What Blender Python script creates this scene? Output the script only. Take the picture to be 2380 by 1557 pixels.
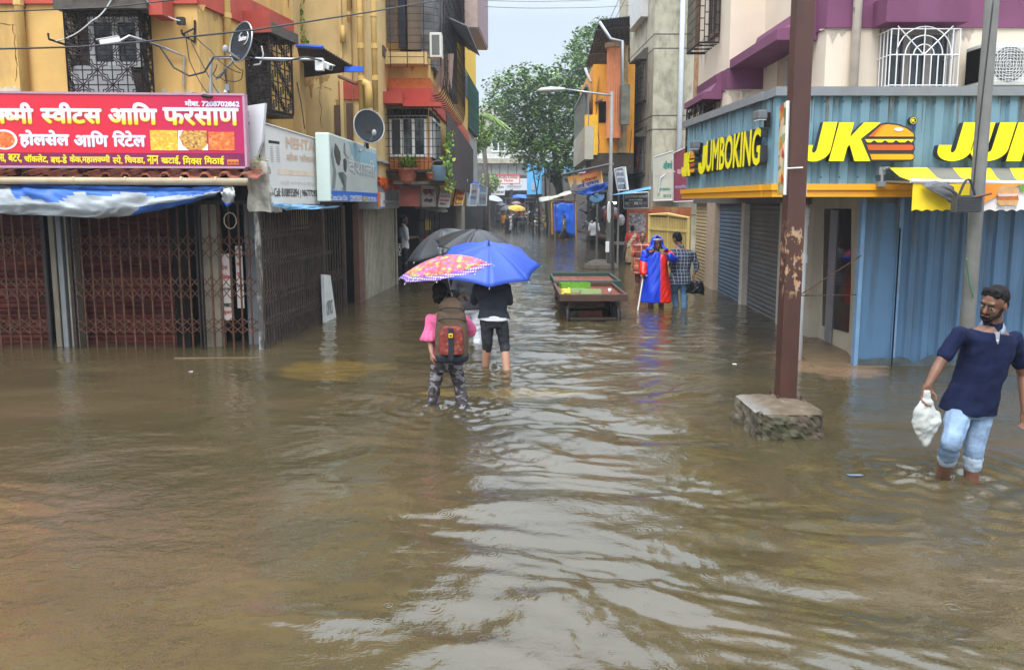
import bpy, bmesh, math, random
from mathutils import noise as mn
import numpy as np
from mathutils import Vector, Matrix, Euler
R = math.radians
random.seed(7)
for o in list(bpy.data.objects): bpy.data.objects.remove(o)
sc = bpy.context.scene
col = sc.collection

# ------------------------------------------------------------------ camera, sky, sun, exposure
CAM_H, FPX, CU, CV, W_PX, PITCH = 2.0, 1800.0, 1190.0, 700.0, 2380.0, R(7.22)
cd = bpy.data.cameras.new('camera'); cam = bpy.data.objects.new('camera', cd); col.objects.link(cam)
cam.location = (0, 0, CAM_H); cam.rotation_euler = (R(90) - PITCH, 0, 0)
cd.sensor_width = 36; cd.lens = 36 * FPX / W_PX; cd.shift_y = -(778.5 - CV) / W_PX
cd.clip_start = .05; cd.clip_end = 2000
sc.camera = cam
sc.view_settings.view_transform = 'Standard'; sc.view_settings.look = 'None'
sc.view_settings.exposure = 1.08; sc.view_settings.gamma = 1

SUN_EL, SUN_AZ = R(58), R(200)      # azimuth clockwise from +Y: behind the camera, slightly left
world = bpy.data.worlds.new('World'); sc.world = world; world.use_nodes = True
wt = world.node_tree; wn = wt.nodes; wl = wt.links
bg = wn['Background']
skyt = wn.new('ShaderNodeTexSky'); skyt.sky_type = 'NISHITA'; skyt.sun_disc = False
skyt.sun_elevation = SUN_EL; skyt.sun_rotation = SUN_AZ; skyt.dust_density = 3; skyt.air_density = 1.2
sk = wn.new('ShaderNodeVectorMath'); sk.operation = 'SCALE'; sk.inputs['Scale'].default_value = .10
wl.new(skyt.outputs[0], sk.inputs[0])
tc = wn.new('ShaderNodeTexCoord'); sx = wn.new('ShaderNodeSeparateXYZ'); wl.new(tc.outputs['Generated'], sx.inputs[0])
mr = wn.new('ShaderNodeMapRange'); mr.inputs['From Min'].default_value = .22; mr.inputs['From Max'].default_value = 1
mr.inputs['To Min'].default_value = .45; mr.inputs['To Max'].default_value = 2.45
wl.new(sx.outputs['Z'], mr.inputs['Value'])
nz = wn.new('ShaderNodeTexNoise'); nz.inputs['Scale'].default_value = 2.2; nz.inputs['Detail'].default_value = 4
wl.new(tc.outputs['Generated'], nz.inputs['Vector'])
nr = wn.new('ShaderNodeMapRange'); nr.inputs['To Min'].default_value = .88; nr.inputs['To Max'].default_value = 1.12
wl.new(nz.outputs[0], nr.inputs['Value'])
mm = wn.new('ShaderNodeMath'); mm.operation = 'MULTIPLY'; wl.new(mr.outputs[0], mm.inputs[0]); wl.new(nr.outputs[0], mm.inputs[1])
cs = wn.new('ShaderNodeVectorMath'); cs.operation = 'SCALE'; cs.inputs[0].default_value = (.83, .935, 1.05)
wl.new(mm.outputs[0], cs.inputs['Scale'])
mx = wn.new('ShaderNodeMix'); mx.data_type = 'VECTOR'; mx.inputs['Factor'].default_value = .85
wl.new(sk.outputs[0], mx.inputs[4]); wl.new(cs.outputs[0], mx.inputs[5])
wl.new(mx.outputs[1], bg.inputs['Color']); bg.inputs['Strength'].default_value = 1.0
sd = bpy.data.lights.new('sun', 'SUN'); sd.energy = 1.35; sd.angle = R(35); sd.color = (1, .97, .92)
so = bpy.data.objects.new('sun', sd); col.objects.link(so)
_d = Vector((math.sin(SUN_AZ) * math.cos(SUN_EL), math.cos(SUN_AZ) * math.cos(SUN_EL), math.sin(SUN_EL)))
so.rotation_euler = _d.to_track_quat('Z', 'Y').to_euler(); so.location = (0, -5, 30)

# ------------------------------------------------------------------ pixel (2380 px wide photograph) -> point in the place
CT, ST = math.cos(PITCH), math.sin(PITCH)
def ray(u, v):
    xc = (u - CU) / FPX; yc = -(v - CV) / FPX
    return Vector((xc, yc * ST + CT, yc * CT - ST))
def P(u, v, Y):
    d = ray(u, v); t = Y / d.y
    return Vector((d.x * t, Y, CAM_H + d.z * t))
def G(u, v, z=0.0):
    d = ray(u, v); t = (z - CAM_H) / d.z
    return Vector((d.x * t, d.y * t, z))
class Fr:
    """a wall plane: s runs along it left to right, z up, n out towards the viewer"""
    def __init__(s, A, B):
        s.A = Vector((A[0], A[1], 0)); s.B = Vector((B[0], B[1], 0)); e = s.B - s.A; s.L = e.length; s.d = e / s.L
        s.n = Vector((s.d.y, -s.d.x, 0))
    def w(s, a, z, n=0.0): return s.A + s.d * a + s.n * n + Vector((0, 0, z))
    def p(s, u, v, n=0.0):
        d = ray(u, v); o = s.A + s.n * n - Vector((0, 0, CAM_H))
        t = o.dot(s.n) / d.dot(s.n); q = d * t + Vector((0, 0, CAM_H)) - s.A - s.n * n
        return q.dot(s.d), q.z
    def rect(s, u0, v0, u1, v1, n=0.0):
        a0, z1 = s.p(u0, v0, n); a1, z0 = s.p(u1, v1, n)
        return a0, a1, z0, z1
    def mat(s, a=0, z=0, n=0.0):
        m = Matrix.Identity(4)
        for i in range(3): m[i][0] = s.d[i]; m[i][1] = (0, 0, 1)[i]; m[i][2] = s.n[i]
        m.translation = s.w(a, z, n); return m

# ------------------------------------------------------------------ mesh building
ROOT = {}
class MB:
    def __init__(s): s.v = []; s.f = []; s.m = []; s.sm = []; s.mi = 0; s.smooth = False
    def add(s, vs, fs):
        k = len(s.v); s.v += [tuple(x) for x in vs]
        for f in fs: s.f.append(tuple(i + k for i in f)); s.m.append(s.mi); s.sm.append(s.smooth)
        return s
    def box(s, x0, x1, y0, y1, z0, z1, M=None):
        vs = [Vector((x, y, z)) for z in (z0, z1) for y in (y0, y1) for x in (x0, x1)]
        if M is not None: vs = [M @ v for v in vs]
        return s.add(vs, [(0, 2, 3, 1), (4, 5, 7, 6), (0, 1, 5, 4), (2, 6, 7, 3), (0, 4, 6, 2), (1, 3, 7, 5)])
    def cbox(s, c, size, M=None):
        return s.box(c[0]-size[0]/2, c[0]+size[0]/2, c[1]-size[1]/2, c[1]+size[1]/2, c[2]-size[2]/2, c[2]+size[2]/2, M)
    def fbox(s, F, a0, a1, z0, z1, n0, n1):
        vs = [F.w(a, z, n) for z in (z0, z1) for n in (n0, n1) for a in (a0, a1)]
        return s.add(vs, [(0, 1, 3, 2), (4, 6, 7, 5), (0, 4, 5, 1), (2, 3, 7, 6), (0, 2, 6, 4), (1, 5, 7, 3)])
    def fquad(s, F, a0, a1, z0, z1, n): return s.add([F.w(a0, z0, n), F.w(a1, z0, n), F.w(a1, z1, n), F.w(a0, z1, n)], [(0, 1, 2, 3)])
    def prism(s, pts, depth, M=None):
        """pts: outline (x,y) counter-clockwise; extruded from z=0 to z=depth; M places it"""
        n = len(pts); vs = [Vector((p[0], p[1], 0)) for p in pts] + [Vector((p[0], p[1], depth)) for p in pts]
        if M is not None: vs = [M @ v for v in vs]
        return s.add(vs, [tuple(range(n))[::-1], tuple(range(n, 2*n))] + [(i, (i+1) % n, n + (i+1) % n, n + i) for i in range(n)])
    def tube(s, path, r, n=6, cap=True):
        path = [Vector(p) for p in path]; k = len(path); rs = r if isinstance(r, (list, tuple)) else [r] * k
        vs = []; up = None
        for i, p in enumerate(path):
            t = (path[min(i+1, k-1)] - path[max(i-1, 0)])
            t = t.normalized() if t.length > 1e-9 else Vector((0, 0, 1))
            if up is None: up = Vector((0, 0, 1)) if abs(t.z) < .9 else Vector((1, 0, 0))
            a = t.cross(up)
            if a.length < 1e-6: a = t.cross(Vector((0, 1, 0)))
            a.normalize(); b = a.cross(t).normalized(); up = b
            for j in range(n):
                q = 2 * math.pi * j / n; vs.append(p + a * (math.cos(q) * rs[i]) + b * (math.sin(q) * rs[i]))
        fs = [(i*n + j, i*n + (j+1) % n, (i+1)*n + (j+1) % n, (i+1)*n + j) for i in range(k-1) for j in range(n)]
        if cap: fs += [tuple(range(n))[::-1], tuple(range((k-1)*n, k*n))]
        return s.add(vs, fs)
    def loft(s, rings, cap=True):
        n = len(rings[0]); vs = [v for r in rings for v in r]; k = len(rings)
        fs = [(i*n + j, i*n + (j+1) % n, (i+1)*n + (j+1) % n, (i+1)*n + j) for i in range(k-1) for j in range(n)]
        if cap: fs += [tuple(range(n))[::-1], tuple(range((k-1)*n, k*n))]
        return s.add(vs, fs)
    def ell(s, c, r, n=12, m=8, M=None):
        c = Vector(c); vs = []
        for i in range(m + 1):
            a = math.pi * i / m
            for j in range(n):
                b = 2 * math.pi * j / n
                q = Vector((r[0]*math.sin(a)*math.cos(b), r[1]*math.sin(a)*math.sin(b), -r[2]*math.cos(a)))
                vs.append(c + (M @ q if M is not None else q))
        fs = [(i*n + j, i*n + (j+1) % n, (i+1)*n + (j+1) % n, (i+1)*n + j) for i in range(m) for j in range(n)]
        return s.add(vs, fs)
    def cap(s, a, b, ra, rb, n=10):
        """closed tapered capsule from a to b"""
        a, b = Vector(a), Vector(b); t = b - a; L = max(t.length, 1e-6); t = t / L
        pts = []; rs = []
        for q in (90, 60, 30): pts.append(a - t * ra * math.sin(R(q))); rs.append(max(ra * math.cos(R(q)), ra * .05))
        for q in (0, .5, 1): pts.append(a + t * L * q); rs.append(ra + (rb - ra) * q)
        for q in (30, 60, 90): pts.append(b + t * rb * math.sin(R(q))); rs.append(max(rb * math.cos(R(q)), rb * .05))
        return s.tube(pts, rs, n)
    def text(s, body, M, w=None, h=None, bold=0.0, depth=0.0, shear=0.0, align='L'):
        """lettering: M maps x,y,z(out) to the place; w x h is the size it fills, bold thickens it (fraction of h)"""
        vs, fs = glyphs(body, shear)
        if not len(vs): return s
        x0, y0 = vs[:, 0].min(), vs[:, 1].min(); x1, y1 = vs[:, 0].max(), vs[:, 1].max()
        if h is None: h = w * (y1 - y0) / (x1 - x0)
        if w is None: w = h * (x1 - x0) / (y1 - y0)
        b = bold * h; sx_, sy_ = (w - 2*b) / (x1 - x0), (h - 2*b) / (y1 - y0)
        offs = [(0, 0)] if not b else [(0, 0)] + [(b*math.cos(q), b*math.sin(q)) for q in (np.arange(8) * math.pi / 4)]
        isl = islands(len(vs), fs)
        for k, (ox, oy) in enumerate(offs):
            P_ = [M @ Vector(((x - x0) * sx_ + b + ox, (y - y0) * sy_ + b + oy, depth + .0002 * k + .00005 * isl[i])) for i, (x, y, z) in enumerate(vs)]
            s.add(P_, fs)
            if depth > 0:
                ed = {}
                for f in fs:
                    for i in range(len(f)):
                        e = (f[i], f[(i+1) % len(f)]); ed[e] = 1
                bd = [e for e in ed if (e[1], e[0]) not in ed]
                Q_ = [M @ Vector(((x - x0) * sx_ + b + ox, (y - y0) * sy_ + b + oy, 0)) for (x, y, z) in vs]
                n = len(P_); s.mi += 1; s.add(P_ + Q_, [(e[0], e[0] + n, e[1] + n, e[1]) for e in bd]); s.mi -= 1
        return s
    def build(s, name, mats, parent=None, smooth=None, bevel=0):
        me = bpy.data.meshes.new(name); o0 = ROOT.get(parent, Vector((0, 0, 0))) if parent is not None else Vector((0, 0, 0))
        me.from_pydata([(x - o0[0], y - o0[1], z - o0[2]) for x, y, z in s.v], [], s.f)
        if not isinstance(mats, (list, tuple)): mats = [mats]
        for m in mats: me.materials.append(m)
        n = len(mats)
        me.polygons.foreach_set('material_index', [min(i, n-1) for i in s.m])
        me.polygons.foreach_set('use_smooth', [bool(smooth)] * len(s.f) if smooth is not None else s.sm)
        me.update()
        o = bpy.data.objects.new(name, me); col.objects.link(o)
        if parent is not None: o.parent = parent; ROOT[o] = o0
        if bevel:
            b = o.modifiers.new('bevel', 'BEVEL'); b.width = bevel; b.segments = 2; b.limit_method = 'ANGLE'
        return o
def islands(n, fs):
    p = list(range(n))
    def fd(a):
        while p[a] != a: p[a] = p[p[a]]; a = p[a]
        return a
    for f in fs:
        r = fd(f[0])
        for i in f[1:]: p[fd(i)] = r
    ids = {}; return [ids.setdefault(fd(i), len(ids)) % 9 for i in range(n)]
_gl = {}
TMP = bpy.data.scenes.new('scratch')
def evald(o):
    """mesh of an object with its modifiers, evaluated in a scratch scene"""
    TMP.collection.objects.link(o); vl = TMP.view_layers[0]; vl.update(); m = bpy.data.meshes.new_from_object(o.evaluated_get(vl.depsgraph)); return m
def glyphs(body, shear=0.0):
    """outline mesh of a line of lettering; a ~ after a Devanagari letter makes its half form (the right stem cut away)"""
    k = (body, shear)
    if k in _gl: return _gl[k]
    if '~' in body:
        parts = []; cur = ''; i = 0
        while i < len(body):
            if i + 1 < len(body) and body[i+1] == '~':
                if cur: parts.append((cur, 0))
                parts.append((body[i], 1)); cur = ''; i += 2
            else: cur += body[i]; i += 1
        if cur: parts.append((cur, 0))
        V = []; Fs = []; x = 0.0; n = 0
        for t, half in parts:
            lead = (len(t) - len(t.lstrip(' '))) * .26; trail = (len(t) - len(t.rstrip(' '))) * .26; t = t.strip(' ')
            x += lead
            if t:
                vs, fs = glyphs(t, shear); x0, x1 = vs[:, 0].min(), vs[:, 0].max()
                if half:
                    c = x0 + (x1 - x0) * .68; bm = bmesh.new(); bv = [bm.verts.new(v) for v in vs]
                    for f in fs:
                        try: bm.faces.new([bv[i] for i in f])
                        except ValueError: pass
                    bmesh.ops.bisect_plane(bm, geom=bm.verts[:] + bm.edges[:] + bm.faces[:], plane_co=(c, 0, 0), plane_no=(1, 0, 0), clear_outer=True)
                    bm.verts.index_update(); vs = np.array([v.co[:] for v in bm.verts]); fs = [tuple(v.index for v in f.verts) for f in bm.faces]; bm.free(); x1 = c
                V.append(vs + np.array([x - x0, 0, 0])); Fs += [tuple(i + n for i in f) for f in fs]; n += len(vs); x += x1 - x0 - .015
            x += trail
        _gl[k] = (np.concatenate(V), Fs); return _gl[k]
    c = bpy.data.curves.new('lettering', 'FONT'); c.body = body; c.resolution_u = 3; c.shear = shear
    o = bpy.data.objects.new('lettering', c); m = evald(o)
    vs = np.array([v.co[:] for v in m.vertices]) if len(m.vertices) else np.zeros((0, 3)); fs = [tuple(f.vertices) for f in m.polygons]
    bpy.data.objects.remove(o); bpy.data.curves.remove(c); bpy.data.meshes.remove(m)
    _gl[k] = (vs, fs)
    return _gl[k]
def thing(name, label, cat, loc=(0, 0, 0), group=None):
    o = bpy.data.objects.new(name, None); col.objects.link(o); o.location = loc; o.empty_display_size = .2
    ROOT[o] = Vector(loc); tag(o, label, cat, group); return o
def tag(o, label=None, cat=None, group=None, kind=None):
    if label: o['label'] = label
    if cat: o['category'] = cat
    if group: o['group'] = group
    if kind: o['kind'] = kind
    return o
def dup(root, loc, rotz=0.0, label=None, group=None, scale=None):
    r = root.copy(); col.objects.link(r); r.location = loc; r.rotation_euler = (0, 0, rotz)
    if scale: r.scale = (scale,) * 3
    if label: r['label'] = label
    if group: r['group'] = group
    for ch in list(root.children):
        c = ch.copy(); col.objects.link(c); c.parent = r
        for g in list(ch.children):
            d = g.copy(); col.objects.link(d); d.parent = c
    return r

# ------------------------------------------------------------------ materials
def nd(t, kind, **kw):
    n = t.nodes.new(kind)
    for k, v in kw.items():
        if k in n.inputs.keys(): n.inputs[k].default_value = v
        else: setattr(n, k, v)
    return n
def rgba(c): return (c[0], c[1], c[2], 1)
def hexc(h):
    h = h.lstrip('#'); c = [int(h[i:i+2], 16) / 255 for i in (0, 2, 4)]
    return tuple((x / 12.92 if x <= .04045 else ((x + .055) / 1.055) ** 2.4) for x in c)
class Mt:
    def __init__(s, name, rough=.6, metal=0.0, spec=.5):
        s.m = bpy.data.materials.new(name); s.m.use_nodes = True; s.t = s.m.node_tree; s.b = s.t.nodes['Principled BSDF']
        s.b.inputs['Roughness'].default_value = rough; s.b.inputs['Metallic'].default_value = metal
        s.b.inputs['Specular IOR Level'].default_value = spec
        s.geo = s.t.nodes.new('ShaderNodeNewGeometry'); s.pos = s.geo.outputs['Position']
    def map(s, scale, src=None):
        n = nd(s.t, 'ShaderNodeMapping'); n.inputs['Scale'].default_value = scale if isinstance(scale, (tuple, list)) else (scale,) * 3
        s.t.links.new(src or s.pos, n.inputs[0]); return n.outputs[0]
    def noise(s, scale=1, detail=4, rough=.55, src=None, dist=0):
        n = nd(s.t, 'ShaderNodeTexNoise'); n.inputs['Scale'].default_value = 1; n.inputs['Detail'].default_value = detail
        n.inputs['Roughness'].default_value = rough; n.inputs['Distortion'].default_value = dist
        s.t.links.new(s.map(scale, src), n.inputs['Vector']); return n.outputs[0]
    def vor(s, scale, feature='F1', src=None, out='Distance', rand=1.0):
        n = nd(s.t, 'ShaderNodeTexVoronoi'); n.feature = feature; n.inputs['Scale'].default_value = 1
        if 'Randomness' in n.inputs: n.inputs['Randomness'].default_value = rand
        s.t.links.new(s.map(scale, src), n.inputs['Vector']); return n.outputs[out]
    def ramp(s, src, stops, interp='LINEAR'):
        n = nd(s.t, 'ShaderNodeValToRGB'); e = n.color_ramp.elements; n.color_ramp.interpolation = interp
        while len(e) < len(stops): e.new(.5)
        for i, (p, c) in enumerate(stops): e[i].position = p; e[i].color = rgba(c if isinstance(c, (tuple, list)) else (c, c, c))
        s.t.links.new(src, n.inputs[0]); return n.outputs[0]
    def mix(s, f, a, b, mode='MIX'):
        n = nd(s.t, 'ShaderNodeMix'); n.data_type = 'RGBA'; n.blend_type = mode
        for i, x in ((0, f), (6, a), (7, b)):
            if hasattr(x, 'is_output') or hasattr(x, 'links'): s.t.links.new(x, n.inputs[i])
            else: n.inputs[i].default_value = x if i == 0 else rgba(x)
        return n.outputs[2]
    def math(s, op, a, b=0.0, clamp=False):
        n = nd(s.t, 'ShaderNodeMath'); n.operation = op; n.use_clamp = clamp
        for i, x in ((0, a), (1, b)):
            if hasattr(x, 'links'): s.t.links.new(x, n.inputs[i])
            else: n.inputs[i].default_value = x
        return n.outputs[0]
    def sep(s, src=None):
        n = nd(s.t, 'ShaderNodeSeparateXYZ'); s.t.links.new(src or s.pos, n.inputs[0]); return n.outputs
    def color(s, src):
        if hasattr(src, 'links'): s.t.links.new(src, s.b.inputs['Base Color'])
        else: s.b.inputs['Base Color'].default_value = rgba(src)
        return s
    def rough(s, src): s.t.links.new(src, s.b.inputs['Roughness']); return s
    def bump(s, src, strength=.3, dist=.01):
        n = nd(s.t, 'ShaderNodeBump'); n.inputs['Strength'].default_value = strength; n.inputs['Distance'].default_value = dist
        s.t.links.new(src, n.inputs['Height']); s.t.links.new(n.outputs[0], s.b.inputs['Normal']); return s
_mc = {}
def M(name, c, rough=.6, var=.12, scale=6.0, metal=0.0, stain=None, stain_amt=.5, stain_scale=(1.5, 1.5, .35), bump=0.0, bscale=60, spec=.5, mode=None):
    """weathered paint/plaster/metal/cloth: base colour with soft variation, stains with a shape of their own, fine bump"""
    if name in _mc: return _mc[name]
    if isinstance(c, str): c = hexc(c)
    k = Mt(name, rough, metal, spec)
    n = k.noise(scale, 5)
    d = tuple(max(0, x * (1 - var)) for x in c); l = tuple(min(1, x * (1 + var)) for x in c)
    out = k.ramp(n, [(.3, d), (.7, l)])
    if stain:
        if isinstance(stain, str): stain = hexc(stain)
        s_ = k.noise(stain_scale, 7, .65)
        f = k.ramp(s_, [(.62 - .22 * stain_amt, 0.0), (.80 - .15 * stain_amt, 1.0)])
        f = k.math('MULTIPLY', f, min(1, .35 + stain_amt * .6))
        out = k.mix(f, out, stain)
    k.color(out)
    if bump: k.bump(k.noise(bscale, 4), bump, .01)
    _mc[name] = k.m; return k.m
def glass(name='window glass', c=(.02, .025, .03)):
    if name in _mc: return _mc[name]
    k = Mt(name, .06, 0, .7); k.color(k.ramp(k.noise(1.3, 3), [(.35, c), (.65, tuple(x * 2.2 for x in c))])); _mc[name] = k.m; return k.m
# ------------------------------------------------------------------ palette
OCHRE = M('ochre plaster', (.66, .405, .125), .85, .14, 1.6, stain=(.17, .10, .045), stain_amt=.42, stain_scale=(1.4, 1.4, .3), bump=.12, bscale=25)
OCHRE2 = M('pale ochre plaster', (.60, .42, .18), .85, .14, 1.6, stain=(.16, .10, .05), stain_amt=.42, stain_scale=(1.6, 1.6, .25), bump=.12, bscale=25)
REDB = M('red oxide paint', (.42, .06, .035), .75, .18, 3, stain=(.10, .05, .04), stain_amt=.35, bump=.1, bscale=30)
MOSS = M('black mouldy concrete', (.075, .062, .05), .9, .35, 8, stain=(.22, .17, .10), stain_amt=.3, bump=.4, bscale=40)
CREAM = M('cream plaster', (.68, .58, .46), .85, .06, 1.5, stain=(.38, .30, .24), stain_amt=.3, stain_scale=(.8, .8, .25), bump=.08, bscale=30)
PURPLE = M('purple paint', (.165, .046, .105), .75, .12, 2.0, stain=(.24, .11, .19), stain_amt=.2, bump=.1, bscale=25)
CONC = M('weathered grey concrete', (.38, .35, .26), .92, .22, 2.5, stain=(.12, .11, .07), stain_amt=.6, stain_scale=(3.2, 3.2, 1.6), bump=.35, bscale=14)
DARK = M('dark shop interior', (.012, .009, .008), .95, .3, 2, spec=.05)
IRON = M('black painted iron', (.028, .022, .02), .55, .3, 20, stain=(.11, .045, .02), stain_amt=.4, stain_scale=9, spec=.15)
RUST = M('rusty grille iron', (.075, .034, .02), .7, .35, 12, stain=(.20, .085, .033), stain_amt=.42, stain_scale=7, spec=.2)
WHITE = M('white enamel paint', (.72, .72, .69), .45, .05, 4, stain=(.35, .28, .2), stain_amt=.15)
PVC = M('grey plastic pipe', (.46, .49, .52), .4, .08, 4, stain=(.2, .18, .14), stain_amt=.2)
YPIPE = M('ochre painted pipe', (.62, .40, .12), .6, .12, 5, stain=(.2, .11, .05), stain_amt=.35, stain_scale=(5, 5, 1.2))
STEEL = M('galvanised steel', (.36, .37, .38), .4, .12, 6, .5, stain=(.2, .13, .08), stain_amt=.25)
GLASS = glass()
WIRE = M('black cable sheath', (.02, .02, .022), .5, .2, 10)
TARPB = M('blue tarpaulin', (.012, .12, .68), .42, .16, 4, bump=.35, bscale=9)
SLATE = M('slate grey sheet metal', (.21, .22, .23), .5, .1, 4, stain=(.12, .09, .05), stain_amt=.2)

# ------------------------------------------------------------------ ground and flood water
gm = M('muddy roadbed', (.10, .08, .055), .9, .3, 2, bump=.4)
g_ = MB(); g_.box(-120, 120, -12, 160, -.42, -.34); tag(g_.build('ground', gm), kind='structure')

WALK = [(-.66, 7.5, .035), (-.34, 7.45, .025), (-.35, 9.35, .02), (-.02, 9.2, .02), (3.05, 5.55, .035), (3.30, 5.45, .03), (2.7, 15, .02), (3.35, 15, .02), (-.5, 10.9, .02), (1.05, 12.9, .012), (2.02, 12.9, .012)]
def height(x, y):
    rg = np.random.RandomState(11); h = np.zeros_like(x)
    wx = x + .22 * np.sin(1.7*y + .6*x) + .12 * np.sin(3.1*x - 2.3*y + 1.0)
    wy = y + .20 * np.sin(1.3*x + 2.1 + .7*y) + .10 * np.sin(4.3*y + 2.7*x)
    patch = .55 + .45 * np.sin(.9*x + 1.1*np.sin(.6*y)) * np.sin(.55*y + .8*np.sin(.8*x))
    calm = np.clip((x + 1.9) / 2.2, .40, 1.0) * np.clip((3.6 - x) / 2.0, .45, 1.0)
    for i in range(46):
        lam = .11 * (.70 / .11) ** (rg.rand() ** .95); th = rg.normal(1.45, .5); k = 2*math.pi/lam
        h += .0037 * lam * rg.uniform(.5, 1.4) * np.sin(k * (wx*math.cos(th) + wy*math.sin(th)) + rg.uniform(0, 6.28)) * (.45 + .75*patch)
    for i in range(7):
        lam = rg.uniform(.8, 1.7); th = rg.normal(1.0, .5); k = 2*math.pi/lam; h += .0034 * lam * np.sin(k * (wx*math.cos(th) + wy*math.sin(th)) + rg.uniform(0, 6.28))
    h *= calm * (1 + .30*np.exp(-((y - 12)/5)**2))
    for (a, b, s) in WALK:
        r = np.hypot(x - a, y - b); h += s * .62 * np.cos(2*math.pi*r/.21 + 1.3*np.sin(5*np.arctan2(y - b, x - a))) * np.exp(-r/.38) * np.clip(r/.12, 0, 1)
        # the wake spreading behind a wader
        d = np.abs(np.abs(x - a - .12*np.sin(3*(y-b))) - .42*np.abs(y - b)); back = np.where((y < b) & (y > b - 2.2), 1.0, 0.0)
        h += s * .6 * np.exp(-(d/.08)**2) * back * np.exp(-np.abs(y - b)/.9)
    return h
NR, NC = 860, 640
ys = 1.0 / np.linspace(1/2.3, 1/95., NR); ys[-1] = 110; ys[0] = .3
tx = np.linspace(-1, 1, NC)
Y_, T_ = np.meshgrid(ys, tx, indexing='ij'); X_ = T_ * (Y_ * .76 + 2.6)
Z_ = height(X_, Y_) * np.clip((60 - Y_) / 45, .25, 1)
vs = np.stack([X_, Y_, Z_], -1).reshape(-1, 3)
i0 = (np.arange(NR-1)[:, None] * NC + np.arange(NC-1)[None, :]).ravel()
fs = np.stack([i0, i0+1, i0+NC+1, i0+NC], 1)
me = bpy.data.meshes.new('flood_water'); me.vertices.add(len(vs)); me.vertices.foreach_set('co', vs.ravel())
me.loops.add(fs.size); me.loops.foreach_set('vertex_index', fs.ravel().astype(np.int32)); me.polygons.add(len(fs))
me.polygons.foreach_set('loop_start', np.arange(len(fs), dtype=np.int32) * 4); me.polygons.foreach_set('loop_total', np.full(len(fs), 4, dtype=np.int32))
me.polygons.foreach_set('use_smooth', np.ones(len(fs), bool)); me.update(); me.validate()
k = Mt('murky flood water', .02, 0, .5); k.b.inputs['IOR'].default_value = 1.66
n1 = k.noise((.55, .8, 1), 5, .6, dist=.6); n2 = k.noise((.35, .5, 1), 3, .5)
c = k.ramp(n1, [(.28, (.044, .036, .017)), (.5, (.060, .046, .022)), (.72, (.080, .058, .030))])
c = k.mix(k.math('MULTIPLY', k.ramp(n2, [(.56, 0.0), (.72, 1.0)]), .5), c, (.115, .072, .042))
xyz = k.sep()
def blob(cx, cy, rx, ry):
    a = k.math('POWER', k.math('DIVIDE', k.math('SUBTRACT', xyz[0], cx), rx), 2.0); b = k.math('POWER', k.math('DIVIDE', k.math('SUBTRACT', xyz[1], cy), ry), 2.0)
    d = k.math('ADD', k.math('ADD', a, b), k.math('MULTIPLY', k.math('SUBTRACT', k.noise(2.5, 4, .6), .5), 3.0)); return k.ramp(d, [(.45, 1.0), (1.1, 0.0)])
q = blob(-2.15, 9.2, .72, .62); c = k.mix(k.math('MULTIPLY', q, .42), c, (.18, .11, .022))       # yellow kerb paint showing up through the shallows
q = blob(-.05, 8.05, 1.1, .22); c = k.mix(k.math('MULTIPLY', q, .45), c, (.22, .15, .05))
q = blob(3.95, 9.6, .75, 1.0); c = k.mix(k.math('MULTIPLY', q, .7), c, (.25, .15, .085))
k.color(c)
rip = k.noise((9, 13, 1), 4, .6, dist=.4); fine = k.noise((38, 52, 1), 2)
vd = k.vor((3.1, 3.1, .0001)); vc = k.vor((3.1, 3.1, .0001), out='Color')
ring = k.math('MULTIPLY', k.math('SINE', k.math('MULTIPLY', vd, 95.0)), k.ramp(vd, [(.03, 1.0), (.26, 0.0)]))
ring = k.math('MULTIPLY', ring, k.ramp(k.sep(vc)[0], [(.35, 0.0), (.5, 1.0)]))
vd2 = k.vor((7.3, 7.3, .0001)); vc2 = k.vor((7.3, 7.3, .0001), out='Color')
ring2 = k.math('MULTIPLY', k.math('SINE', k.math('MULTIPLY', vd2, 60.0)), k.ramp(vd2, [(.05, 1.0), (.28, 0.0)]))
ring2 = k.math('MULTIPLY', ring2, k.ramp(k.sep(vc2)[1], [(.3, 0.0), (.5, .8)]))
frag = k.ramp(k.noise((5.5, 5.5, 1), 3, .6), [(.42, 0.0), (.58, 1.0)])
ring = k.math('MULTIPLY', ring, frag); ring2 = k.math('MULTIPLY', ring2, frag)
gl = k.ramp(k.noise((.5, .6, 1), 3), [(.38, .25), (.62, 1.0)])
med = k.math('MULTIPLY', k.noise((2.4, 5.2, 1), 3, .5, dist=.5), k.ramp(k.math('DIVIDE', xyz[1], 40.0), [(.16, 0.0), (.32, 2.6), (1.0, 3.4)]))
hsum = k.math('ADD', k.math('MULTIPLY', k.math('ADD', k.math('MULTIPLY', rip, .62), k.math('MULTIPLY', fine, .05)), gl), k.math('ADD', k.math('MULTIPLY', ring, .10), k.math('MULTIPLY', ring2, .09)))
hsum = k.math('ADD', hsum, med)
k.bump(hsum, .5, .03)
k.m.use_backface_culling = False
me.materials.append(k.m); wo = bpy.data.objects.new('flood_water', me); col.objects.link(wo); tag(wo, kind='structure')

# pavement step in front of the corner shop, just breaking the surface
pv = MB(); pv.prism([(3.72, 9.35), (4.62, 9.30), (4.66, 11.5), (4.05, 11.6), (3.86, 10.4)], .30, Matrix.Translation((0, 0, -.29)))
tag(pv.build('pavement', M('wet muddy paving', (.17, .115, .065), .35, .3, 4, bump=.5, bscale=12)), kind='structure')
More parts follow.
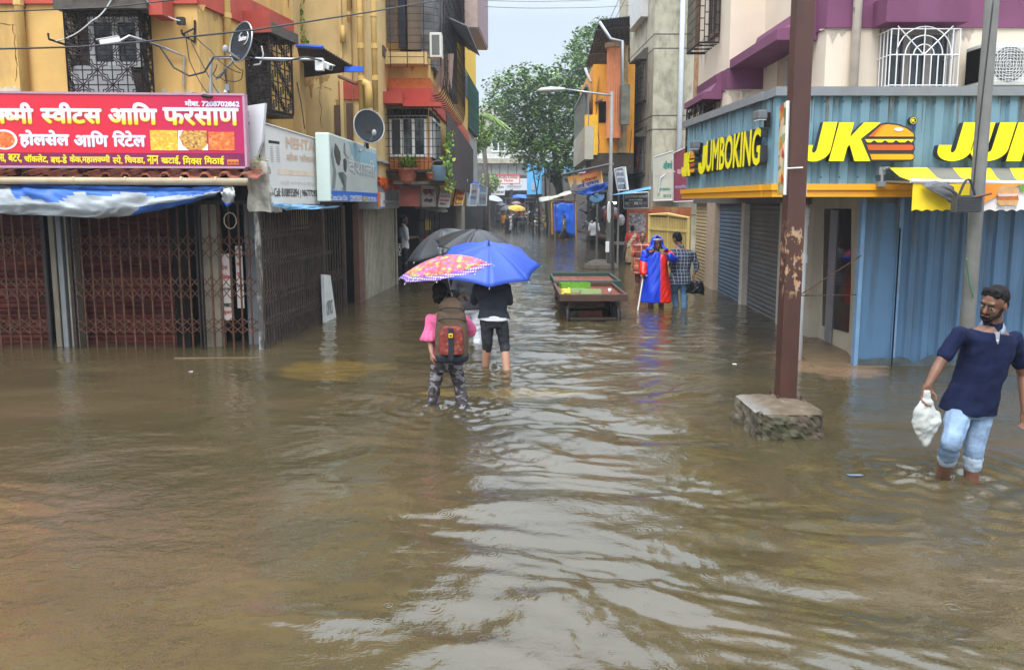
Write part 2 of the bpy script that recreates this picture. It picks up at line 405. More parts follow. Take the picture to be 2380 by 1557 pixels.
# ------------------------------------------------------------------ small builders shared by both sides
def fb(mb, F, u0, v0, u1, v1, n0, n1):
    a0, a1, z0, z1 = F.rect(u0, v0, u1, v1, n1); return mb.fbox(F, min(a0, a1), max(a0, a1), z0, z1, n0, n1)
def lett(F, body, u0, v0, u1, v1, n, mats, parent, bold=.02, depth=0.0, shear=0.0, name='lettering', label=None):
    a0, z1 = F.p(u0, v0, n); z0 = F.p(u0, v1, n)[1]; a1 = F.p(u1, v1, n)[0]
    mb = MB(); mb.text(body, F.mat(a0, z0, n), a1 - a0, z1 - z0, bold, depth, shear)
    o = mb.build(name, mats, parent)
    if label: o['label'] = label
    return o
def pipe(mb, pts, r, n=8): mb.smooth = True; mb.tube(pts, r, n); mb.smooth = False
def deco(mb, F, a0, a1, z0, z1, n, cell, r=.008):
    """wrought grille: bars, nested crosses and stepped diamonds in square cells"""
    na = max(1, round((a1 - a0) / cell)); nz_ = max(1, round((z1 - z0) / cell)); ca = (a1 - a0) / na; cz = (z1 - z0) / nz_
    def L(pts, rr=r): mb.tube([F.w(a, z, n) for a, z in pts], rr, 4)
    for i in range(na + 1): L([(a0 + i*ca, z0), (a0 + i*ca, z1)], r * (1.6 if i in (0, na) else 1))
    for j in range(nz_ + 1): L([(a0, z0 + j*cz), (a1, z0 + j*cz)], r * (1.6 if j in (0, nz_) else 1))
    for i in range(na):
        for j in range(nz_):
            x, z = a0 + i*ca, z0 + j*cz; s1 = 1 if (i + j) % 2 == 0 else -1
            f = (lambda p, q: (x + (p if s1 > 0 else 1 - p) * ca, z + q * cz))
            L([f(0, 0), f(1, 1)])
            L([f(.35, 0), f(.35, .2), f(.5, .32), f(.68, .32), f(.68, .5), f(.8, .65), f(1, .65)])
            L([f(0, .35), f(.2, .35), f(.32, .5), f(.32, .68), f(.5, .68), f(.65, .8), f(.65, 1)])
def colgate(mb, F, a0, a1, z0, z1, n, step, bands, r=.011):
    """collapsible gate: upright channels with scissor lattice in bands of height"""
    k = max(2, round((a1 - a0) / step)); st = (a1 - a0) / k
    for i in range(k + 1): mb.fbox(F, a0 + i*st - r, a0 + i*st + r, z0, z1, n - r, n + r)
    for (b0, b1) in bands:
        for i in range(k):
            x0, x1 = a0 + i*st, a0 + (i+1)*st; m_ = (b0 + b1) / 2
            for (p, q) in (((x0, b0), (x1, m_)), ((x1, b0), (x0, m_)), ((x0, m_), (x1, b1)), ((x1, m_), (x0, b1))):
                mb.tube([F.w(p[0], p[1], n + r*1.6), F.w(q[0], q[1], n + r*1.6)], r * .62, 4)
def shutter(mb, F, a0, a1, z0, z1, n, pitch=.075):
    """rolled steel shutter: one curved slat after another"""
    z = z0; pts = []
    while z < z1: pts += [(z, 0), (z + pitch*.3, .014), (z + pitch*.7, .014)]; z += pitch
    pts.append((z1, 0)); vs = []; fs = []
    for (z, d) in pts: vs += [F.w(a0, z, n + d), F.w(a1, z, n + d)]
    for i in range(len(pts) - 1): fs.append((2*i, 2*i+1, 2*i+3, 2*i+2))
    mb.add(vs, fs)
def corrug(mb, F, a0, a1, z0, z1, n, pitch=.2, d=.04, trap=.3):
    """trapezoid-profile sheet, ribs upright"""
    k = max(1, round((a1 - a0) / pitch)); st = (a1 - a0) / k; pr = []
    for i in range(k):
        x = a0 + i*st; pr += [(x, 0), (x + st*trap, 0), (x + st*(trap + .12), d), (x + st*.88, d)]
    pr.append((a1, 0)); vs = []; fs = []
    for (x, q) in pr: vs += [F.w(x, z0, n + q), F.w(x, z1, n + q)]
    for i in range(len(pr) - 1): fs.append((2*i, 2*i+2, 2*i+3, 2*i+1))
    mb.add(vs, fs)
def window(F, u0, v0, u1, v1, parent, n=0.0, frame=None, mull=1, deep=.04, fw=.045, trans=None):
    a0, a1, z0, z1 = F.rect(u0, v0, u1, v1, n)
    return window_m(F, a0, a1, z0, z1, parent, n, frame, mull, deep, fw, trans)
def window_m(F, a0, a1, z0, z1, parent, n=0.0, frame=None, mull=1, deep=.04, fw=.045, trans=None):
    f = MB()
    for i in range(mull + 2):
        x = a0 + (a1 - a0) * i / (mull + 1); f.fbox(F, x - fw/2, x + fw/2, z0 + fw/2 + .002, z1 - fw/2 - .002, n + .004, n + deep)
    for z in [z0, z1] + ([trans] if trans else []): f.fbox(F, a0 - fw/2 - .003, a1 + fw/2 + .003, z - fw/2, z + fw/2, n + .002, n + deep + .006)
    w = f.build('window', frame or WHITE, parent)
    g = MB(); g.fbox(F, a0, a1, z0, z1, n + .001, n + .012); g.build('pane', GLASS, w)
    return w
def side_wall(mb, F, a0, a1, z0, z1, n0, n1): mb.fbox(F, a0, a1, z0, z1, n0, n1)

# ------------------------------------------------------------------ left: ochre corner block
AF = Fr((-11, 11.4), (-4.46, 11.4)); AS = Fr((-4.46, 11.4), (-3.93, 14.3)); RW = Fr((-3.93, 15.0), (-2.71, 15.0))
A = thing('apartment_building', 'ochre apartment block with red band above the pink sweet shop sign', 'building', (-4.5, 11.4, 0))
def poly_block(name, pts, z0, z1, mat, parent, bevel=0):
    mb = MB(); mb.prism(pts, z1 - z0, Matrix.Translation((0, 0, z0))); return mb.build(name, mat, parent, bevel=bevel)
poly_block('wall', [(-11, 11.4), (-4.46, 11.4), (-3.93, 14.3), (-3.93, 20), (-11, 20)], 2.2, 9.4, OCHRE, A)
poly_block('lower_wall', [(-20, 11.2), (-8.8, 11.2), (-8.8, 20), (-20, 20)], -.4, 2.19, OCHRE, A); poly_block('wall', [(-20, 11.5), (-11.01, 11.5), (-11.01, 20), (-20, 20)], 2.2, 9.2, OCHRE2, A)
band = MB(); zb = AF.p(481, 11)[1]
band.fbox(AF, 0, AF.L + .02, zb, zb + .42, .002, .05); band.fbox(AS, .003, AS.L, zb, zb + .42, .002, .05)
band.build('red_band', REDB, A)
b2 = MB(); b2.fbox(AF, 0, AF.L + .02, zb + 3.1, zb + 3.5, .002, .05); b2.fbox(AS, .003, AS.L, zb + 3.1, zb + 3.5, .002, .05); b2.build('red_band', REDB, A)
for dz in (3.0,):
    window_m(AF, 2.2, 3.6, 2.6 + dz + 1.4, 4.0 + dz + 1.4, A); window_m(AF, 4.6, 5.9, 2.6 + dz + 1.4, 4.0 + dz + 1.4, A); window_m(AS, 1, 2.3, 2.6 + dz + 1.4, 4.0 + dz + 1.4, A)
# the bay window behind its wrought cage
a0, a1, z0, z1 = AF.rect(150, 24, 350, 250)
wb = MB(); wb.fbox(AF, a0, a1, z0, z1, .002, .012); wb.build('window_recess', M('dim room plaster', (.10, .075, .055), .9, .4, 2), A)
window(AF, 214, 48, 329, 152, A, .014, WHITE, 1, .05, .07)
pb = MB(); q = [AF.w(*AF.p(u, v, .2), .2) for u, v in ((174, 226), (320, 226), (302, 152), (161, 154))]; pb.add(q + [x + AF.n * .015 for x in q], [(0, 1, 2, 3), (4, 7, 6, 5)[::-1], (0, 4, 5, 1), (2, 6, 7, 3), (1, 5, 6, 2), (0, 3, 7, 4)])
pb.build('grey_board', M('pale grey laminate board', (.52, .52, .52), .5, .05), A)
cg = MB(); n_ = .36; a0, a1, z0, z1 = AF.rect(147, 24, 334, 232, n_)
deco(cg, AF, a0, a1, z0, z1, n_, .2, .0085)
SR = Fr(AF.w(a1, 0, n_)[:2], AF.w(a1, 0, .03)[:2]); deco(cg, SR, 0, SR.L, z0, z1, 0, .18, .0085)
SL_ = Fr(AF.w(a0, 0, .03)[:2], AF.w(a0, 0, n_)[:2]); deco(cg, SL_, 0, SL_.L, z0, z1, 0, .18, .0085)
cg.build('window_cage', IRON, A)
ch = MB(); a0c, a1c, z0c, z1c = AF.rect(122, 0, 340, 20, .48); ch.fbox(AF, a0c, a1c, z0c, z0c + .22, .052, .48); ch.build('canopy_slab', MOSS, A)
ch = MB(); ch.fbox(AF, a1c + .003, a1c + .19, z0c - .07, z0c + .2, .052, .42); ch.build('canopy_slab', REDB, A)
pp = MB()
for (u, n2) in ((52, .07), (531, .05)):
    F_ = AF if u < 400 else AS; a, _ = F_.p(u, 120, n2); pipe(pp, [F_.w(a, 2.5, n2), F_.w(a, 9.3, n2)], .06)
    for z in (3.3, 4.75, 6.5): pp.tube([F_.w(a, z, n2), F_.w(a, z + .07, n2)], .072, 8)
pp.build('drain_pipe', YPIPE, A)
# pale patches of bare plaster and the long cracks
pt = MB(); pt.mi = 0
def ragged(mb, F, u0, v0, u1, v1, n, seed):
    rg = random.Random(seed); a0, a1, z0, z1 = F.rect(u0, v0, u1, v1, n); N = 18
    pts = [F.w(a0, z0, n)] + [F.w(a0 + (a1 - a0)*i/N, z1 - (z1 - z0)*rg.uniform(0, .45), n) for i in range(N+1)] + [F.w(a1, z0, n)]
    mb.add(pts, [tuple(range(len(pts)))[::-1]])
for q_ in ((AF, 0, 198, 72, 222, .004, 1), (AF, 366, 205, 478, 240, .004, 2), (AS, 484, 200, 560, 246, .004, 3)):
    pt = MB(); ragged(pt, *q_); pt.build('bare_plaster', M('bare pale plaster', (.55, .48, .36), .9, .15, 8, bump=.3), A)
# black mould runs down from the canopies and ledges (marks with a shape of their own)
def mould(F, parent, spans, n, seed, mat=None):
    rg = random.Random(seed)
    for (u0, u1, v0, v1) in spans:
        m = MB(); a0, z1 = F.p(u0, v0, n); a1, z0 = F.p(u1, v1, n); k_ = max(8, int((a1 - a0)/.016)); top = []; bot = []
        for i in range(k_ + 1): t_ = i/k_; a = a0 + (a1 - a0)*t_; top.append(F.w(a, z1, n)); bot.append(F.w(a + rg.uniform(-.01, .01), z1 - (z1 - z0)*max(.02, (.30 + .75*mn.noise(Vector((a*5 + seed, 1, seed))) + .5*mn.noise(Vector((a*17, 3, seed))) + rg.uniform(-.04, .04)))*math.sin(math.pi*(t_*.9 + .05)), n))
        vs = [x for p in zip(top, bot) for x in p]; m.add(vs, [(2*i, 2*i+1, 2*i+3, 2*i+2) for i in range(k_)]); m.build('mould_stain', mat or MOLD, parent)
MOLD = M('brown black mould', (.34, .20, .065), .95, .5, 14, stain=(.15, .09, .04), stain_amt=.5, stain_scale=(10, 10, 2))
mould(AF, A, [(366, 400, 12, 90), (40, 70, 0, 120), (440, 480, 12, 60)], .003, 3); mould(AS, A, [(560, 620, 40, 120), (486, 520, 16, 90), (640, 690, -60, 90)], .003, 4); mould(RW, A, [(700, 775, -60, 50), (700, 770, 176, 250), (779, 800, 232, 300)], .003, 5)
def crack(mb, F, pts, n=.004, w=.011, seed=0):
    rg = random.Random(seed); P_ = []
    for (u0, v0), (u1, v1) in zip(pts, pts[1:]):
        for i in range(4):
            t = i / 4; P_.append((u0 + (u1-u0)*t + rg.uniform(-2.5, 2.5), v0 + (v1-v0)*t + rg.uniform(-2, 2)))
    P_.append(pts[-1]); q = [F.p(u, v, n) for u, v in P_]; vs = []; fs = []
    for i, (a, z) in enumerate(q):
        w_ = w * rg.uniform(.4, 1.3); vs += [F.w(a - w_/2, z - w_/3, n), F.w(a + w_/2, z + w_/3, n)]
    for i in range(len(q) - 1): fs.append((2*i, 2*i+1, 2*i+3, 2*i+2))
    mb.add(vs, fs)
ck = MB(); crack(ck, AF, [(0, 56), (28, 58), (33, 80), (34, 118), (38, 150), (35, 190)], seed=4); crack(ck, AF, [(28, 58), (42, 52)], seed=5); crack(ck, AF, [(38, 140), (44, 132)], seed=9, w=.02)
ck.build('crack', M('dark crack', (.09, .045, .02), .9), A)
# chajja and caged window on the street side of the block
c2 = MB()
pA, pB = AS.p(622, 60, 0)[0], AS.L
nA = .5; zt = AS.p(640, 60, nA)[1]
aa0, zz = AS.p(631, 76, nA); aa1, zz1 = AS.p(694, 107, nA)
c2.fbox(AS, aa0, min(aa1, AS.L), zz, zz + .16, .052, nA)
c2.build('canopy_slab', MOSS, A)
c3 = MB(); c3.fbox(AS, aa0 - .03, min(aa1, AS.L) + .02, zz + .163, zz + .34, .052, nA - .12); c3.fbox(AS, aa0 - .033, aa0 - .003, zz, zz + .3, .052, nA + .003); c3.build('canopy_slab', REDB, A)
cg = MB(); n_ = .42; b0 = aa0 + .06; b1 = min(aa1, AS.L) - .12; zlo = AS.p(690, 284, n_)[1] + .1
deco(cg, AS, b0, b1, zlo, zz - .01, n_, .24, .012)
Fc = Fr(AS.w(b0, 0, .02)[:2], AS.w(b0, 0, n_)[:2]); deco(cg, Fc, 0, Fc.L, zlo, zz - .01, 0, .2, .010)
cg.fbox(AS, b0, b1, zlo - .06, zlo - .005, .01, n_); cg.build('window_cage', IRON, A)
rc = MB(); rc.fbox(AS, b0 + .02, b1 - .02, zlo + .02, zz - .02, .003, .02); rc.build('window_recess', M('cluttered dark recess', (.05, .04, .035), .8, .9, 7, stain=(.3, .28, .25), stain_amt=.45, stain_scale=(9, 9, 6)), A)
pl = MB(); pl.fbox(AS, AS.L - .02, AS.L + .16, 1.9, zz - .02, -.2, .14); pl.build('pilaster', OCHRE2, A)
# creeper hanging from the ledge
def creeper(name, label, F, pts, n, seed, cols, w=.10, count=150, ls=.05):
    rg = random.Random(seed); t = thing(name, label, 'plant', F.w(*F.p(*pts[0], n), n))
    st = MB(); q = [F.w(*F.p(u, v, n), n) for u, v in pts]; st.tube(q, .006, 4); st.build('stem', M('creeper stem', (.12, .09, .04), .8), t)
    lf = MB()
    for i in range(count):
        f = rg.random() * (len(q) - 1); j = int(f); c_ = q[j].lerp(q[min(j+1, len(q)-1)], f - j) + Vector((rg.gauss(0, w*.45), rg.uniform(-.07, .03), rg.gauss(0, .03)))
        Mx = Matrix.Translation(c_) @ Euler((rg.uniform(-.9, .9) + 1.2, rg.uniform(-.7, .7), rg.uniform(0, 6.28))).to_matrix().to_4x4(); s_ = ls * rg.uniform(.5, 1.3); lf.mi = rg.randrange(len(cols))
        lf.add([Mx @ Vector(p_) for p_ in ((0, 0, 0), (s_*.5, s_*.45, .1*s_), (0, s_*1.2, 0), (-s_*.5, s_*.45, .1*s_))], [(0, 1, 2, 3)])
    lf.build('leaves', cols, t); return t
LEAF = [M('leaf green %d' % i, c_, .5, .25, 8) for i, c_ in enumerate([(.07, .18, .02), (.12, .27, .03), (.30, .36, .03)])]
creeper('hanging_creeper', 'green and yellow creeper trailing down the ochre wall above the corrugated awning', RW, [(694, -30), (696, 20), (699, 60), (698, 100), (705, 98)], .15, 3, LEAF, .12, 190, .055)

# ------------------------------------------------------------------ left: pale ochre block behind it, with the pipes
B = thing('apartment_building', 'pale ochre block with a bundle of drain pipes and a corrugated awning over a recess', 'building', (-3.3, 15, 0))
poly_block('wall', [(-3.93, 15.0), (-2.71, 15.0), (-2.66, 16.9), (-3.93, 16.9)], 2.35, 9.4, OCHRE2, B)
rl = MB(); rl.fbox(RW, RW.p(787, 180)[0], RW.L + .02, RW.p(800, 232)[1], RW.p(800, 190)[1], .002, .045); rl.build('red_band', REDB, B)
st = MB()
for (u0, u1, n2) in ((777, 801, .05), (807, 822, .1), (836, 858, .07)): fb(st, RW, u0, -260, u1, 330, .001, n2)
st.build('pilaster', OCHRE2, B)
pp = MB()
for (u, v0, v1, n2, r_) in ((803, -250, 52, .16, .03), (829, -250, 270, .2, .055), (862, -250, 260, .14, .055), (796, 60, 100, .12, .05)):
    a, zt_ = RW.p(u, v0, n2); _, zb_ = RW.p(u, v1, n2); pipe(pp, [RW.w(a, zb_, n2), RW.w(a, zt_, n2)], r_)
    for v in range(40, 260, 74):
        if v0 < v < v1: z_ = RW.p(u, v, n2)[1]; pp.tube([RW.w(a, z_, n2), RW.w(a, z_ + .09, n2)], r_ * 1.25, 8)
pipe(pp, [RW.w(*RW.p(u, v, .3), .3) for u, v in ((843, 192), (853, 196), (856, 210), (858, 250))], .075)
pp.build('drain_pipe', YPIPE, B)
ck = MB(); crack(ck, RW, [(722, 215), (736, 206), (756, 203), (770, 210)], seed=11, w=.012); crack(ck, RW, [(742, 210), (746, 250), (748, 300)], seed=12, w=.014); ck.build('crack', M('rusty crack', (.20, .09, .03), .9), B)
lw = MB(); fb(lw, RW, 811, -20, 818, 20, .001, .02); fb(lw, RW, 776, 245, 792, 330, .001, .02); fb(lw, RW, 804, 240, 822, 340, .051, .06); lw.build('narrow_window', M('brown timber', (.10, .055, .03), .7), B)
aw = MB(); q = [P(690, 112, 13.9), P(751, 117, 13.4), P(831, 165, 13.9), P(706, 181, 14.95)]  # sheet stretched down to the wall to stand in for shade in the recess
N = 14
for i in range(N):
    t0, t1 = i / N, (i + 1) / N; e0 = q[1].lerp(q[2], t0); e1 = q[1].lerp(q[2], t1); f0 = q[0].lerp(q[3], t0); f1 = q[0].lerp(q[3], t1); up = Vector((0, 0, .05))
    em, fm = e0.lerp(e1, .5) + up, f0.lerp(f1, .5) + up
    aw.add([e0, em, e1, f1, fm, f0], [(0, 1, 4, 5), (1, 2, 3, 4)])
aw.build('awning_sheet', M('dark corrugated sheet', (.05, .04, .035), .7, .3, 8, stain=(.16, .08, .04), stain_amt=.4), B)
ab = MB(); ab.tube([q[0] + Vector((0, -.02, .03)), q[1] + Vector((0, -.02, .04))], .03, 4); ab.box(-.16, .16, -.04, .04, -.03, .06, Matrix.Translation(P(823, 164, 13.85))); ab.build('blue_flashing', TARPB, B)
bt = MB(); bt.tube([P(787, 178, 14.6), P(830, 196, 14.2)], .03, 4); bt.build('timber_batten', M('old brown timber', (.14, .06, .035), .8), B)
poly_block('wall', [(-4.2, 14.9), (-3.90, 14.9), (-3.90, 14.31), (-4.2, 14.31)], 1.5, 9.4, OCHRE2, B)

# ------------------------------------------------------------------ left: balcony block C
CF = Fr((-3.04, 17.0), (-1.79, 17.0)); CS = Fr((-1.79, 17.0), (-1.68, 30.0))
C = thing('apartment_building', 'ochre block with caged balconies overhanging the lane and a dark net screen', 'building', (-2.4, 17, 0))
zc0 = CF.p(900, 400)[1]
poly_block('wall', [(-3.04, 17), (-1.79, 17), (-1.68, 30), (-3.4, 30)], zc0, 4.0, OCHRE, C)
poly_block('wall', [(-3.04, 17.0), (-1.79, 17.0), (-1.68, 30), (-3.4, 30)], 4.0, CF.p(900, 130)[1], OCHRE, C)
poly_block('wall', [(-3.04, 17.9), (-2.5, 17.9), (-2.4, 30), (-3.4, 30)], CF.p(900, 130)[1], 9.3, OCHRE2, C)
poly_block('slab', [(-3.04, 16.99), (-1.6, 16.99), (-1.48, 30), (-3.4, 30)], 8.4, 8.7, MOSS, C)
poly_block('wall', [(-3.04, 17.0), (-1.79, 17.0), (-1.68, 30), (-3.4, 30)], 8.7, 9.4, OCHRE, C)
zb0, zb1 = CF.p(960, 246)[1], CF.p(960, 207)[1]
mould(CF, C, [(880, 990, 134, 200), (872, 895, 120, 205)], .003, 6); mould(CS, C, [(1003, 1030, 150, 260), (1035, 1060, 180, 280)], .003, 7, M('grey black mould', (.10, .085, .07), .95, .5, 10))
bb = MB(); bb.fbox(CF, .1, CF.L + .05, zb0, zb1, .002, .06); bb.fbox(CS, .0, CS.L, zb0, zb1, .002, .06)
bb.build('red_band', M('red painted band', (.47, .055, .035), .7, .15, 3), C)
b3 = MB(); b3.fbox(CF, .1, CF.L + .05, zb1 + .003, zb1 + .22, .002, .035); b3.fbox(CS, 0, CS.L, zb1 + .003, zb1 + .22, .002, .035); b3.build('orange_band', M('rough orange render', (.50, .13, .03), .85, .25, 18, bump=.6, bscale=40), C)
cj = MB(); cj.fbox(CF, -.02, .75, zb0 - .02, zb0 + .22, .062, .55); cj.fbox(CF, .755, CF.L + .3, zb0 - .06, zb0 + .02, .062, .4); cj.build('canopy_slab', REDB, C)
# window behind bars under the red band, on both faces
wz0, wz1 = CF.p(940, 362)[1], CF.p(940, 274)[1]
window_m(CF, CF.p(908, 320)[0], CF.L - .08, wz0, wz1, C, .004, WHITE, 2, .06, .06, wz0 + (wz1 - wz0) * .99)
window_m(CS, .12, 1.9, wz0, wz1, C, .004, WHITE, 2, .06, .06)
hd = MB(); hd.fbox(CF, .1, CF.L - .02, wz1 + .05, zb0 - .07, .003, .02); hd.fbox(CS, .05, 2.2, wz1 + .05, zb0 - .07, .003, .02); hd.build('dark_transom', DARK, C)
og = MB(); og.fbox(CF, .2, CF.L + .02, wz0 - .32, wz0 - .06, .003, .025); og.fbox(CS, .02, 2.0, wz0 - .32, wz0 - .06, .003, .025); og.build('orange_band', M('orange paint', (.5, .15, .03), .8), C)
bg_ = MB(); n_ = .38; zz0, zz1 = CF.p(940, 395, n_)[1], zb0 - .08
for i in range(15): a = .18 + i * (CF.L + .12) / 15; bg_.tube([CF.w(a, zz0, n_), CF.w(a, zz1, n_)], .007, 4)
for i in range(9): z = zz0 + (zz1 - zz0) * i / 8; bg_.tube([CF.w(.18, z, n_), CF.w(CF.L + .3, z, n_)], .006, 4)
bg_.fbox(CF, .1, CF.L + .35, zz0 - .06, zz0 - .01, .01, n_ + .02)
bg_.build('window_bars', IRON, C)
# dark net and sheet screen running down the lane
ns = MB(); NSF = Fr((-1.45, 17.6), (-1.50, 30.5)); a_, zt_ = NSF.p(1003, 250); 
zA0, zA1 = NSF.p(1003, 425)[1], zb0 - .03
ns.fbox(NSF, 0, NSF.L, zA0, zA1, -.02, .0)
ns.build('net_screen', M('dark brown shade net', (.035, .02, .017), .85, .4, 3, stain=(.11, .07, .05), stain_amt=.35, stain_scale=(1, 1, .3), bump=.4, bscale=30), C)
# upper balcony: parapet, brown screen wall, doors, cage
br = MB(); bz0, bz1 = CF.p(940, 172, .3)[1], CF.p(940, 124, .3)[1]
br.fbox(CF, .28, CF.L + .02, CF.p(940, 128, .3)[1] - .19, CF.p(940, 128, .3)[1] + .06, .01, .3); br.build('balcony_ledge', OCHRE2, C)
sc_ = MB(); fb(sc_, CF, 868, -200, 889, 97, -.85, -.8); sc_.build('tiled_panel', M('grey wall tiles', (.26, .25, .22), .5, .1), C)
ln = MB()
fb(ln, CF, 893, -200, 921, 100, -.2, -.15); ln.build('blind', M('brown pierced screen', (.13, .10, .08), .85, .3, 25, stain=(.04, .03, .03), stain_amt=.4, stain_scale=20), C)
dr = MB(); fb(dr, CF, 921, -200, 943, 112, -.7, -.65); dr.build('door', M('dark navy door', (.02, .022, .035), .5), C)
dr = MB(); fb(dr, CF, 943, -200, 985, 116, -.72, -.66); dr.build('door', M('brown flush door', (.20, .145, .10), .6, .08), C)
dr = MB(); fb(dr, CF, 985, -200, 1002, 120, -.6, -.55); dr.build('door_frame', M('ochre timber frame', (.5, .27, .07), .6), C)
cl = MB(); cl.fbox(CF, .02, .4, CF.p(890, 118)[1] - .2, CF.p(890, 118)[1], -.02, .55); cl.build('balcony_ledge', MOSS, C)
cage = MB(); n_ = .3; zt2 = 8.3; zb2 = CF.p(960, 155, n_)[1]
for i in range(14): z = zb2 + .05 + (zt2 - zb2) * i / 24 * 1.0; cage.tube([CF.w(.45, z, n_), CF.w(CF.L - .05, z, n_), CF.w(CF.L + .25, z, .1)], .006, 4)
for i in range(14, 26): z = zb2 + .05 + (zt2 - zb2) * i / 26; cage.tube([CF.w(.45, z, n_), CF.w(CF.L - .05, z, n_), CF.w(CF.L + .25, z, .1)], .006, 4)
for i in range(4): a = .5 + i * .35; cage.tube([CF.w(a, zb2, n_), CF.w(a, zt2, n_)], .008, 4)
zsl = CS.p(1020, 150, .45)[1]
for i in range(19):
    a = .3 + i * .36
    cage.tube([CS.w(a, zsl - .25, .05), CS.w(a, zsl - .22, .2), CS.w(a, zsl - .1, .28), CS.w(a, zsl + .2, .32), CS.w(a, zt2 - .1, .32)], .012, 4)
for i in range(14): z = zsl + .1 + i * .27; cage.tube([CS.w(0, z, .33), CS.w(6.9, z, .33)], .009, 4)
cage.build('balcony_cage', IRON, C)
bi = MB(); bi.fbox(CS, .5, 6.9, zsl + .4, 8.3, -.2, .1); bi.build('shaded_balcony', M('dark balcony clutter', (.10, .10, .105), .9, .7, 2.5, stain=(.3, .3, .3), stain_amt=.4, stain_scale=(1.5, 1.5, 3)), C)
sh = MB(); q = [P(1036, 40, 18.5), P(1056, 95, 26), P(1115, 131, 24.5), P(1085, 62, 19.5)]; sh.add(q + [x + Vector((0, 0, .03)) for x in q], [(0, 1, 2, 3), (7, 6, 5, 4), (0, 4, 5, 1), (1, 5, 6, 2), (2, 6, 7, 3), (3, 7, 4, 0)]); sh.build('awning_sheet', M('blue grey asbestos sheet', (.17, .19, .215), .8, .15, 3), C)
# pink box room high over the lane
PX = Fr(P(1072, 40, 24)[:2], P(1110, 40, 24)[:2]); PS = Fr(P(1110, 40, 24)[:2], P(1133, 40, 27.5)[:2])
pk = MB(); zp0 = P(1090, 64, 24).z; pk.prism([PX.A[:2], PX.B[:2], PS.B[:2], (PX.A.x, PS.B.y)], 3.2, Matrix.Translation((0, 0, zp0))); pk.build('box_room', [M('pink beige plaster', (.45, .33, .28), .85, .08)], C)
pk = MB(); pk.fbox(PS, .02, PS.L, zp0 + .05, zp0 + 3.1, .003, .02); pk.build('cladding', M('pinkish slatted cladding', (.30, .20, .22), .7, .35, 14), C)
pp = MB(); a, _ = CF.p(897, 180, .1); pipe(pp, [CF.w(a, zb1, .1), CF.w(a, CF.p(897, 115)[1], .1)], .055); pp.build('drain_pipe', M('orange painted pipe', (.55, .24, .05), .6), C)
# laundry over the cage rail
cl = MB(); q = P(1030, 125, 18.2)
for i in range(5): cl.add([q + Vector((-.16 + .08*i, .04 * (i % 2), 0)), q + Vector((-.08 + .08*i, .04 * ((i+1) % 2), 0)), q + Vector((-.1 + .07*i, .05 * ((i+1) % 2), -.8 - .1*(i % 2))), q + Vector((-.17 + .07*i, .05 * (i % 2), -.75 + .08*i))], [(0, 1, 2, 3)])
tag(cl.build('hanging_cloth', M('beige damp cloth', (.36, .25, .2), .9, .1)), 'beige cloth hung out to dry under the balcony cage', 'laundry')

# ------------------------------------------------------------------ left: yellow block further down the lane
DS = Fr((-1.86, 31), (-1.72, 38)); D = thing('apartment_building', 'bright yellow block with a green cage, far along the left side of the lane', 'building', (-2.5, 31, 0))
DF = Fr((-3.6, 31.0), (-1.86, 31.0))
poly_block('wall', [(-3.6, 31), (-1.86, 31), (-1.72, 38), (-3.6, 38)], 1.9, 9.4, M('bright yellow paint', (.75, .46, .02), .75, .1), D)
cg = MB(); dx0, dx1 = P(1078, 220, 31), P(1112, 220, 35); F2 = Fr((-1.72, 31.2), (-1.52, 36.5))
for i in range(15): cg.tube([F2.w(i*.36, 5.1, .0), F2.w(i*.36, 7.0, .0), F2.w(i*.36, 7.3, -.2)], .018, 4)
for i in range(4): cg.tube([F2.w(0, 5.1 + .5*i, 0), F2.w(F2.L, 5.1 + .5*i, 0)], .016, 4)
cg.fbox(F2, 0, F2.L, 5.0, 5.1, -.4, 0); cg.build('balcony_cage', M('dark green iron', (.02, .09, .075), .6), D)
dk = MB(); dk.fbox(F2, .1, F2.L, 6.2, 7.1, -.25, -.12); dk.build('shade_sheet', M('dark grey sheet', (.06, .07, .085), .7), D)
wv = window_m(DF, 1.0, 1.6, 3.9, 5.0, D, .004, WHITE, 3, .05, .04)
dw = MB(); dw.fbox(DS, 0, DS.L, 1.9, 4.9, .003, .05); dw.build('grey_wall', M('grey balcony wall', (.33, .33, .31), .8, .2, 1.5), D)
# ------------------------------------------------------------------ left: sweet shop with collapsible gates on the corner
LF = Fr((-7.9, 10.6), (-3.39, 10.6)); LS = Fr((-3.39, 10.6), (-2.85, 19.2))
SH = thing('sweet_shop', 'shuttered corner shop with rusty collapsible gates below a tiled eave and torn tarpaulin', 'shop', (-5, 10.9, 0))
zt = LF.p(300, 490)[1]
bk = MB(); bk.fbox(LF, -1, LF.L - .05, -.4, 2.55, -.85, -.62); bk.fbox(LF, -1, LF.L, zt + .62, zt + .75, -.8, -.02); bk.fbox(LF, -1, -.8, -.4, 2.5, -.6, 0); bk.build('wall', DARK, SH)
kk = Mt('wet red brown shutter', .7, 0, .12); xyz_ = kk.sep()
cc = kk.ramp(kk.noise((1.2, 1.2, 5), 6, .7), [(.35, (.022, .006, .005)), (.52, (.062, .012, .008)), (.70, (.12, .03, .022))]); kk.color(cc); kk.bump(kk.noise((3, 3, 20), 4), .2)
def sbox(F, u0, u1, n, v0=500, v1=822): a0 = F.p(u0, v0, n)[0]; a1 = F.p(u1, v0, n)[0]; return a0, a1
a0, a1 = sbox(LF, -40, 100, -.35); s_ = MB(); shutter(s_, LF, a0, a1, -.4, 2.4, -.35); s_.build('roller_shutter', kk.m, SH)
a0, a1 = sbox(LF, 165, 462, -.35); s_ = MB(); shutter(s_, LF, a0, a1, -.4, 2.4, -.35); s_.build('roller_shutter', kk.m, SH)
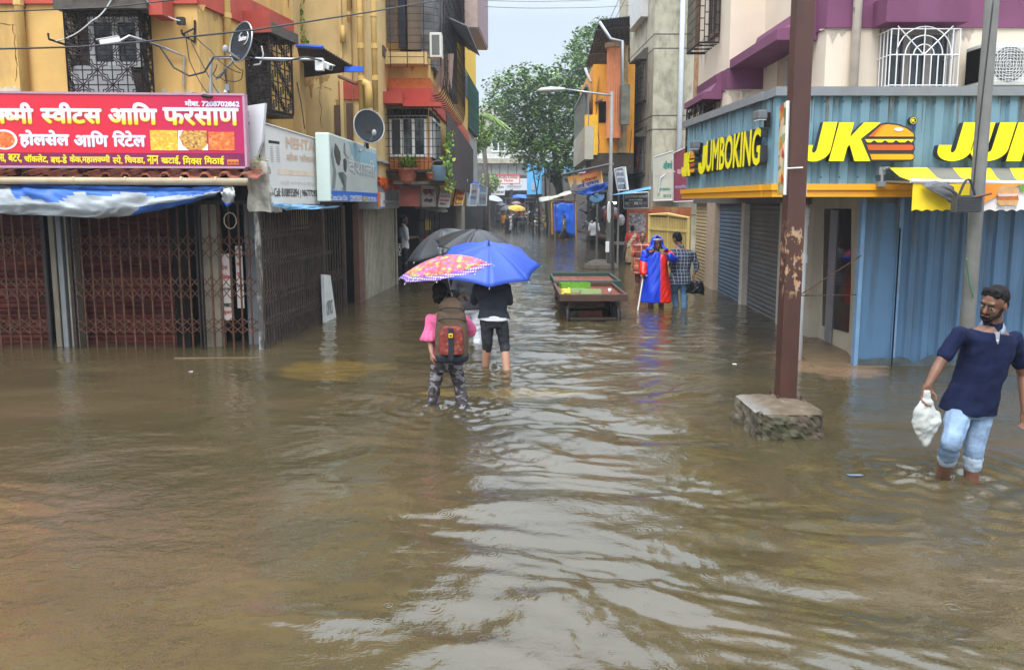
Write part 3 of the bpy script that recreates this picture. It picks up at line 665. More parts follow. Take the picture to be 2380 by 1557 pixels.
PANEL = M('shaded grimy cream panel', (.22, .19, .14), .7, .15, 3, stain=(.13, .075, .035), stain_amt=.5, stain_scale=(4, 4, 1.2))  # base tone set dark for the shade these posts stand in; stains are grime
for (u0, u1, n0, n1, mt) in ((109, 122, -.3, -.16, PANEL), (126, 138, -.25, -.12, SLATE), (146, 165, -.3, -.14, PANEL), (466, 482, -.3, -.1, PANEL), (484, 502, -.3, -.12, PANEL)):
    a0, a1 = sbox(LF, u0, u1, n1); s_ = MB(); s_.fbox(LF, a0, a1, -.4, 2.4, n0, n1); s_.build('post', mt, SH, bevel=.01)
a0, a1 = sbox(LF, 566, 604, -.3); s_ = MB(); s_.fbox(LF, a0, a1, -.4, 2.3, -.4, -.3); s_.build('side_panel', M('blue grey panel', (.12, .13, .14), .6, .2, 3), SH)
zB = [LF.p(300, v)[1] for v in (775, 738, 695, 642, 602, 546)]
bands = [(zB[0], zB[1]), (zB[2], zB[3]), (zB[4], zB[5])]
def gate(u0, u1, label):
    t = thing('collapsible_gate', label, 'gate', LF.w(LF.p(u0, 600)[0], 0), 'collapsible gates of the sweet shop'); a0, a1 = LF.p(u0, 600)[0], LF.p(u1, 600)[0]
    g = MB(); colgate(g, LF, a0, a1, -.4, 2.0, 0, .137, bands); g.build('lattice', RUST, t)
    f = MB(); f.fbox(LF, a0 - .03, a0 + .015, -.4, 2.03, .02, .05); f.fbox(LF, a1 - .015, a1 + .03, -.4, 2.03, .02, .05); f.fbox(LF, a0 + .016, a1 - .016, 1.98, 2.03, .02, .048); f.build('gate_frame', IRON, t)
    return t
gate(-60, 106, 'rusty collapsible gate at the left edge, left of the grey downpipe'); gate(168, 462, 'widest rusty collapsible gate in front of the dark red shutter'); gate(468, 602, 'narrow collapsible gate over the white posters beside the corner post')
cp = MB(); a = LF.p(610, 700)[0]; cp.fbox(LF, a - .045, a + .02, -.4, 2.05, .01, .075)
cp.build('corner_post', M('flaking white over black iron', (.05, .045, .04), .6, .3, 12, stain=(.62, .58, .5), stain_amt=.62, stain_scale=(9, 9, 3)), SH)
# posters stuck behind the gate
POSTER = M('damp paper poster', (.55, .48, .45), .8, .08, 5)
def poster(F, u0, v0, u1, v1, n, lines, label, slant=0):
    t = thing('poster', label, 'poster', F.w(*F.p((u0+u1)/2, v1, n), n)); m = MB(); a0, a1, z0, z1 = F.rect(u0, v0, u1, v1, n); m.fbox(F, a0, a1, z0, z1, n - .01, n); m.build('sheet', POSTER, t)
    for (b, x0, y0, x1, y1, c_) in lines:
        mb = MB(); w, h = a1 - a0, z1 - z0; mb.text(b, F.mat(a0 + w*x0, z1 - h*y1, n + .003), w*(x1 - x0), h*(y1 - y0), .03); mb.build('lettering', INK[c_], t)
    return t
INK = {'red': M('red print', (.45, .05, .05), .7, .05), 'black': M('black print', (.02, .02, .02), .7, .05), 'orange': M('orange print', (.65, .2, .06), .7), 'blue': M('blue print', (.03, .10, .38), .6), 'white': M('white print', (.8, .8, .8), .6, .03), 'yellow': M('yellow print', (.85, .62, .02), .6, .04), 'green': M('green print', (.02, .2, .14), .7), 'grey': M('grey print', (.25, .25, .26), .7), 'maroon': M('maroon print', (.2, .03, .04), .7)}
poster(LF, 512, 590, 544, 744, -.2, [('डे पर', .1, .16, .6, .24, 'red'), ('िमलेगा', .1, .3, .8, .38, 'red'), ('संपक', .1, .5, .8, .55, 'black'), ('9930801223', .05, .74, .95, .8, 'black'), ('दुकान', .1, .86, .9, .92, 'red')], 'left white paper poster with red writing behind the corner gate')
poster(LF, 546, 572, 568, 716, -.22, [('हमारे', .1, .1, .9, .17, 'red'), ('यहाँ', .1, .25, .7, .32, 'red'), ('पाव', .1, .42, .8, .5, 'red'), ('Contact', .1, .6, .9, .66, 'black')], 'narrow white paper poster to the right behind the corner gate')
# tiled eave, gutter pipe, hanging wire loop
TILE = M('old terracotta roof tile', (.30, .085, .045), .85, .35, 9, stain=(.10, .09, .085), stain_amt=.55, stain_scale=(3, 3, 3), bump=.4, bscale=25)
ev = MB(); za, zb_ = LF.p(300, 385, -.1)[1], LF.p(300, 411, .42)[1]; N = 46; st = (LF.L + 1.4) / N
for i in range(N):
    a = -1.3 + i * st; j = random.uniform(-.012, .012)
    if i % 2 == 0: pr = [(0, 0), (.25, .055), (.75, .055), (1, 0)]
    else: pr = [(0, -.0), (.3, -.012), (.7, -.012), (1, 0)]
    vs = []
    for (p_, h_) in pr: vs += [LF.w(a + p_*st, za + h_ + j, -.5), LF.w(a + p_*st, zb_ + h_ + j, .42), LF.w(a + p_*st, zb_ + h_ + j - .022, .42)]
    ev.add(vs, [(3*q, 3*q+3, 3*q+4, 3*q+1) for q in range(3)] + [(3*q+1, 3*q+4, 3*q+5, 3*q+2) for q in range(3)])
ev.build('tiled_eave', TILE, SH)
db = MB(); rg = random.Random(5)
for i in range(120):
    a = rg.uniform(-1, LF.L + .2); t_ = rg.random() ** .6; s_ = rg.uniform(.03, .13)
    Mx = Matrix.Translation(LF.w(a, za + (zb_ - za)*(1 - t_) * .9 + .05, .3 - .7*t_)) @ Euler((rg.uniform(-.3, .3), rg.uniform(-.3, .3), rg.uniform(0, 3))).to_matrix().to_4x4()
    db.mi = rg.choice([0, 0, 1, 1, 2]); db.box(-s_, s_, -s_*.5, s_*.5, 0, rg.uniform(.012, .035), Mx)
db.build('roof_rubble', [MOSS, M('chalky rubble', (.42, .36, .32), .9, .3, 20), TILE], SH)
gp = MB(); z_ = LF.p(300, 423, .5)[1]; pipe(gp, [LF.w(-1, z_ + .03, .5), LF.w(LF.p(575, 421, .5)[0], z_, .5)], .048, 12)
for u in (170, 290, 420, 500): a = LF.p(u, 421, .5)[0]; gp.tube([LF.w(a, z_ + .015, .5), LF.w(a + .03, z_ + .015, .5)], .053, 10)
gp.build('gutter_pipe', M('yellowed plastic gutter', (.42, .33, .21), .5, .12, 5, stain=(.2, .12, .07), stain_amt=.3), SH)
wl_ = MB(); c_ = P(535, 513, 10.55); wl_.tube([c_ + Vector((.085*math.sin(q*.63), 0, .11*math.cos(q*.63))) for q in range(11)], .007, 5); wl_.build('wire_loop', M('tan rope', (.4, .34, .25), .8), SH)
# corner stub of lumpy concrete with straw on it
t = thing('concrete_stub', 'lumpy whitewashed concrete stub between the tiled eave and the faded white sign, straw on top', 'wall stub', P(600, 490, 10.5))
cb = bmesh.new(); bmesh.ops.create_cube(cb, size=1); bmesh.ops.subdivide_edges(cb, edges=cb.edges[:], cuts=9, use_grid_fill=True)
F_ = Fr(P(584, 480, 10.5)[:2], P(630, 480, 10.5)[:2]); hgt = P(600, 378, 10.5).z - P(600, 492, 10.5).z; rg = random.Random(2)

m = MB(); c0 = P(604, 492, 10.5); vv = []
for v in cb.verts:
    p = Vector((v.co.x * .29, v.co.y * .5, (v.co.z + .5) * hgt)); d = mn.noise(p * 5) * .05 + mn.noise(p * 14) * .02; p += Vector((v.co.x, v.co.y, v.co.z)).normalized() * d
    p.x += -.04 * (p.z / hgt) ; vv.append(c0 + p + Vector((0, .25, 0)))
cb.verts.index_update(); m.add(vv, [tuple(v.index for v in f.verts) for f in cb.faces]); cb.free()
m.build('stub', M('dirty whitewash', (.42, .39, .33), .9, .3, 6, stain=(.07, .065, .06), stain_amt=.5, stain_scale=(4, 4, 2.5), bump=.6, bscale=25), t)
m = MB()
for i in range(160):
    p = P(600 + rg.uniform(-14, 12), 378 + rg.uniform(-8, 10), 10.5) + Vector((0, rg.uniform(-.1, .3), 0)); q = Vector((rg.uniform(-.1, .1), rg.uniform(-.06, .06), rg.uniform(-.06, .05))); m.tube([p, p + q*.5 + Vector((0, 0, .015)), p + q], .004, 3)
m.build('straw', M('dry straw', (.40, .36, .20), .9, .3, 30), t)
# ------------------------------------------------------------------ torn tarpaulin slung under the eave
def sheet(name, mats, F, rows, parent=None, nu=60, fold=.03, seed=0, matrow=None, thick=.004):
    """cloth slung between polylines given in pixels: rows of (points, n)"""
    rg = random.Random(seed); grid = []
    for pts, n in rows:
        L = []
        for i in range(nu + 1):
            f = i / nu * (len(pts) - 1); j = min(int(f), len(pts) - 2); t_ = f - j; t_ = t_ * t_ * (3 - 2*t_) if len(pts) > 3 else t_
            u = pts[j][0] + (pts[j+1][0] - pts[j][0]) * (f - j); v = pts[j][1] + (pts[j+1][1] - pts[j][1]) * (f - j)
            L.append(F.w(*F.p(u, v, n), n))
        grid.append(L)
    full = []; S = 5
    for r in range(len(grid) - 1):
        for k_ in range(S if r < len(grid) - 2 else S + 1):
            t_ = k_ / S; full.append([a.lerp(b, t_) for a, b in zip(grid[r], grid[r+1])])
    m = MB(); m.smooth = True; nr_ = len(full); vs = []
    for r, L in enumerate(full):
        for i, p in enumerate(L):
            d = (mn.noise(Vector((i * .12 + seed, r * .55, seed))) + .5 * mn.noise(Vector((i * .3, r * 1.3 + seed, 2)))) * fold; vs.append(p + F.n * d + Vector((0, 0, d * .4)))
    k0 = len(m.v); m.v += [tuple(v) for v in vs]
    for r in range(nr_ - 1):
        for i in range(nu):
            a = r * (nu + 1) + i; m.f.append((a, a + 1, a + nu + 2, a + nu + 1)); m.m.append(matrow(r / (nr_ - 1), i / nu) if matrow else 0); m.sm.append(True)
    o = m.build(name, mats, parent); s_ = o.modifiers.new('thick', 'SOLIDIFY'); s_.thickness = thick; return o
TARPW = M('grey white plastic sheet', (.33, .36, .38), .75, .25, 2.5, stain=(.13, .135, .125), stain_amt=.55, stain_scale=(1.2, 2, 5), bump=.3, bscale=12)
def mr_(r, i): return 1 if (r < .40 + .12*math.sin(i*9) + .06*math.sin(i*31) and i > .10) or (r > .72 and i > .62) else 0
tp = sheet('tarpaulin', [TARPW, M('faded blue tarpaulin', (.022, .11, .42), .6, .25, 4, stain=(.2, .24, .28), stain_amt=.3)], LF, [([(-20, 432), (60, 430), (200, 432), (330, 434), (440, 437), (524, 433)], .3), ([(-20, 446), (60, 442), (200, 448), (330, 452), (440, 448), (520, 440)], .55), ([(-20, 474), (100, 476), (220, 485), (320, 478), (430, 462), (505, 448)], .60), ([(-20, 497), (60, 500), (200, 507), (290, 503), (400, 482), (500, 456)], .5)], nu=90, fold=.055, seed=3, matrow=mr_)
tag(tp, 'long torn white and blue tarpaulin sagging under the gutter of the sweet shop', 'tarpaulin')
tp = sheet('plastic_bundle', [M('clear grey plastic', (.36, .38, .37), .3, .3, 9), TARPB], LF, [([(512, 436), (535, 430), (545, 436)], .45), ([(515, 452), (530, 448), (545, 452)], .6), ([(518, 468), (528, 482), (541, 470)], .5)], nu=20, fold=.09, seed=8, matrow=lambda r, i: 1 if r > .8 else 0)
tag(tp, 'knotted bundle of grey and blue plastic at the end of the tarpaulin', 'plastic sheet')

# ------------------------------------------------------------------ the big pink sweet shop sign
SF = Fr(P(-120, 300, 10.0)[:2], P(566, 300, 10.25)[:2])
sg = thing('shop_sign', 'wide pink and red sign with big white to yellow Devanagari lettering above the tiled eave', 'sign', SF.w(2, 2.5))
kp = Mt('glossy pink flex print', .5); xx = kp.sep()
zS0, zS1 = SF.p(400, 386)[1], SF.p(400, 222)[1]
fx = kp.math('DIVIDE', kp.math('ADD', xx[0], 7.0), 3.5)
cA = kp.ramp(fx, [(.0, (.66, .014, .035)), (.55, (.66, .010, .038)), (1.0, (.42, .005, .085))])
kp.color(cA)
m = MB(); z0l, z0r = SF.p(-120, 381)[1], SF.p(560, 387)[1]; m.fbox(SF, 0, SF.L, zS0 + .16, zS1, -.12, 0); m.build('panel', kp.m, sg)
m = MB(); m.fbox(SF, 0, SF.L, zS0, zS0 + .157, -.12, 0); m.build('lower_strip', M('plum flex print', (.20, .012, .075), .35, .1, 2), sg)
m = MB(); m.fbox(SF, 0, SF.L + .03, zS1 + .003, zS1 + .03, -.13, .01); m.fbox(SF, SF.L + .003, SF.L + .03, zS0 - .01, zS1, -.13, .01); m.fbox(SF, 0, SF.L, zS0 - .03, zS0 - .003, -.13, .005); m.build('frame', M('pale pink frame', (.45, .25, .33), .4), sg)
kg = Mt('white to yellow print', .4); z_ = kg.sep()[2]
zl0, zl1 = SF.p(300, 290)[1], SF.p(300, 236)[1]
fz = kg.math('DIVIDE', kg.math('SUBTRACT', z_, zl0), zl1 - zl0); kg.color(kg.ramp(fz, [(.0, (.88, .60, .0)), (.14, (.88, .68, .04)), (.36, (.74, .72, .80)), (1, (.72, .74, .90))]))
LAV = M('pale lilac print', (.70, .70, .88), .4, .03)
SHAD = M('orange print edge', (.62, .12, .03), .4)
for (b, u0, v0, u1, v1) in (('क~ष~मी', -22, 238, 80, 288), ('स~वीटस', 92, 238, 238, 288), ('आिण', 249, 238, 367, 290), ('फरसाण', 377, 250, 556, 292)):
    lett(SF, b, u0 + 1.5, v0 + 1.5, u1 + 1.5, v1 + 2, .003, SHAD, sg, .055); lett(SF, b, u0, v0, u1, v1, .006, kg.m, sg, .045)
for (b, u0, v0, u1, v1) in (('होलसेल', 43, 302, 163, 344), ('आिण', 170, 304, 253, 342), ('िरटेल', 260, 304, 340, 342)): lett(SF, b, u0, v0, u1, v1, .004, LAV, sg, .045)
lett(SF, 'मोबा. 7208702862', 429, 232, 557, 248, .004, LAV, sg, .05)
xs = -2
for b, w_ in (('स,', 16), ('बटर,', 33), ('चॉकलेट,', 57), ('बथ-डे', 40), ('केक,महालक~ष~मी', 96), ('स~पे.', 24), ('िचवडा,', 48), ('नान', 28), ('खटाई,', 46), ('िमक~स', 46), ('िमठाई', 48)):
    v0 = 358 + xs * .010; lett(SF, b, xs, v0, xs + w_, v0 + 21, .004, INK['yellow'], sg, .035); xs += w_ + 4.2
def foodmat(name, cs, sc_):
    k_ = Mt(name, .5); v_ = k_.vor((sc_, sc_, sc_ * 1.4), out='Color'); r_ = k_.sep(v_)[0]; n = len(cs); k_.color(k_.ramp(r_, [(i / max(1, n-1), c_) for i, c_ in enumerate(cs)])); return k_.m
FD = [foodmat('printed fried snack', [(.85, .5, .03), (.70, .32, .02), (.9, .66, .12)], 34), foodmat('printed mixed snack', [(.42, .16, .03), (.75, .42, .08), (.24, .07, .02), (.8, .5, .12)], 38), foodmat('printed orange snack', [(.75, .16, .03), (.6, .09, .02), (.85, .33, .08)], 30)]
m = MB()
for i, (u0, u1, v0, v1) in enumerate(((348, 414, 303, 350), (418, 482, 304, 349), (484, 546, 307, 350))): a0, a1, z0, z1 = SF.rect(u0, v0, u1, v1, .003); m.mi = i; m.fquad(SF, a0, a1, z0, z1, .003 + .0005*i)
m.build('snack_picture', FD, sg)
m = MB(); 
m.prism([SF.p(u, v, 0) for u, v in ((414, 304), (426, 303), (417, 320), (426, 340), (440, 350), (414, 350))][::-1], .001, SF.mat(0, 0, .005)); m.prism([SF.p(u, v, 0) for u, v in ((470, 350), (484, 334), (484, 350))][::-1], .001, SF.mat(0, 0, .0055)); m.build('bowl_picture', WHITE, sg)
m = MB(); cx, cz = SF.p(10, 325, 0); 
for r_, mi, dn in ((.155, 0, .003), (.125, 1, .005)):
    m.mi = mi; m.prism([(cx + r_*1.05*math.cos(q*.2618), cz + r_*.82*math.sin(q*.2618)) for q in range(24)], .001, SF.mat(0, 0, dn))
m.build('bowl_picture', [WHITE, FD[2]], sg)
m = MB(); a0, a1, z0, z1 = SF.rect(528, 371, 555, 383, .003); m.fquad(SF, a0, a1, z0, z1, .003); o = m.build('printer_mark', M('orange print block', (.8, .22, .03), .5), sg)
lett(SF, '809 7637 690', 530, 376, 554, 381, .005, INK['maroon'], sg, .03)
# white board peeking out behind it
WF = Fr(P(555, 300, 10.55)[:2], P(615, 300, 10.45)[:2]); t = thing('signboard', 'white signboard edge with grey outlined characters, half hidden behind the pink sign', 'sign', WF.w(.1, 2.6))
m = MB(); q = [WF.p(u, v, 0) for u, v in ((540, 385), (590, 380), (608, 330), (616, 240), (540, 252))]; m.prism(q, .05, WF.mat(0, 0, -.05)); m.build('panel', M('white flex sheet', (.62, .63, .64), .5, .05, 2), t)
lett(WF, '2', 569, 256, 579, 272, .004, INK['grey'], t, 0); lett(WF, 'ण', 556, 284, 582, 332, .004, INK['grey'], t, .02)

# ------------------------------------------------------------------ left street side: optician's and neighbours
OS = thing('shop_row', 'row of dark shop fronts with folding grilles along the left side of the lane', 'shop', (-3.6, 13, 0))
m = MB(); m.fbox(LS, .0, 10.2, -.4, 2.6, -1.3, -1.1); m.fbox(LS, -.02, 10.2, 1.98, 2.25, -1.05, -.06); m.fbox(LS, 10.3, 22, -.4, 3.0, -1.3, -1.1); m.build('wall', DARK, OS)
fm = MB(); aP = [LS.p(u, 600)[0] for u in (752, 757, 833, 845, 922, 930)]
fm.fbox(LS, aP[2], aP[3], -.4, 2.0, -.1, .02); fm.build('post', M('brown painted post', (.13, .06, .035), .6, .2, 4), OS)
fm = MB(); fm.fbox(LS, aP[3] + .02, aP[4] + .3, 2.0, 2.06, -.5, .35); fm.build('ledge', M('wet grey ledge', (.3, .28, .25), .6), OS)
fm = MB(); fm.fbox(LS, 3.4, 4.3, -.4, 1.9, -1.08, -.9); fm.fbox(LS, 2.9, 4.9, 1.0, 1.06, -.88, -.5); fm.build('shelf', M('dim brown shelving', (.07, .045, .03), .7, .5, 4), OS)
def sgate(u0, u1, mat, step, label, bands_=None, r=.011, grp='folding grilles along the left lane'):
    t = thing('folding_grille', label, 'gate', LS.w(LS.p(u0, 600)[0], 0), grp); a0, a1 = LS.p(u0, 600)[0], LS.p(u1, 600)[0]; g = MB(); colgate(g, LS, a0, a1, -.4, 1.95, -.03, step, bands_ or [], r); g.build('lattice', mat, t)
    f = MB(); f.fbox(LS, a0, a1, 1.955, 2.0, -.06, .0); f.fbox(LS, a1 - .02, a1 + .03, -.4, 1.95, -.01, .03); f.build('gate_frame', mat, t); return t
DIRON = M('dusty brown iron', (.075, .052, .042), .7, .35, 9, stain=(.16, .09, .05), stain_amt=.4, spec=.2)
sgate(616, 752, DIRON, .105, 'dark folding grille just right of the flaking corner post', [(.25, .42), (.62, .8), (1.1, 1.28), (1.5, 1.65)])
sgate(758, 800, DIRON, .15, 'open dark grille at the doorway behind the leaning white board', [(.6, .8)])
cgt = sgate(847, 921, M('cream painted grille', (.52, .47, .35), .6, .2, 6, stain=(.14, .09, .05), stain_amt=.45, stain_scale=(6, 6, 1.5)), .11, 'cream folding shutter grille under the grey cabinet with orange letters', None, .004)
a0, a1 = LS.p(847, 600)[0], LS.p(921, 600)[0]; g = MB(); k_ = int((a1 - a0)/.12)
for i in range(k_): a = a0 + .12*i; g.fbox(LS, a - .026, a + .026, -.4, 1.95, -.004, .002)
g.build('slats', M('cream painted grille', (.52, .47, .35)), cgt)
bd = MB(); a0, a1 = LS.p(850, 600)[0], LS.p(920, 600)[0]; bd.fbox(LS, a0, a1, -.4, 1.95, -.2, -.14); bd.build('backing', M('dark ochre backing', (.025, .02, .014), .8), OS)
# leaning white board at the doorway
t = thing('leaning_board', 'small white board leaning at the flooded doorway beside the dark grille', 'board', G(768, 742))
BF = Fr(P(752, 700, 12.9)[:2], P(783, 700, 13.6)[:2]); m = MB(); q = [BF.p(u, v, 0) for u, v in ((757, 752), (782, 740), (768, 640), (752, 638))]; m.prism(q, .05, BF.mat(0, 0, -.05)); m.build('panel', M('white laminate', (.66, .66, .62), .4, .08), t)
lett(BF, 'OPTICS', 759, 700, 774, 735, .004, INK['grey'], t, .02)
# faded white sign, then the eyewear light box
MF = Fr(P(613, 380, 10.5)[:2], P(742, 380, 11.9)[:2])
t = thing('shop_sign', 'faded white sign with ghosted orange lettering and two phone numbers', 'sign', MF.w(.5, 2))
m = MB(); q = [MF.p(u, v, 0) for u, v in ((630, 473), (744, 475), (735, 323), (612, 286))]; m.prism(q, .10, MF.mat(0, 0, -.10)); m.build('panel', M('bleached white flex', (.64, .62, .58), .5, .05, 2, stain=(.62, .47, .36), stain_amt=.25, stain_scale=(1.2, 1.2, 3)), t)
m = MB(); m.tube([MF.w(*MF.p(u, v, .012), .012) for u, v in ((630, 473), (612, 286))], .012, 5); m.tube([MF.w(*MF.p(u, v, .012), .012) for u, v in ((612, 286), (735, 323))], .010, 5); m.build('frame', M('pale frame', (.5, .5, .48), .5), t)
GHO = M('bleached orange print', (.62, .42, .29), .6, .08); 
lett(MF, 'MEHTA', 664, 318, 731, 344, .004, GHO, t, .05); lett(MF, 'लोक फोकस', 666, 354, 732, 373, .004, GHO, t, .02)
m = MB(); a0, a1, z0, z1 = MF.rect(646, 393, 733, 411, .003); m.fquad(MF, a0, a1, z0, z1, .003); m.build('faded_band', M('peach print', (.66, .53, .42), .6), t)
lett(MF, 'चश्मे कॉन्टॅक्ट लेन्स', 651, 419, 733, 431, .004, M('very pale print', (.58, .53, .48), .6), t, .0)
lett(MF, 'Call: 8108935894', 637, 437, 695, 457, .004, INK['black'], t, .012); lett(MF, '| 9867772925', 698, 441, 740, 461, .004, INK['black'], t, .012)
m = MB(); 
for (u0, v0, u1, v1, mi) in ((626, 318, 650, 321, 0), (624, 326, 650, 336, 1)): a0, a1, z0, z1 = MF.rect(u0, v0, u1, v1, .003); m.mi = mi; m.fquad(MF, a0, a1, z0, z1, .003)
for r_ in range(9):
    for (u0, u1) in ((627, 634), (641, 649)): a0, a1, z0, z1 = MF.rect(u0 + r_*.3, 341 + r_*4.2, u1 + r_*.3, 343 + r_*4.2, .003); m.mi = 2; m.fquad(MF, a0, a1, z0, z1, .003)
m.build('printed_list', [WHITE, INK['black'], INK['grey']], t)
EF_ = Fr(P(734, 380, 11.7)[:2], P(767, 380, 11.75)[:2]); E2 = Fr(P(767, 380, 11.75)[:2], P(876, 380, 15.3)[:2])
t = thing('light_box', 'eyewear light box sign with two dark lens shapes and a blue strip at its foot', 'sign', E2.w(.3, 2))
kz = [(735, 306), (767, 307)]
m = MB(); za0, za1 = E2.p(767, 469)[1], E2.p(767, 309)[1]; c1_ = EF_.A; c2_ = E2.A; c3_ = E2.B; c4_ = Vector((E2.B.x - .5, E2.B.y + .1, 0)); m.prism([c1_[:2], c2_[:2], c3_[:2], (c3_.x - .42, c3_.y), ][::1], za1 - za0, Matrix.Translation((0, 0, za0))); m.build('box', M('pale green acrylic', (.55, .64, .58), .4, .06, 2, stain=(.35, .38, .32), stain_amt=.25), t, bevel=.02)
m = MB(); a0, a1 = .02, E2.L - .02; m.fquad(E2, a0, a1, za0 + .17, za1 - .03, .004); m.build('face', M('weathered pale print', (.43, .47, .44), .5, .1, 1.5), t)
m = MB(); a_ = E2.p(820, 340, .006)[0]; m.add([E2.w(a_ - .25, za1 - .06, .007), E2.w(a1, za1 - .06, .007), E2.w(a1, za1 - .42, .007), E2.w(a_ + .1, za1 - .42, .007)], [(0, 3, 2, 1)]); m.build('sky_print', M('pale blue print', (.25, .43, .52), .5), t)
m = MB(); m.fquad(E2, a0, a1, za0 + .01, za0 + .167, .006); m.build('blue_strip', M('blue print strip', (.01, .13, .55), .4), t)
lett(E2, 'Contact Lens Clinic', 769, 452, 808, 466, .009, INK['white'], t, .02); lett(E2, 'COMPUTERISED', 813, 454, 842, 468, .009, INK['white'], t, .02); lett(E2, 'FREE', 844, 457, 853, 468, .009, INK['yellow'], t, .02); lett(E2, 'EYE TESTING', 854, 458, 875, 469, .009, INK['white'], t, .02)
lett(E2, '9273414636', 848, 341, 873, 351, .009, INK['white'], t, .02)
lett(E2, 'वैशाली', 810, 360, 873, 404, .008, INK['grey'], t, .03); lett(E2, 'वैशाली', 809, 358, 872, 402, .010, M('pale raised print', (.52, .57, .55), .5), t, .028)
m = MB()
def blobp(F, pts, n): mb_ = [F.p(u, v, n) for u, v in pts]; m.prism(mb_[::-1], .001, F.mat(0, 0, n))
m.mi = 0; blobp(E2, [(779, 333), (776, 352), (782, 378), (788, 386), (792, 372), (791, 354), (785, 342)], .008); blobp(E2, [(798, 372), (799, 392), (803, 402), (806, 392), (806, 374), (802, 368)], .008)
m.mi = 1; blobp(E2, [(772, 338), (770, 360), (775, 395), (772, 440), (778, 440), (782, 405), (778, 380), (774, 358)], .0085); blobp(E2, [(786, 402), (796, 412), (797, 400), (801, 428), (794, 440), (804, 446), (806, 410)], .0085); blobp(E2, [(800, 330), (799, 356), (803, 362), (812, 372), (804, 358), (802, 335)], .0085)
m.build('face_print', [M('dark lens print', (.04, .045, .045), .3), M('grey sketch print', (.17, .2, .19), .5)], t)
ks = sheet('plastic_sheet', [M('sky blue thin sheet', (.20, .42, .62), .4, .2, 5), TARPW], MF, [([(636, 472), (690, 476), (742, 478), (790, 480)], .05), ([(634, 480), (665, 486), (720, 487), (780, 483)], .1)], nu=40, fold=.06, seed=5)
tag(ks, 'thin sky blue plastic strip hanging below the faded white sign', 'plastic sheet')
# grey cabinet with orange raised letters
GF = Fr(P(877, 430, 15.6)[:2], P(926, 430, 19.2)[:2]); t = thing('sign_cabinet', 'grey metal shop cabinet with bright orange raised letters', 'sign', GF.w(.4, 2))
m = MB(); z0 = GF.p(900, 485)[1]; z1_ = GF.p(900, 385)[1]; m.fbox(GF, 0, GF.L, z0, z1_, -.4, 0); m.build('box', M('grey sheet metal', (.27, .29, .31), .5, .1, 2), t)
m = MB(); m.fbox(GF, -.1, GF.L + .5, z1_ + .003, z1_ + .05, -.5, .10); m.build('canopy', M('pale grey sheet', (.42, .42, .41), .5), t)
ORG = M('bright orange acrylic', (.95, .17, .01), .4, .04)
lett(GF, 'राय एण्ड सन्स जनरल', 877, 411, 925, 441, .01, [ORG, M('orange letter edge', (.6, .08, .01), .5)], t, .03, .05)
m = MB(); fb(m, GF, 878, 445, 884, 478, .001, .008); o = m.build('side_label', [ORG], t)
m = MB(); fb(m, GF, 886, 447, 895, 481, .001, .02); m.build('sticker', WHITE, t)
t = thing('meter_box', 'rust stained red brown wall panel below the big potted plant', 'panel', P(950, 480, 19.5)); RF_ = Fr(P(926, 450, 16.75)[:2], P(976, 450, 16.8)[:2]); m = MB(); q = RF_.rect(927, 434, 976, 480); m.fbox(RF_, q[0], q[1], q[2], q[3], -.3, 0); m.build('panel', M('rusty red panel', (.22, .055, .035), .8, .35, 5, stain=(.09, .045, .035), stain_amt=.5, stain_scale=(6, 6, 1)), t)
lg = MB(); q = RF_.rect(915, 422, 1016, 430); lg.fbox(RF_, q[0], q[1] + .15, q[2], q[3], -.9, .2); lg.build('ledge', MOSS, t)
m = MB(); q = RF_.rect(935, 397, 985, 421); m.fbox(RF_, q[0], q[1] + .1, q[2], q[3], -1.1, -.9); m.build('back_wall', M('orange back wall', (.45, .2, .045), .8), t)
# smaller boards down the lane (outline px, depth px left/right, colours, lines)
def board(name, label, uv, Yl, Yr, mat, lines, frame=True, cat='sign', th=.06):
    us = [u for u, v in uv]; F = Fr(P(min(us), 450, Yl)[:2], P(max(us), 450, Yr)[:2]); t = thing(name, label, cat, F.w(F.L/2, F.p(*uv[0])[1])); m = MB(); m.prism([F.p(u, v, 0) for u, v in uv], th, F.mat(0, 0, -th)); m.build('panel', mat, t)
    if frame:
        m = MB(); n = len(uv)
        for i in range(n): m.tube([F.w(*F.p(*uv[i], .0), .0), F.w(*F.p(*uv[(i+1) % n], .0), .0)], .022, 4)
        m.build('frame', M('pale board frame', (.5, .48, .46), .5), t)
    for l in lines: lett(F, l[0], *l[1:5], .006, INK[l[5]] if isinstance(l[5], str) else l[5], t, l[6] if len(l) > 6 else .03)
    return t, F
PAP = M('bleached board face', (.53, .47, .43), .6, .08, 2)
board('signboard', 'white board with red and black Devanagari words beside the rust stained panel', [(980, 479), (1011, 479), (1011, 434), (980, 431)], 20.2, 20.6, PAP, [('महाराष्ट्र', 983, 440, 1009, 457, 'maroon', .04), ('लाँन्ड्री', 986, 461, 1006, 472, 'black', .04)])
board('signboard', 'white board with faded red bars next to the red and yellow banner', [(1018, 480), (1043, 482), (1049, 442), (1024, 438)], 21, 23, PAP, [('बालाजी', 1027, 442, 1045, 450, 'grey', .03), ('जनरल स्टोअर्स', 1024, 453, 1046, 460, 'red', .05), ('मोबाईल', 1022, 463, 1045, 469, 'red', .05), ('रिचार्ज', 1022, 471, 1036, 478, 'black', .03)])
t, F = board('banner', 'tilted red banner with yellow bars of lettering on the left of the lane', [(1055, 478), (1074, 477), (1086, 418), (1066, 414)], 24, 26, M('red flex print', (.50, .03, .025), .5, .1), [('श्री गणेश', 1068, 424, 1083, 433, 'yellow', .04), ('मोबाईल', 1066, 436, 1081, 447, 'yellow', .09), ('रिपेअरिंग', 1062, 452, 1078, 459, 'yellow', .09), ('सेंटर', 1060, 464, 1075, 474, 'yellow', .10)])
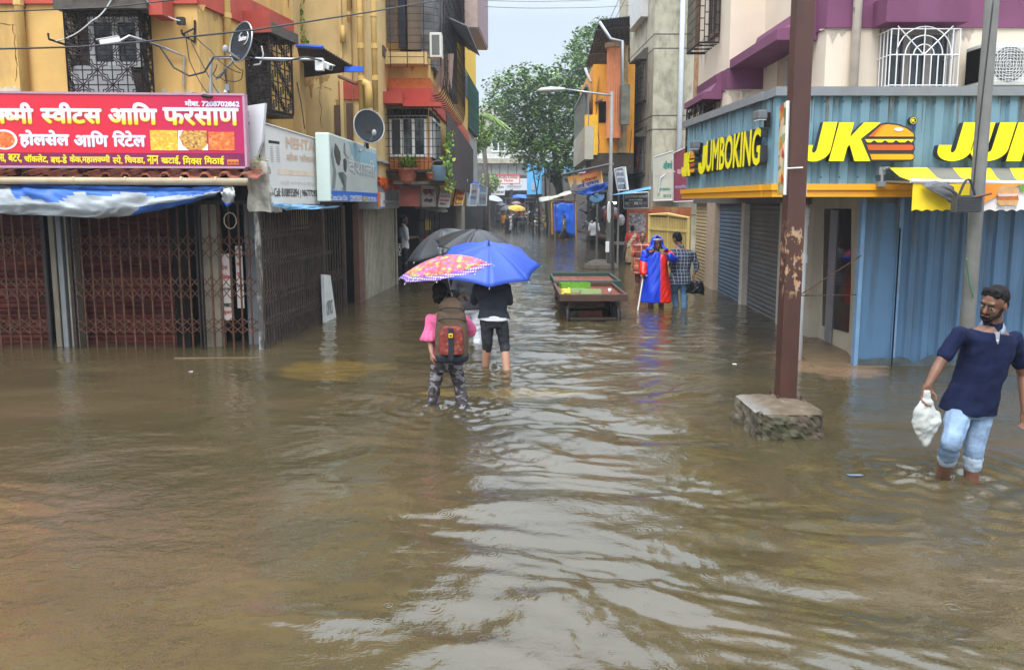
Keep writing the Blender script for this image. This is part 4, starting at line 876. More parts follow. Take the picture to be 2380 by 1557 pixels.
board('signboard', 'pale blue and white board just right of the red and yellow banner', [(1088, 479), (1107, 479), (1112, 430), (1096, 428)], 27, 30, M('pale blue board', (.42, .5, .55), .6, .15, 3), [('सुविधा', 1096, 440, 1109, 450, 'red', .03), ('केंद्र', 1094, 455, 1106, 464, 'blue', .03)])
board('signboard', 'blue grey board farthest along the left boards, under a blue tarpaulin scrap', [(1112, 478), (1130, 478), (1132, 436), (1114, 428)], 32, 38, M('blue grey board', (.2, .27, .33), .6, .3, 2), [('स्टेशनरी', 1115, 445, 1129, 452, 'white', .02), ('झेरॉक्स', 1115, 458, 1128, 466, 'red', .02)])
bt = sheet('tarpaulin', [TARPB], Fr(P(1090, 440, 31)[:2], P(1135, 440, 36)[:2]), [([(1092, 424), (1105, 421), (1116, 432)], .3), ([(1093, 434), (1106, 434), (1120, 442)], .5)], nu=14, fold=.1, seed=9); tag(bt, 'scrap of blue tarpaulin over the blue grey boards on the left', 'tarpaulin')
# dark ground floor fronts further along, with a pale column
LG = Fr((-2.78, 20.4), (-2.07, 62)); t = thing('shop_row', 'dark closed shop fronts with a pale column farther down the left of the lane', 'shop', (-2.9, 25, 0))
m = MB(); m.fbox(LG, 3.2, LG.L, -.4, LG.p(1060, 482)[1] + .1, -1, -.1); m.build('wall', M('dark brown shop boards', (.03, .021, .018), .6, .5, 1.5), t)
m = MB(); m.fbox(LG, 2.4, LG.L, 2.2, 3.2, -1.3, -.25); m.build('fascia', M('dim grey fascia', (.16, .14, .12), .8, .3, 1), t)
m = MB(); a0 = LG.p(1060, 500, .0)[0]; a1 = LG.p(1079, 500, .0)[0]; m.fbox(LG, a0, a1, -.4, 2.2, -.3, .02); m.build('column', M('beige plaster column', (.40, .36, .28), .8), t)
m = MB(); m.fbox(LG, .0, 2.4, -.4, 2.1, -1.6, -1.5); m.build('inner_wall', M('beige inner wall', (.34, .28, .2), .8), t)
m = MB(); F_ = Fr(P(975, 540, 22.2)[:2], P(1010, 540, 22.3)[:2])
for i in range(5): m.fbox(F_, i*.14, i*.14 + .02, .2, 2.0, 0, .02)
for i in range(5): m.fbox(F_, 0, .6, .3 + i*.4, .32 + i*.4, .021, .04)
m.build('window_bars', IRON, t)
m = MB(); q = F_.rect(990, 510, 1003, 535); m.fbox(F_, q[0], q[1], q[2], q[3], -.2, -.15); m.build('yellow_notice', M('yellow notice', (.6, .42, .06), .6), t)
m = MB(); q = F_.rect(984, 548, 1006, 575); m.fbox(F_, q[0], q[1], q[2], q[3], -.2, -.14); m.build('red_panel', M('red panel', (.4, .03, .03), .6), t)
aw = MB(); 
for i in range(7): p0 = P(968 + i*10, 487 + i*1.2, 20.3 + i*.25); aw.add([p0, p0 + Vector((.16, .1, .02)), p0 + Vector((.0, .6, .16)), p0 + Vector((-.16, .5, .14))], [(0, 1, 2, 3)])
aw.build('broken_awning', M('broken asbestos strips', (.3, .28, .25), .9, .2), t)
# potted plants
def pot(name, label, base, r, h, leaves, L, seed, mat):
    rg = random.Random(seed); t = thing(name, label, 'plant', base); m = MB(); m.smooth = True
    prof = [(.72, 0), (.85, .3), (1.0, .82), (1.08, .86), (1.08, 1.0), (.94, 1.0), (.9, .9)]; n = 20
    rings = [[base + Vector((r*a*math.cos(2*math.pi*j/n), r*a*math.sin(2*math.pi*j/n), h*b)) for j in range(n)] for a, b in prof]; m.loft(rings); m.build('pot', mat, t)
    lf = MB()
    for i in range(leaves):
        az = rg.uniform(0, 6.28); el = rg.uniform(.5, 1.45); LL = L * rg.uniform(.6, 1.1); d = Vector((math.cos(az)*math.cos(el), math.sin(az)*math.cos(el), math.sin(el))); s = Vector((-math.sin(az), math.cos(az), 0)); p0 = base + Vector((0, 0, h*.95)) + Vector((math.cos(az), math.sin(az), 0)) * r * .4 * rg.random(); pts = []
        for k_ in range(6):
            t_ = k_ / 5; c_ = p0 + d * LL * t_ + Vector((0, 0, -LL * .35 * t_ * t_)); w_ = .032 * (1 - t_) ** .7 * (.5 + t_ * 1.5 if t_ < .33 else 1) + .001; pts += [c_ - s*w_, c_ + s*w_]
        lf.mi = rg.randrange(3); lf.add(pts, [(2*k_, 2*k_+1, 2*k_+3, 2*k_+2) for k_ in range(5)])
    lf.build('leaves', LEAF, t); return t
pot('potted_plant', 'spiky green plant in a large terracotta pot on the ledge above the rusty panel', P(947, 429, 16.7), .21, .34, 90, .52, 4, TILE)
pot('potted_plant', 'small plant in a round brown pot on the ledge below the caged window', P(1003, 419, 16.6), .10, .16, 26, .2, 5, TILE)
t = thing('paint_bucket', 'small blue plastic bucket on the ledge beside the net screen', 'bucket', P(1020, 419, 16.6)); m = MB(); b_ = P(1020, 420, 16.6); m.smooth = True; n = 16; m.loft([[b_ + Vector((r_*math.cos(2*math.pi*j/n), r_*math.sin(2*math.pi*j/n), z_)) for j in range(n)] for r_, z_ in ((.13, 0), (.16, .3), (.17, .31), (.15, .31), (.12, .04))]); m.build('body', M('pale blue plastic', (.25, .4, .55), .4), t)
m = MB(); m.tube([b_ + Vector((.17*math.cos(q*.314), 0, .3 + .12*math.sin(q*.314))) for q in range(11)], .006, 4); m.build('handle', STEEL, t)
creeper('hanging_creeper', 'pale green creeper hanging down the dark net screen', Fr((-1.43, 17.4), (-1.48, 30.5)), [(1046, 310), (1040, 345), (1038, 390), (1044, 420), (1042, 452)], .05, 6, LEAF, .13, 150, .075)
# ------------------------------------------------------------------ right: cream and purple corner block (upper floors step out over the shop)
EF = Fr((4.16, 10.6), (11, 10.6)); E1 = Fr((4.16, 13.2), (4.16, 10.6)); E0 = Fr((3.59, 13.2), (4.16, 13.2)); E2f = Fr((3.62, 15.6), (3.59, 13.2))
E = thing('apartment_building', 'cream apartment block with purple bands above the blue corner shop', 'building', (4.2, 10.6, 0))
poly_block('wall', [(4.16, 10.6), (11, 10.6), (11, 16), (3.62, 16), (3.62, 15.6), (3.59, 13.2), (4.16, 13.2)], 2.3, 9.3, CREAM, E)
poly_block('wall', [(4.9, 10.8), (11, 10.8), (11, 21), (4.98, 21)], -.4, 2.3, M('grubby beige plaster', (.33, .29, .24), .85, .15, 2), E)
pb_ = MB(); z0 = EF.p(2000, 66)[1]; pb_.fbox(EF, -.02, EF.L, z0, z0 + .75, .002, .03); pb_.fbox(E1, E1.L - .75, E1.L + .02, z0, z0 + .75, .002, .03); pb_.build('purple_band', PURPLE, E)
def bandq(F, u0, va0, vb0, u1, va1, vb1, n=.02):
    m = MB(); q = [F.p(u0, vb0, n), F.p(u1, vb1, n), F.p(u1, va1, n), F.p(u0, va0, n)]; m.prism(q, n - .002, F.mat(0, 0, .002)); m.build('purple_band', PURPLE, E)
zq0, zq1 = E0.p(1715, 208)[1], E0.p(1715, 159)[1]
m = MB(); m.fbox(E0, -.02, E0.L, zq0, zq1, .002, .02); m.fbox(E2f, .2, E2f.L + .0, zq0, zq1, .002, .02); m.build('purple_band', PURPLE, E)
zr0, zr1 = E1.p(1756, 153)[1], E1.p(1756, 103)[1]
m = MB(); m.fbox(E1, 0, E1.L - .76, zr0, zr1, .002, .02); m.build('purple_band', PURPLE, E)
m = MB()
def swept(m, F, a0, a1, z, n, h=.2, rise=.34):
    """window hood that curves up into the wall"""
    prof = [(0.0, z - .02), (n, z - .02), (n, z + h*.6), (n*.6, z + h*.75), (n*.3, z + h + rise*.35), (.12, z + h + rise*.8), (0, z + h + rise)]
    k_ = len(prof); vs = [F.w(a, zz_, max(nn, .004)) for a in (a0, a1) for nn, zz_ in prof]; m.add(vs, [tuple(range(k_))[::-1], tuple(range(k_, 2*k_))] + [(i, (i+1) % k_, k_ + (i+1) % k_, k_ + i) for i in range(k_)])
swept(m, E1, E1.p(1756, 110)[0] + .35, E1.L - .30, 4.22, .56); m.build('canopy_slab', PURPLE, E)
m = MB(); swept(m, E2f, .55, E2f.L - .35, 3.78, .34, .15, .3); m.build('canopy_slab', PURPLE, E)
m = MB(); a0, a1, z0_, z1_ = EF.rect(2030, 60, 2200, 72); m.fbox(EF, a0 - .03, a1 + .05, z0_ + .02, z1_ + .28, .032, .42); m.build('canopy_slab', PURPLE, E)
WOOD = M('dark brown frame', (.09, .06, .045), .6)
window_m(E1, E1.L - 1.35, E1.L - .55, 2.9, 4.15, E, .004, M('grey aluminium frame', (.36, .35, .34), .4), 1, .05, .06)
m = MB(); m.fbox(E1, E1.L - 1.75, E1.L - 1.4, 2.4, 4.18, .002, .05); m.build('pilaster', M('tan plaster', (.42, .32, .24), .85), E)
window_m(EF, EF.p(2052, 100)[0], EF.p(2205, 100)[0], 3.0, EF.p(2100, 76)[1], E, .004, M('brown grey frame', (.25, .22, .19), .5), 2, .05, .09)
window_m(E2f, 1.1, 1.7, 4.95, 6.8, E, .004, WOOD, 1, .05, .07); window_m(E2f, .9, 1.6, 2.4, 3.7, E, .004, WOOD, 1, .05, .07)
for q in (6.4,):
    window_m(EF, .9, 2.2, q, q + 1.3, E, .004, WHITE, 1); window_m(EF, 3.6, 4.9, q, q + 1.3, E, .004, WHITE, 1)
WG = M('white grille rods', (.74, .73, .70), .45, .04)
wg = MB(); n_ = .38; a0, a1 = EF.p(2069, 130, n_)[0], EF.p(2229, 130, n_)[0]; zt_, zl_ = EF.p(2100, 68, n_)[1], 3.02; cx_, cz_ = EF.p(2147, 128, n_)
def rod(pts, r=.008): wg.tube([EF.w(a, z, n) for a, z, n in pts], r, 5)
for i in range(11): a = a0 + (a1 - a0) * i / 10; rod([(a, zl_, n_), (a, cz_ if 1 < i < 9 else zt_, n_)])
for z in (zl_, cz_ - .38, cz_, zt_): rod([(a0, z, .02), (a0, z, n_), (a1, z, n_), (a1, z, .02)])
for i in range(1, 4): 
    for a in (a0, a1): rod([(a, zl_, n_ * i / 4), (a, zt_, n_ * i / 4)], .007)
for r_ in (.13, .24, .35): rod([(cx_ + r_*math.cos(q*math.pi/14), cz_ + r_*math.sin(q*math.pi/14)*1.0, n_) for q in range(15)])
for an in (45, 90, 135): rod([(cx_, cz_, n_), (cx_ + .50*math.cos(R(an)), cz_ + (.36 if an != 90 else .35) * math.sin(R(an)) * (1.4 if an != 90 else 1), n_)])
wg.build('window_cage', WG, E)
cg = MB(); n_ = .36; b0, b1 = .75, E2f.L - 1.0 + .35; zlo = 4.75
F_n = Fr(E2f.w(b1, 0, n_)[:2], E2f.w(b1, 0, .02)[:2])
def grid(mb, F, a0, a1, z0, z1, na, nz_, n=0, r=.008, brick=False):
    for i in range(na + 1): mb.tube([F.w(a0 + (a1-a0)*i/na, z0, n), F.w(a0 + (a1-a0)*i/na, z1, n)], r, 4)
    for j in range(nz_ + 1):
        z = z0 + (z1-z0)*j/nz_
        if brick:
            for i in range(na): zz_ = z + (z1-z0)/nz_*.5*(i % 2); mb.tube([F.w(a0 + (a1-a0)*i/na, zz_, n), F.w(a0 + (a1-a0)*(i+1)/na, zz_, n)], r, 4)
        else: mb.tube([F.w(a0, z, n), F.w(a1, z, n)], r, 4)
grid(cg, F_n, 0, F_n.L, zlo, 8, 4, 16, 0, .009, True); grid(cg, E2f, b0, b1, zlo, 8, 12, 20, n_, .007)
for i in range(7): cg.tube([E2f.w(b0 + (b1-b0)*i/6, zlo, n_), E2f.w(b0 + (b1-b0)*i/6 + .1*(-1)**i, zlo, n_*.5), E2f.w(b0 + (b1-b0)*i/6, zlo, .02)], .011, 4)
cg.tube([E2f.w(b0, zlo, n_), E2f.w(b1, zlo, n_), E2f.w(b1, zlo, .02)], .018, 5); cg.tube([E2f.w(b0, zlo, .02), E2f.w(b0, zlo, n_)], .018, 5); cg.build('window_cage', IRON, E)
cg = MB(); F_n = Fr(E2f.w(E2f.L - .45, 0, .3)[:2], E2f.w(E2f.L - .45, 0, .02)[:2]); deco(cg, E2f, .6, E2f.L - .45, 2.5, 3.74, .3, .22, .009); grid(cg, F_n, 0, F_n.L, 2.5, 3.74, 3, 6, 0, .007); cg.build('window_cage', IRON, E)
pp = MB(); a, _ = EF.p(1988, 120, .08); pipe(pp, [EF.w(a, 2.5, .08), EF.w(a, 9.2, .08)], .06); pp.build('drain_pipe', M('cream painted pipe', (.60, .52, .43), .6), E)
GRM = M('faint grey damp run', (.44, .37, .30), .9, .2, 8, stain=(.32, .26, .21), stain_amt=.4)
mould(EF, E, [(1905, 1975, 68, 120), (2230, 2260, 68, 150)], .003, 8, GRM); mould(E1, E, [(1758, 1800, 155, 190)], .003, 9, GRM); mould(E0, E, [(1684, 1748, 210, 262)], .003, 10, GRM); mould(E2f, E, [(1614, 1660, 110, 190)], .003, 11, GRM)
# exposed flaking edge between this block and the concrete one
m = MB(); m.fbox(E2f, -.02, .12, 2.3, 8, .005, .06); m.build('flaking_edge', M('flaking orange plaster', (.42, .26, .14), .9, .3, 9, stain=(.2, .13, .09), stain_amt=.5, stain_scale=6), E)

# ------------------------------------------------------------------ right: the blue corrugated corner shop
JF = Fr((3.03, 9.05), (9, 9.05)); JS = Fr((2.82, 12.8), (3.03, 9.05)); JP = Fr((4.25, 9.42), (9, 9.35)); SLn = Fr((4.80, 20.6), (4.37, 11.5))
BLUE = M('sky blue corrugated sheet', (.155, .275, .33), .5, .12, 1.6, stain=(.11, .20, .24), stain_amt=.4, stain_scale=(4, 4, .4))
BLUE2 = M('blue painted sheet', (.075, .155, .26), .45, .12, 1.4, stain=(.045, .06, .075), stain_amt=.6, stain_scale=(5, 5, .3))
AMB = M('amber painted steel', (.80, .36, .012), .4, .06, 2)
J = thing('burger_shop', 'blue corrugated corner burger shop with big yellow raised letters and an amber edge', 'shop', (3.1, 9.1, 0))
zt1, zt0 = JF.p(1800, 203)[1], JF.p(1800, 224)[1]; zy1, zy0 = JF.p(1800, 428)[1], JF.p(1800, 458)[1]
m = MB(); corrug(m, JF, .02, JF.L, zy1, zt0, -.045, .21, .04); corrug(m, JS, 0, JS.L - .02, zy1, zt0, -.045, .21, .04); m.build('corrugated_fascia', BLUE, J)
m = MB(); m.fbox(JF, -.04, JF.L, zt0, zt1, -.4, .05); m.fbox(JS, -.05, JS.L - .37, zt0, zt1, -.4, .05); m.build('roof_edge', SLATE, J)
m = MB(); zm = (zy0 + zy1) / 2
m.fbox(JF, -.05, JF.L, zm + .004, zy1, -.3, .055); m.fbox(JS, -.05, JS.L - .31, zm + .004, zy1, -.3, .055); m.fbox(JF, -.03, JF.L, zy0, zm, -.28, .03); m.fbox(JS, -.04, JS.L - .29, zy0, zm, -.28, .03); m.build('amber_edge', AMB, J)
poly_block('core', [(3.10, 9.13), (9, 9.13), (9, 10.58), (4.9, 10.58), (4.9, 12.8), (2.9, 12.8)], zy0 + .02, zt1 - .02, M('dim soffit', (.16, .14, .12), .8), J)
m = MB()
for i in range(28):
    a = .12 + i*.21; 
    for z in (zt0 - .06, zy1 + .08): m.ell(JF.w(a, z, .0), (.010, .008, .010), 6, 4)
m.build('screw_heads', M('dark screw head', (.06, .06, .06), .5), J)
RUN = M('rusty water run', (.13, .13, .11), .7, .3, 12)
rg = random.Random(8)
def runs(F, N, a1, zt, L, n, name):
    m = MB()
    for i in range(N):
        a = rg.uniform(.05, a1); l_ = L*rg.uniform(.2, 1)**1.5; w_ = rg.uniform(.004, .014); m.add([F.w(a - w_, zt, n), F.w(a + w_, zt, n), F.w(a + w_*.3, zt - l_, n), F.w(a - w_*.3, zt - l_, n)], [(0, 3, 2, 1)])
    m.build(name, RUN, J)
runs(JF, 60, 5.5, zt0 - .005, .5, .002, 'water_stain'); runs(JS, 50, 3.6, zt0 - .005, .4, .002, 'water_stain'); runs(JP, 40, 4.0, zy0 - .02, .9, .024, 'water_stain')
m = MB(); k_ = 60; zs_ = [JP.w(.0 + 4.6*i/k_, .10 + .07*mn.noise(Vector((i*.37, 1, 2))) + .03*mn.noise(Vector((i*1.3, 4, 2))), .027) for i in range(k_ + 1)]; m.add([x for i in range(k_ + 1) for x in (JP.w(4.6*i/k_, -.1, .027), zs_[i])], [(2*i, 2*i+2, 2*i+3, 2*i+1) for i in range(k_)]); m.build('tide_mark', M('muddy tide mark', (.06, .075, .075), .6, .4, 9), J)
YEL = M('bright yellow acrylic', (.90, .78, .0), .35, .02); BLK = M('black letter edge', (.03, .028, .03), .45, .1)
def arc(cx, cy, r0, r1, a0, a1, n=10): return [(cx + r0*math.cos(R(a0 + (a1-a0)*i/n)), cy + r1*math.sin(R(a0 + (a1-a0)*i/n))) for i in range(n+1)]
def glyph_J(): return [(.86, 1), (.46, 1), (.46, .36)] + arc(.39, .32, .07, .10, 0, -180, 6)[0:] + [(.32, .42), (0, .42), (0, .30)] + arc(.43, .30, .43, .30, 180, 360, 14) 
def glyph_U(): return [(0, 1), (0, .32)] + arc(.44, .32, .44, .32, 180, 360, 14) + [(.88, 1), (.50, 1), (.50, .36)] + arc(.44, .32, .06, .09, 0, -180, 6) + [(.38, 1)]
def glyph_K(): return [(0, 0), (.38, 0), (.38, .36), (.42, .43), (.66, 0), (1.10, 0), (.70, .55), (1.06, 1), (.64, 1), (.38, .62), (.38, 1), (0, 1)]
def glyph_M(): return [(0, 0), (.34, 0), (.34, .55), (.52, .05), (.66, .05), (.86, .55), (.86, 0), (1.2, 0), (1.2, 1), (.80, 1), (.60, .5), (.40, 1), (0, 1)]
def signletter(F, gl, u0, v0, u1, v1, n, name, dep=.10, shear=.22, mats=None):
    pts = gl(); 
    A_ = sum(pts[i][0]*pts[(i+1) % len(pts)][1] - pts[(i+1) % len(pts)][0]*pts[i][1] for i in range(len(pts)))
    if A_ < 0: pts = pts[::-1]
    pts = [(x + shear*y, y) for x, y in pts]; x0 = min(p[0] for p in pts); x1 = max(p[0] for p in pts); a0, a1, z0, z1 = F.rect(u0, v0, u1, v1, n + dep)
    Q = [((x - x0)/(x1 - x0)*(a1 - a0), y*(z1 - z0)) for x, y in pts]; m = MB(); m.mi = 1; m.prism(Q, dep - .01, F.mat(a0, z0, n)); m.mi = 0
    c = (sum(q[0] for q in Q)/len(Q), sum(q[1] for q in Q)/len(Q)); m.prism(Q, .009, F.mat(a0, z0, n + dep - .0095)); m.build(name, mats or [YEL, BLK], J)
signletter(JF, glyph_J, 1864, 284, 1942, 376, .03, 'letter'); signletter(JF, glyph_K, 1931, 285, 2042, 375, .03, 'letter'); signletter(JF, glyph_J, 2184, 285, 2271, 375, .03, 'letter'); signletter(JF, glyph_U, 2261, 285, 2356, 375, .03, 'letter'); signletter(JF, glyph_M, 2346, 285, 2480, 375, .03, 'letter')
def burger(F, u0, v0, u1, v1, n, dep=.10):
    a0, a1, z0, z1 = F.rect(u0, v0, u1, v1, n + dep); W, H = a1 - a0, z1 - z0; Mx = F.mat(a0, z0, n); m = MB(); D = dep
    def sh(pts, d0, mi): m.mi = mi; m.prism([(x*W, y*H) for x, y in pts], .006, F.mat(a0, z0, n + d0))
    back = [(.20, 0), (.93, 0)] + arc(.93, .11, .07, .11, -90, 60, 4) + [(.98, .24), (1.0, .33), (.98, .44), (.96, .50), (1.0, .58), (.97, .70), (.88, .84), (.70, .95), (.45, 1), (.30, .93), (.0, .58)]
    m.mi = 0; m.prism([(x*W, y*H) for x, y in back], D, Mx)
    sh([(.14, .64), (.96, .64), (.94, .72), (.82, .84), (.66, .92), (.48, .95), (.36, .93)], D + .001, 1)
    sh([(.14, .64), (.22, .64), (.34, .86), (.40, .94), (.36, .93)], D + .0085, 2)
    zz_ = [(.07, .57), (.96, .57), (.92, .49), (.86, .55), (.80, .49), (.70, .49), (.64, .55), (.58, .49), (.50, .49), (.44, .55), (.38, .49), (.30, .49), (.24, .55), (.18, .49), (.12, .49)][::-1]
    sh(zz_, D + .001, 3); sh([(.15, .29), (.92, .29)] + arc(.92, .36, .05, .07, -90, 90, 5) + [(.11, .43)], D + .001, 4); sh([(.22, .05), (.93, .05)] + arc(.93, .12, .05, .07, -90, 90, 5) + [(.18, .19)], D + .001, 1)
    sh(arc(.67, .82, .085, .045, 0, 330, 11), D + .0085, 5)
    m.build('burger_emblem', [BLK, M('orange acrylic', (.90, .36, .005), .35, .03), M('deep orange acrylic', (.72, .13, .01), .35, .03), YEL, M('red brown acrylic', (.55, .09, .015), .35, .03), WHITE], J)
burger(JF, 2003, 285, 2125, 376, .03)
m = MB(); c_ = JF.p(2123, 281, .05); 
for r_, d_, mi in ((.048, .05, 0), (.038, .053, 1), (.031, .056, 0)): m.mi = mi; m.prism([(r_*math.cos(q*.2618), r_*math.sin(q*.2618)) for q in range(24)], d_, JF.mat(c_[0], c_[1], 0))
m.build('round_mark', [BLK, YEL], J); lett(JF, 'R', 2119, 277, 2127, 285, .062, YEL, J, .06)
burger(JS, 1603, 350, 1614, 403, .02, .085)
def lettz(F, body, u0, vt0, vb0, u1, vt1, vb1, n, mats, parent, bold, depth, shear):
    a0, a1 = F.p(u0, vb0, n)[0], F.p(u1, vb1, n)[0]; z0 = (F.p(u0, vb0, n)[1] + F.p(u1, vb1, n)[1])/2; z1 = (F.p(u0, vt0, n)[1] + F.p(u1, vt1, n)[1])/2
    m = MB(); m.text(body, F.mat(a0, z0, n - depth), a1 - a0, z1 - z0, bold, depth, shear); return m.build('lettering', mats, parent)
signletter(JS, glyph_J, 1585, 358, 1592.5, 411, .02, 'letter', .085, .12); signletter(JS, glyph_K, 1592, 356, 1603.5, 409, .02, 'letter', .085, .12)
signletter(JS, glyph_J, 1624, 342, 1640, 404, .02, 'letter', .085, .12)
lettz(JS, 'UMBOKING', 1640, 335, 404, 1766, 287, 380, .105, [YEL, BLK], J, .030, .085, .06)
FLD = M('grey floodlight body', (.13, .14, .15), .5)
def flood(F, u, v, label):
    a, z = F.p(u, v, .1); t = thing('floodlight', label, 'floodlight', F.w(a, z, 0)); m = MB(); m.fbox(F, a - .09, a + .09, z - .05, z + .05, .06, .17); m.build('housing', FLD, t, bevel=.012); m = MB(); m.fbox(F, a - .075, a + .075, z - .065, z - .052, .07, .16); m.build('lens', WHITE, t); m = MB(); m.fbox(F, a - .02, a + .02, z - .14, z + .03, .001, .058); m.build('bracket', IRON, t)
flood(JS, 1770, 268, 'grey floodlight near the corner end of the side fascia, above the last yellow letter'); flood(JS, 1618, 337, 'small grey floodlight on the side fascia just above the burger emblem')
# panels, door wall, shutters
m = MB(); corrug(m, JP, .48, JP.L, -.4, zy0, -.02, .20, .035, .42); m.build('corrugated_panel', BLUE2, J)
m = MB(); m.fbox(JP, .02, .42, -.4, zy0 - .06, -.05, .0); m.build('panel_door', BLUE2, J)
m = MB(); m.fbox(JP, -.03, .017, -.4, zy0 - .02, -.06, .03); m.fbox(JP, .425, .475, -.4, zy0 - .02, -.05, .02); m.build('door_frame', M('pale blue frame', (.15, .27, .42), .5), J)
m = MB(); m.fbox(JP, .43, .445, -.4, 1.7, .021, .03); m.build('door_gap', DARK, J)
poly_block('door_wall', [(4.30, 9.5), (4.9, 9.5), (4.9, 11.6), (4.42, 11.6), (4.42, 11.42), (4.57, 11.40), (4.53, 10.3)], -.4, zy0 + .01, M('pale cream render', (.50, .44, .34), .8, .08, 2, stain=(.26, .19, .11), stain_amt=.35, stain_scale=(2, 2, 1)), J)
JD = Fr((4.57, 11.40), (4.53, 10.3)); m = MB(); q0 = JD.p(1915, 480); m.prism([JD.p(u, v, 0) for u, v in ((1913, 757), (1977, 774), (1979, 486), (1918, 486))], .012, JD.mat(0, 0, .002)); m.build('glass_panel', glass('dark door glass', (.018, .012, .01)), J)
m = MB(); q = JD.rect(1935, 500, 1937, 760); m.fbox(JD, q[0], q[1], .02, 1.9, .016, .03); m.build('glass_joint', STEEL, J)
m = MB(); m.fbox(SLn, 0, SLn.L, 1.98, 2.3, -.4, .02); m.build('lintel', M('shaded grey lintel', (.12, .11, .10), .8), J)
def shut(u0, u1, mat, name='roller_shutter'):
    a0, a1 = SLn.p(u0, 600)[0], SLn.p(u1, 600)[0]; m = MB(); shutter(m, SLn, max(a0, 0), min(a1, SLn.L), -.4, 2.0, -.08, .085); return m.build(name, mat, J)
shut(1560, 1641, M('cream roller shutter', (.50, .40, .22), .5, .1, 2, stain=(.25, .19, .11), stain_amt=.3, stain_scale=(1, 1, 4))); shut(1663, 1722, M('dusty blue shutter', (.075, .13, .20), .5, .15, 2, stain=(.05, .06, .07), stain_amt=.4, stain_scale=(1, 1, 4))); shut(1731, 1830, M('dark grey shutter', (.10, .105, .11), .5, .15, 2, stain=(.2, .2, .2), stain_amt=.25, stain_scale=(1, 1, 4)))
for (u0, u1, mt) in ((1642, 1661, M('peach plaster post', (.48, .37, .27), .8)), (1723, 1730, M('pale post', (.52, .47, .40), .7)), (1812, 1822, M('pale post', (.52, .47, .40), .7))):
    a0, a1 = SLn.p(u0, 600)[0], SLn.p(u1, 600)[0]; m = MB(); m.fbox(SLn, a0, a1, -.4, 2.0, -.15, .03); m.build('post', mt, J)
pp = MB(); b_ = G(1852, 836); pipe(pp, [Vector((b_.x, b_.y, -.3)), Vector((b_.x, b_.y, 1.78)), Vector((b_.x + .02, b_.y, 1.90)), Vector((b_.x + .0, b_.y + .06, 1.97)), Vector((b_.x, b_.y + .4, 1.98))], .062, 12); pp.tube([(b_.x, b_.y, 1.25), (b_.x, b_.y, 1.35)], .072, 12); pp.tube([(b_.x, b_.y, 1.72), (b_.x, b_.y, 1.80)], .072, 12)
tag(pp.build('downpipe', M('white plastic pipe', (.66, .68, .69), .35, .06, 3)), 'white plastic downpipe standing in the water just behind the brown pole', 'pipe')
# retractable awning with faded black flap
AW = thing('awning', 'yellow and grey retractable awning with torn scalloped valance and burger picture', 'awning', P(2250, 400, 8.7))
aT, aB = [P(2066, 389, 8.98), P(2420, 391, 8.98)], [P(2121, 421, 8.25), P(2440, 427, 8.25)]
m = MB(); m.smooth = False; N = 24
for i in range(N):
    t0, t1 = i/N, (i+1)/N; m.mi = 1 if (5 < i < 10 or 15 < i < 19) else 0; sg_ = lambda t_: Vector((0, 0, -.02*math.sin(t_*math.pi)))
    a_, b_, c_, d_ = aT[0].lerp(aT[1], t0), aT[0].lerp(aT[1], t1), aB[0].lerp(aB[1], t1), aB[0].lerp(aB[1], t0); e_, f_ = a_.lerp(d_, .5) + Vector((0, 0, -.03)), b_.lerp(c_, .5) + Vector((0, 0, -.03)); m.add([a_, b_, f_, e_, d_, c_], [(0, 3, 2, 1), (3, 4, 5, 2)])
AWY = M('yellow awning canvas', (.85, .60, .01), .6, .08, 3, stain=(.5, .33, .02), stain_amt=.3); AWG = M('grey awning canvas', (.15, .145, .125), .7, .15, 4)
o = m.build('canvas', [AWY, AWG], AW); o.modifiers.new('thick', 'SOLIDIFY').thickness = .006
m = MB(); m.tube([aB[0] + Vector((-.02, 0, 0)), aB[1]], .022, 8); m.build('front_bar', WHITE, AW)
VF = Fr(aB[0][:2], aB[1][:2]); zv1 = aB[0].z - .02; zv0 = VF.p(2130, 492, 0)[1]
def valance(u0, u1, name, mats):
    a0, a1 = VF.p(u0, 450)[0], VF.p(u1, 450)[0]; k_ = max(2, int((a1 - a0) / .022)); m = MB(); vs = []
    for i in range(k_ + 1): a = a0 + (a1 - a0)*i/k_; w_ = .012*math.sin(a*14); vs += [VF.w(a, zv1, -.004), VF.w(a, zv0 + .022*abs(math.sin(a*28)), .0 + w_)]
    m.add(vs, [(2*i, 2*i+1, 2*i+3, 2*i+2) for i in range(k_)]); o = m.build(name, mats, AW); o.modifiers.new('thick', 'SOLIDIFY').thickness = .004; return o
valance(2121, 2226, 'valance', AWY); valance(2222, 2440, 'valance', M('orange and white valance print', (.75, .70, .66), .5, .05))
m = MB(); 
def vq(pts, n, mi): m.mi = mi; m.prism([VF.p(u, v, n) for u, v in pts][::-1], .002, VF.mat(0, 0, n))
vq([(2222, 427), (2380, 427), (2345, 440), (2278, 478), (2222, 482)], .016, 0); vq([(2205, 428), (2262, 428), (2255, 455), (2205, 455)], .017, 1)
cxb = 2342
vq([(cxb - 28, 452), (cxb - 22, 438), (cxb - 6, 431), (cxb + 10, 432), (cxb + 24, 440), (cxb + 27, 453)], .020, 2); vq([(cxb - 24, 454), (cxb + 24, 454), (cxb + 26, 466), (cxb - 22, 468)], .0195, 3); vq([(cxb - 26, 466), (cxb + 25, 465), (cxb + 22, 477), (cxb - 20, 478)], .020, 2); vq([(cxb - 25, 451), (cxb + 26, 451), (cxb + 20, 456), (cxb - 20, 457)], .0215, 4); vq([(2370, 430), (2385, 432), (2385, 446), (2372, 446)], .020, 5)
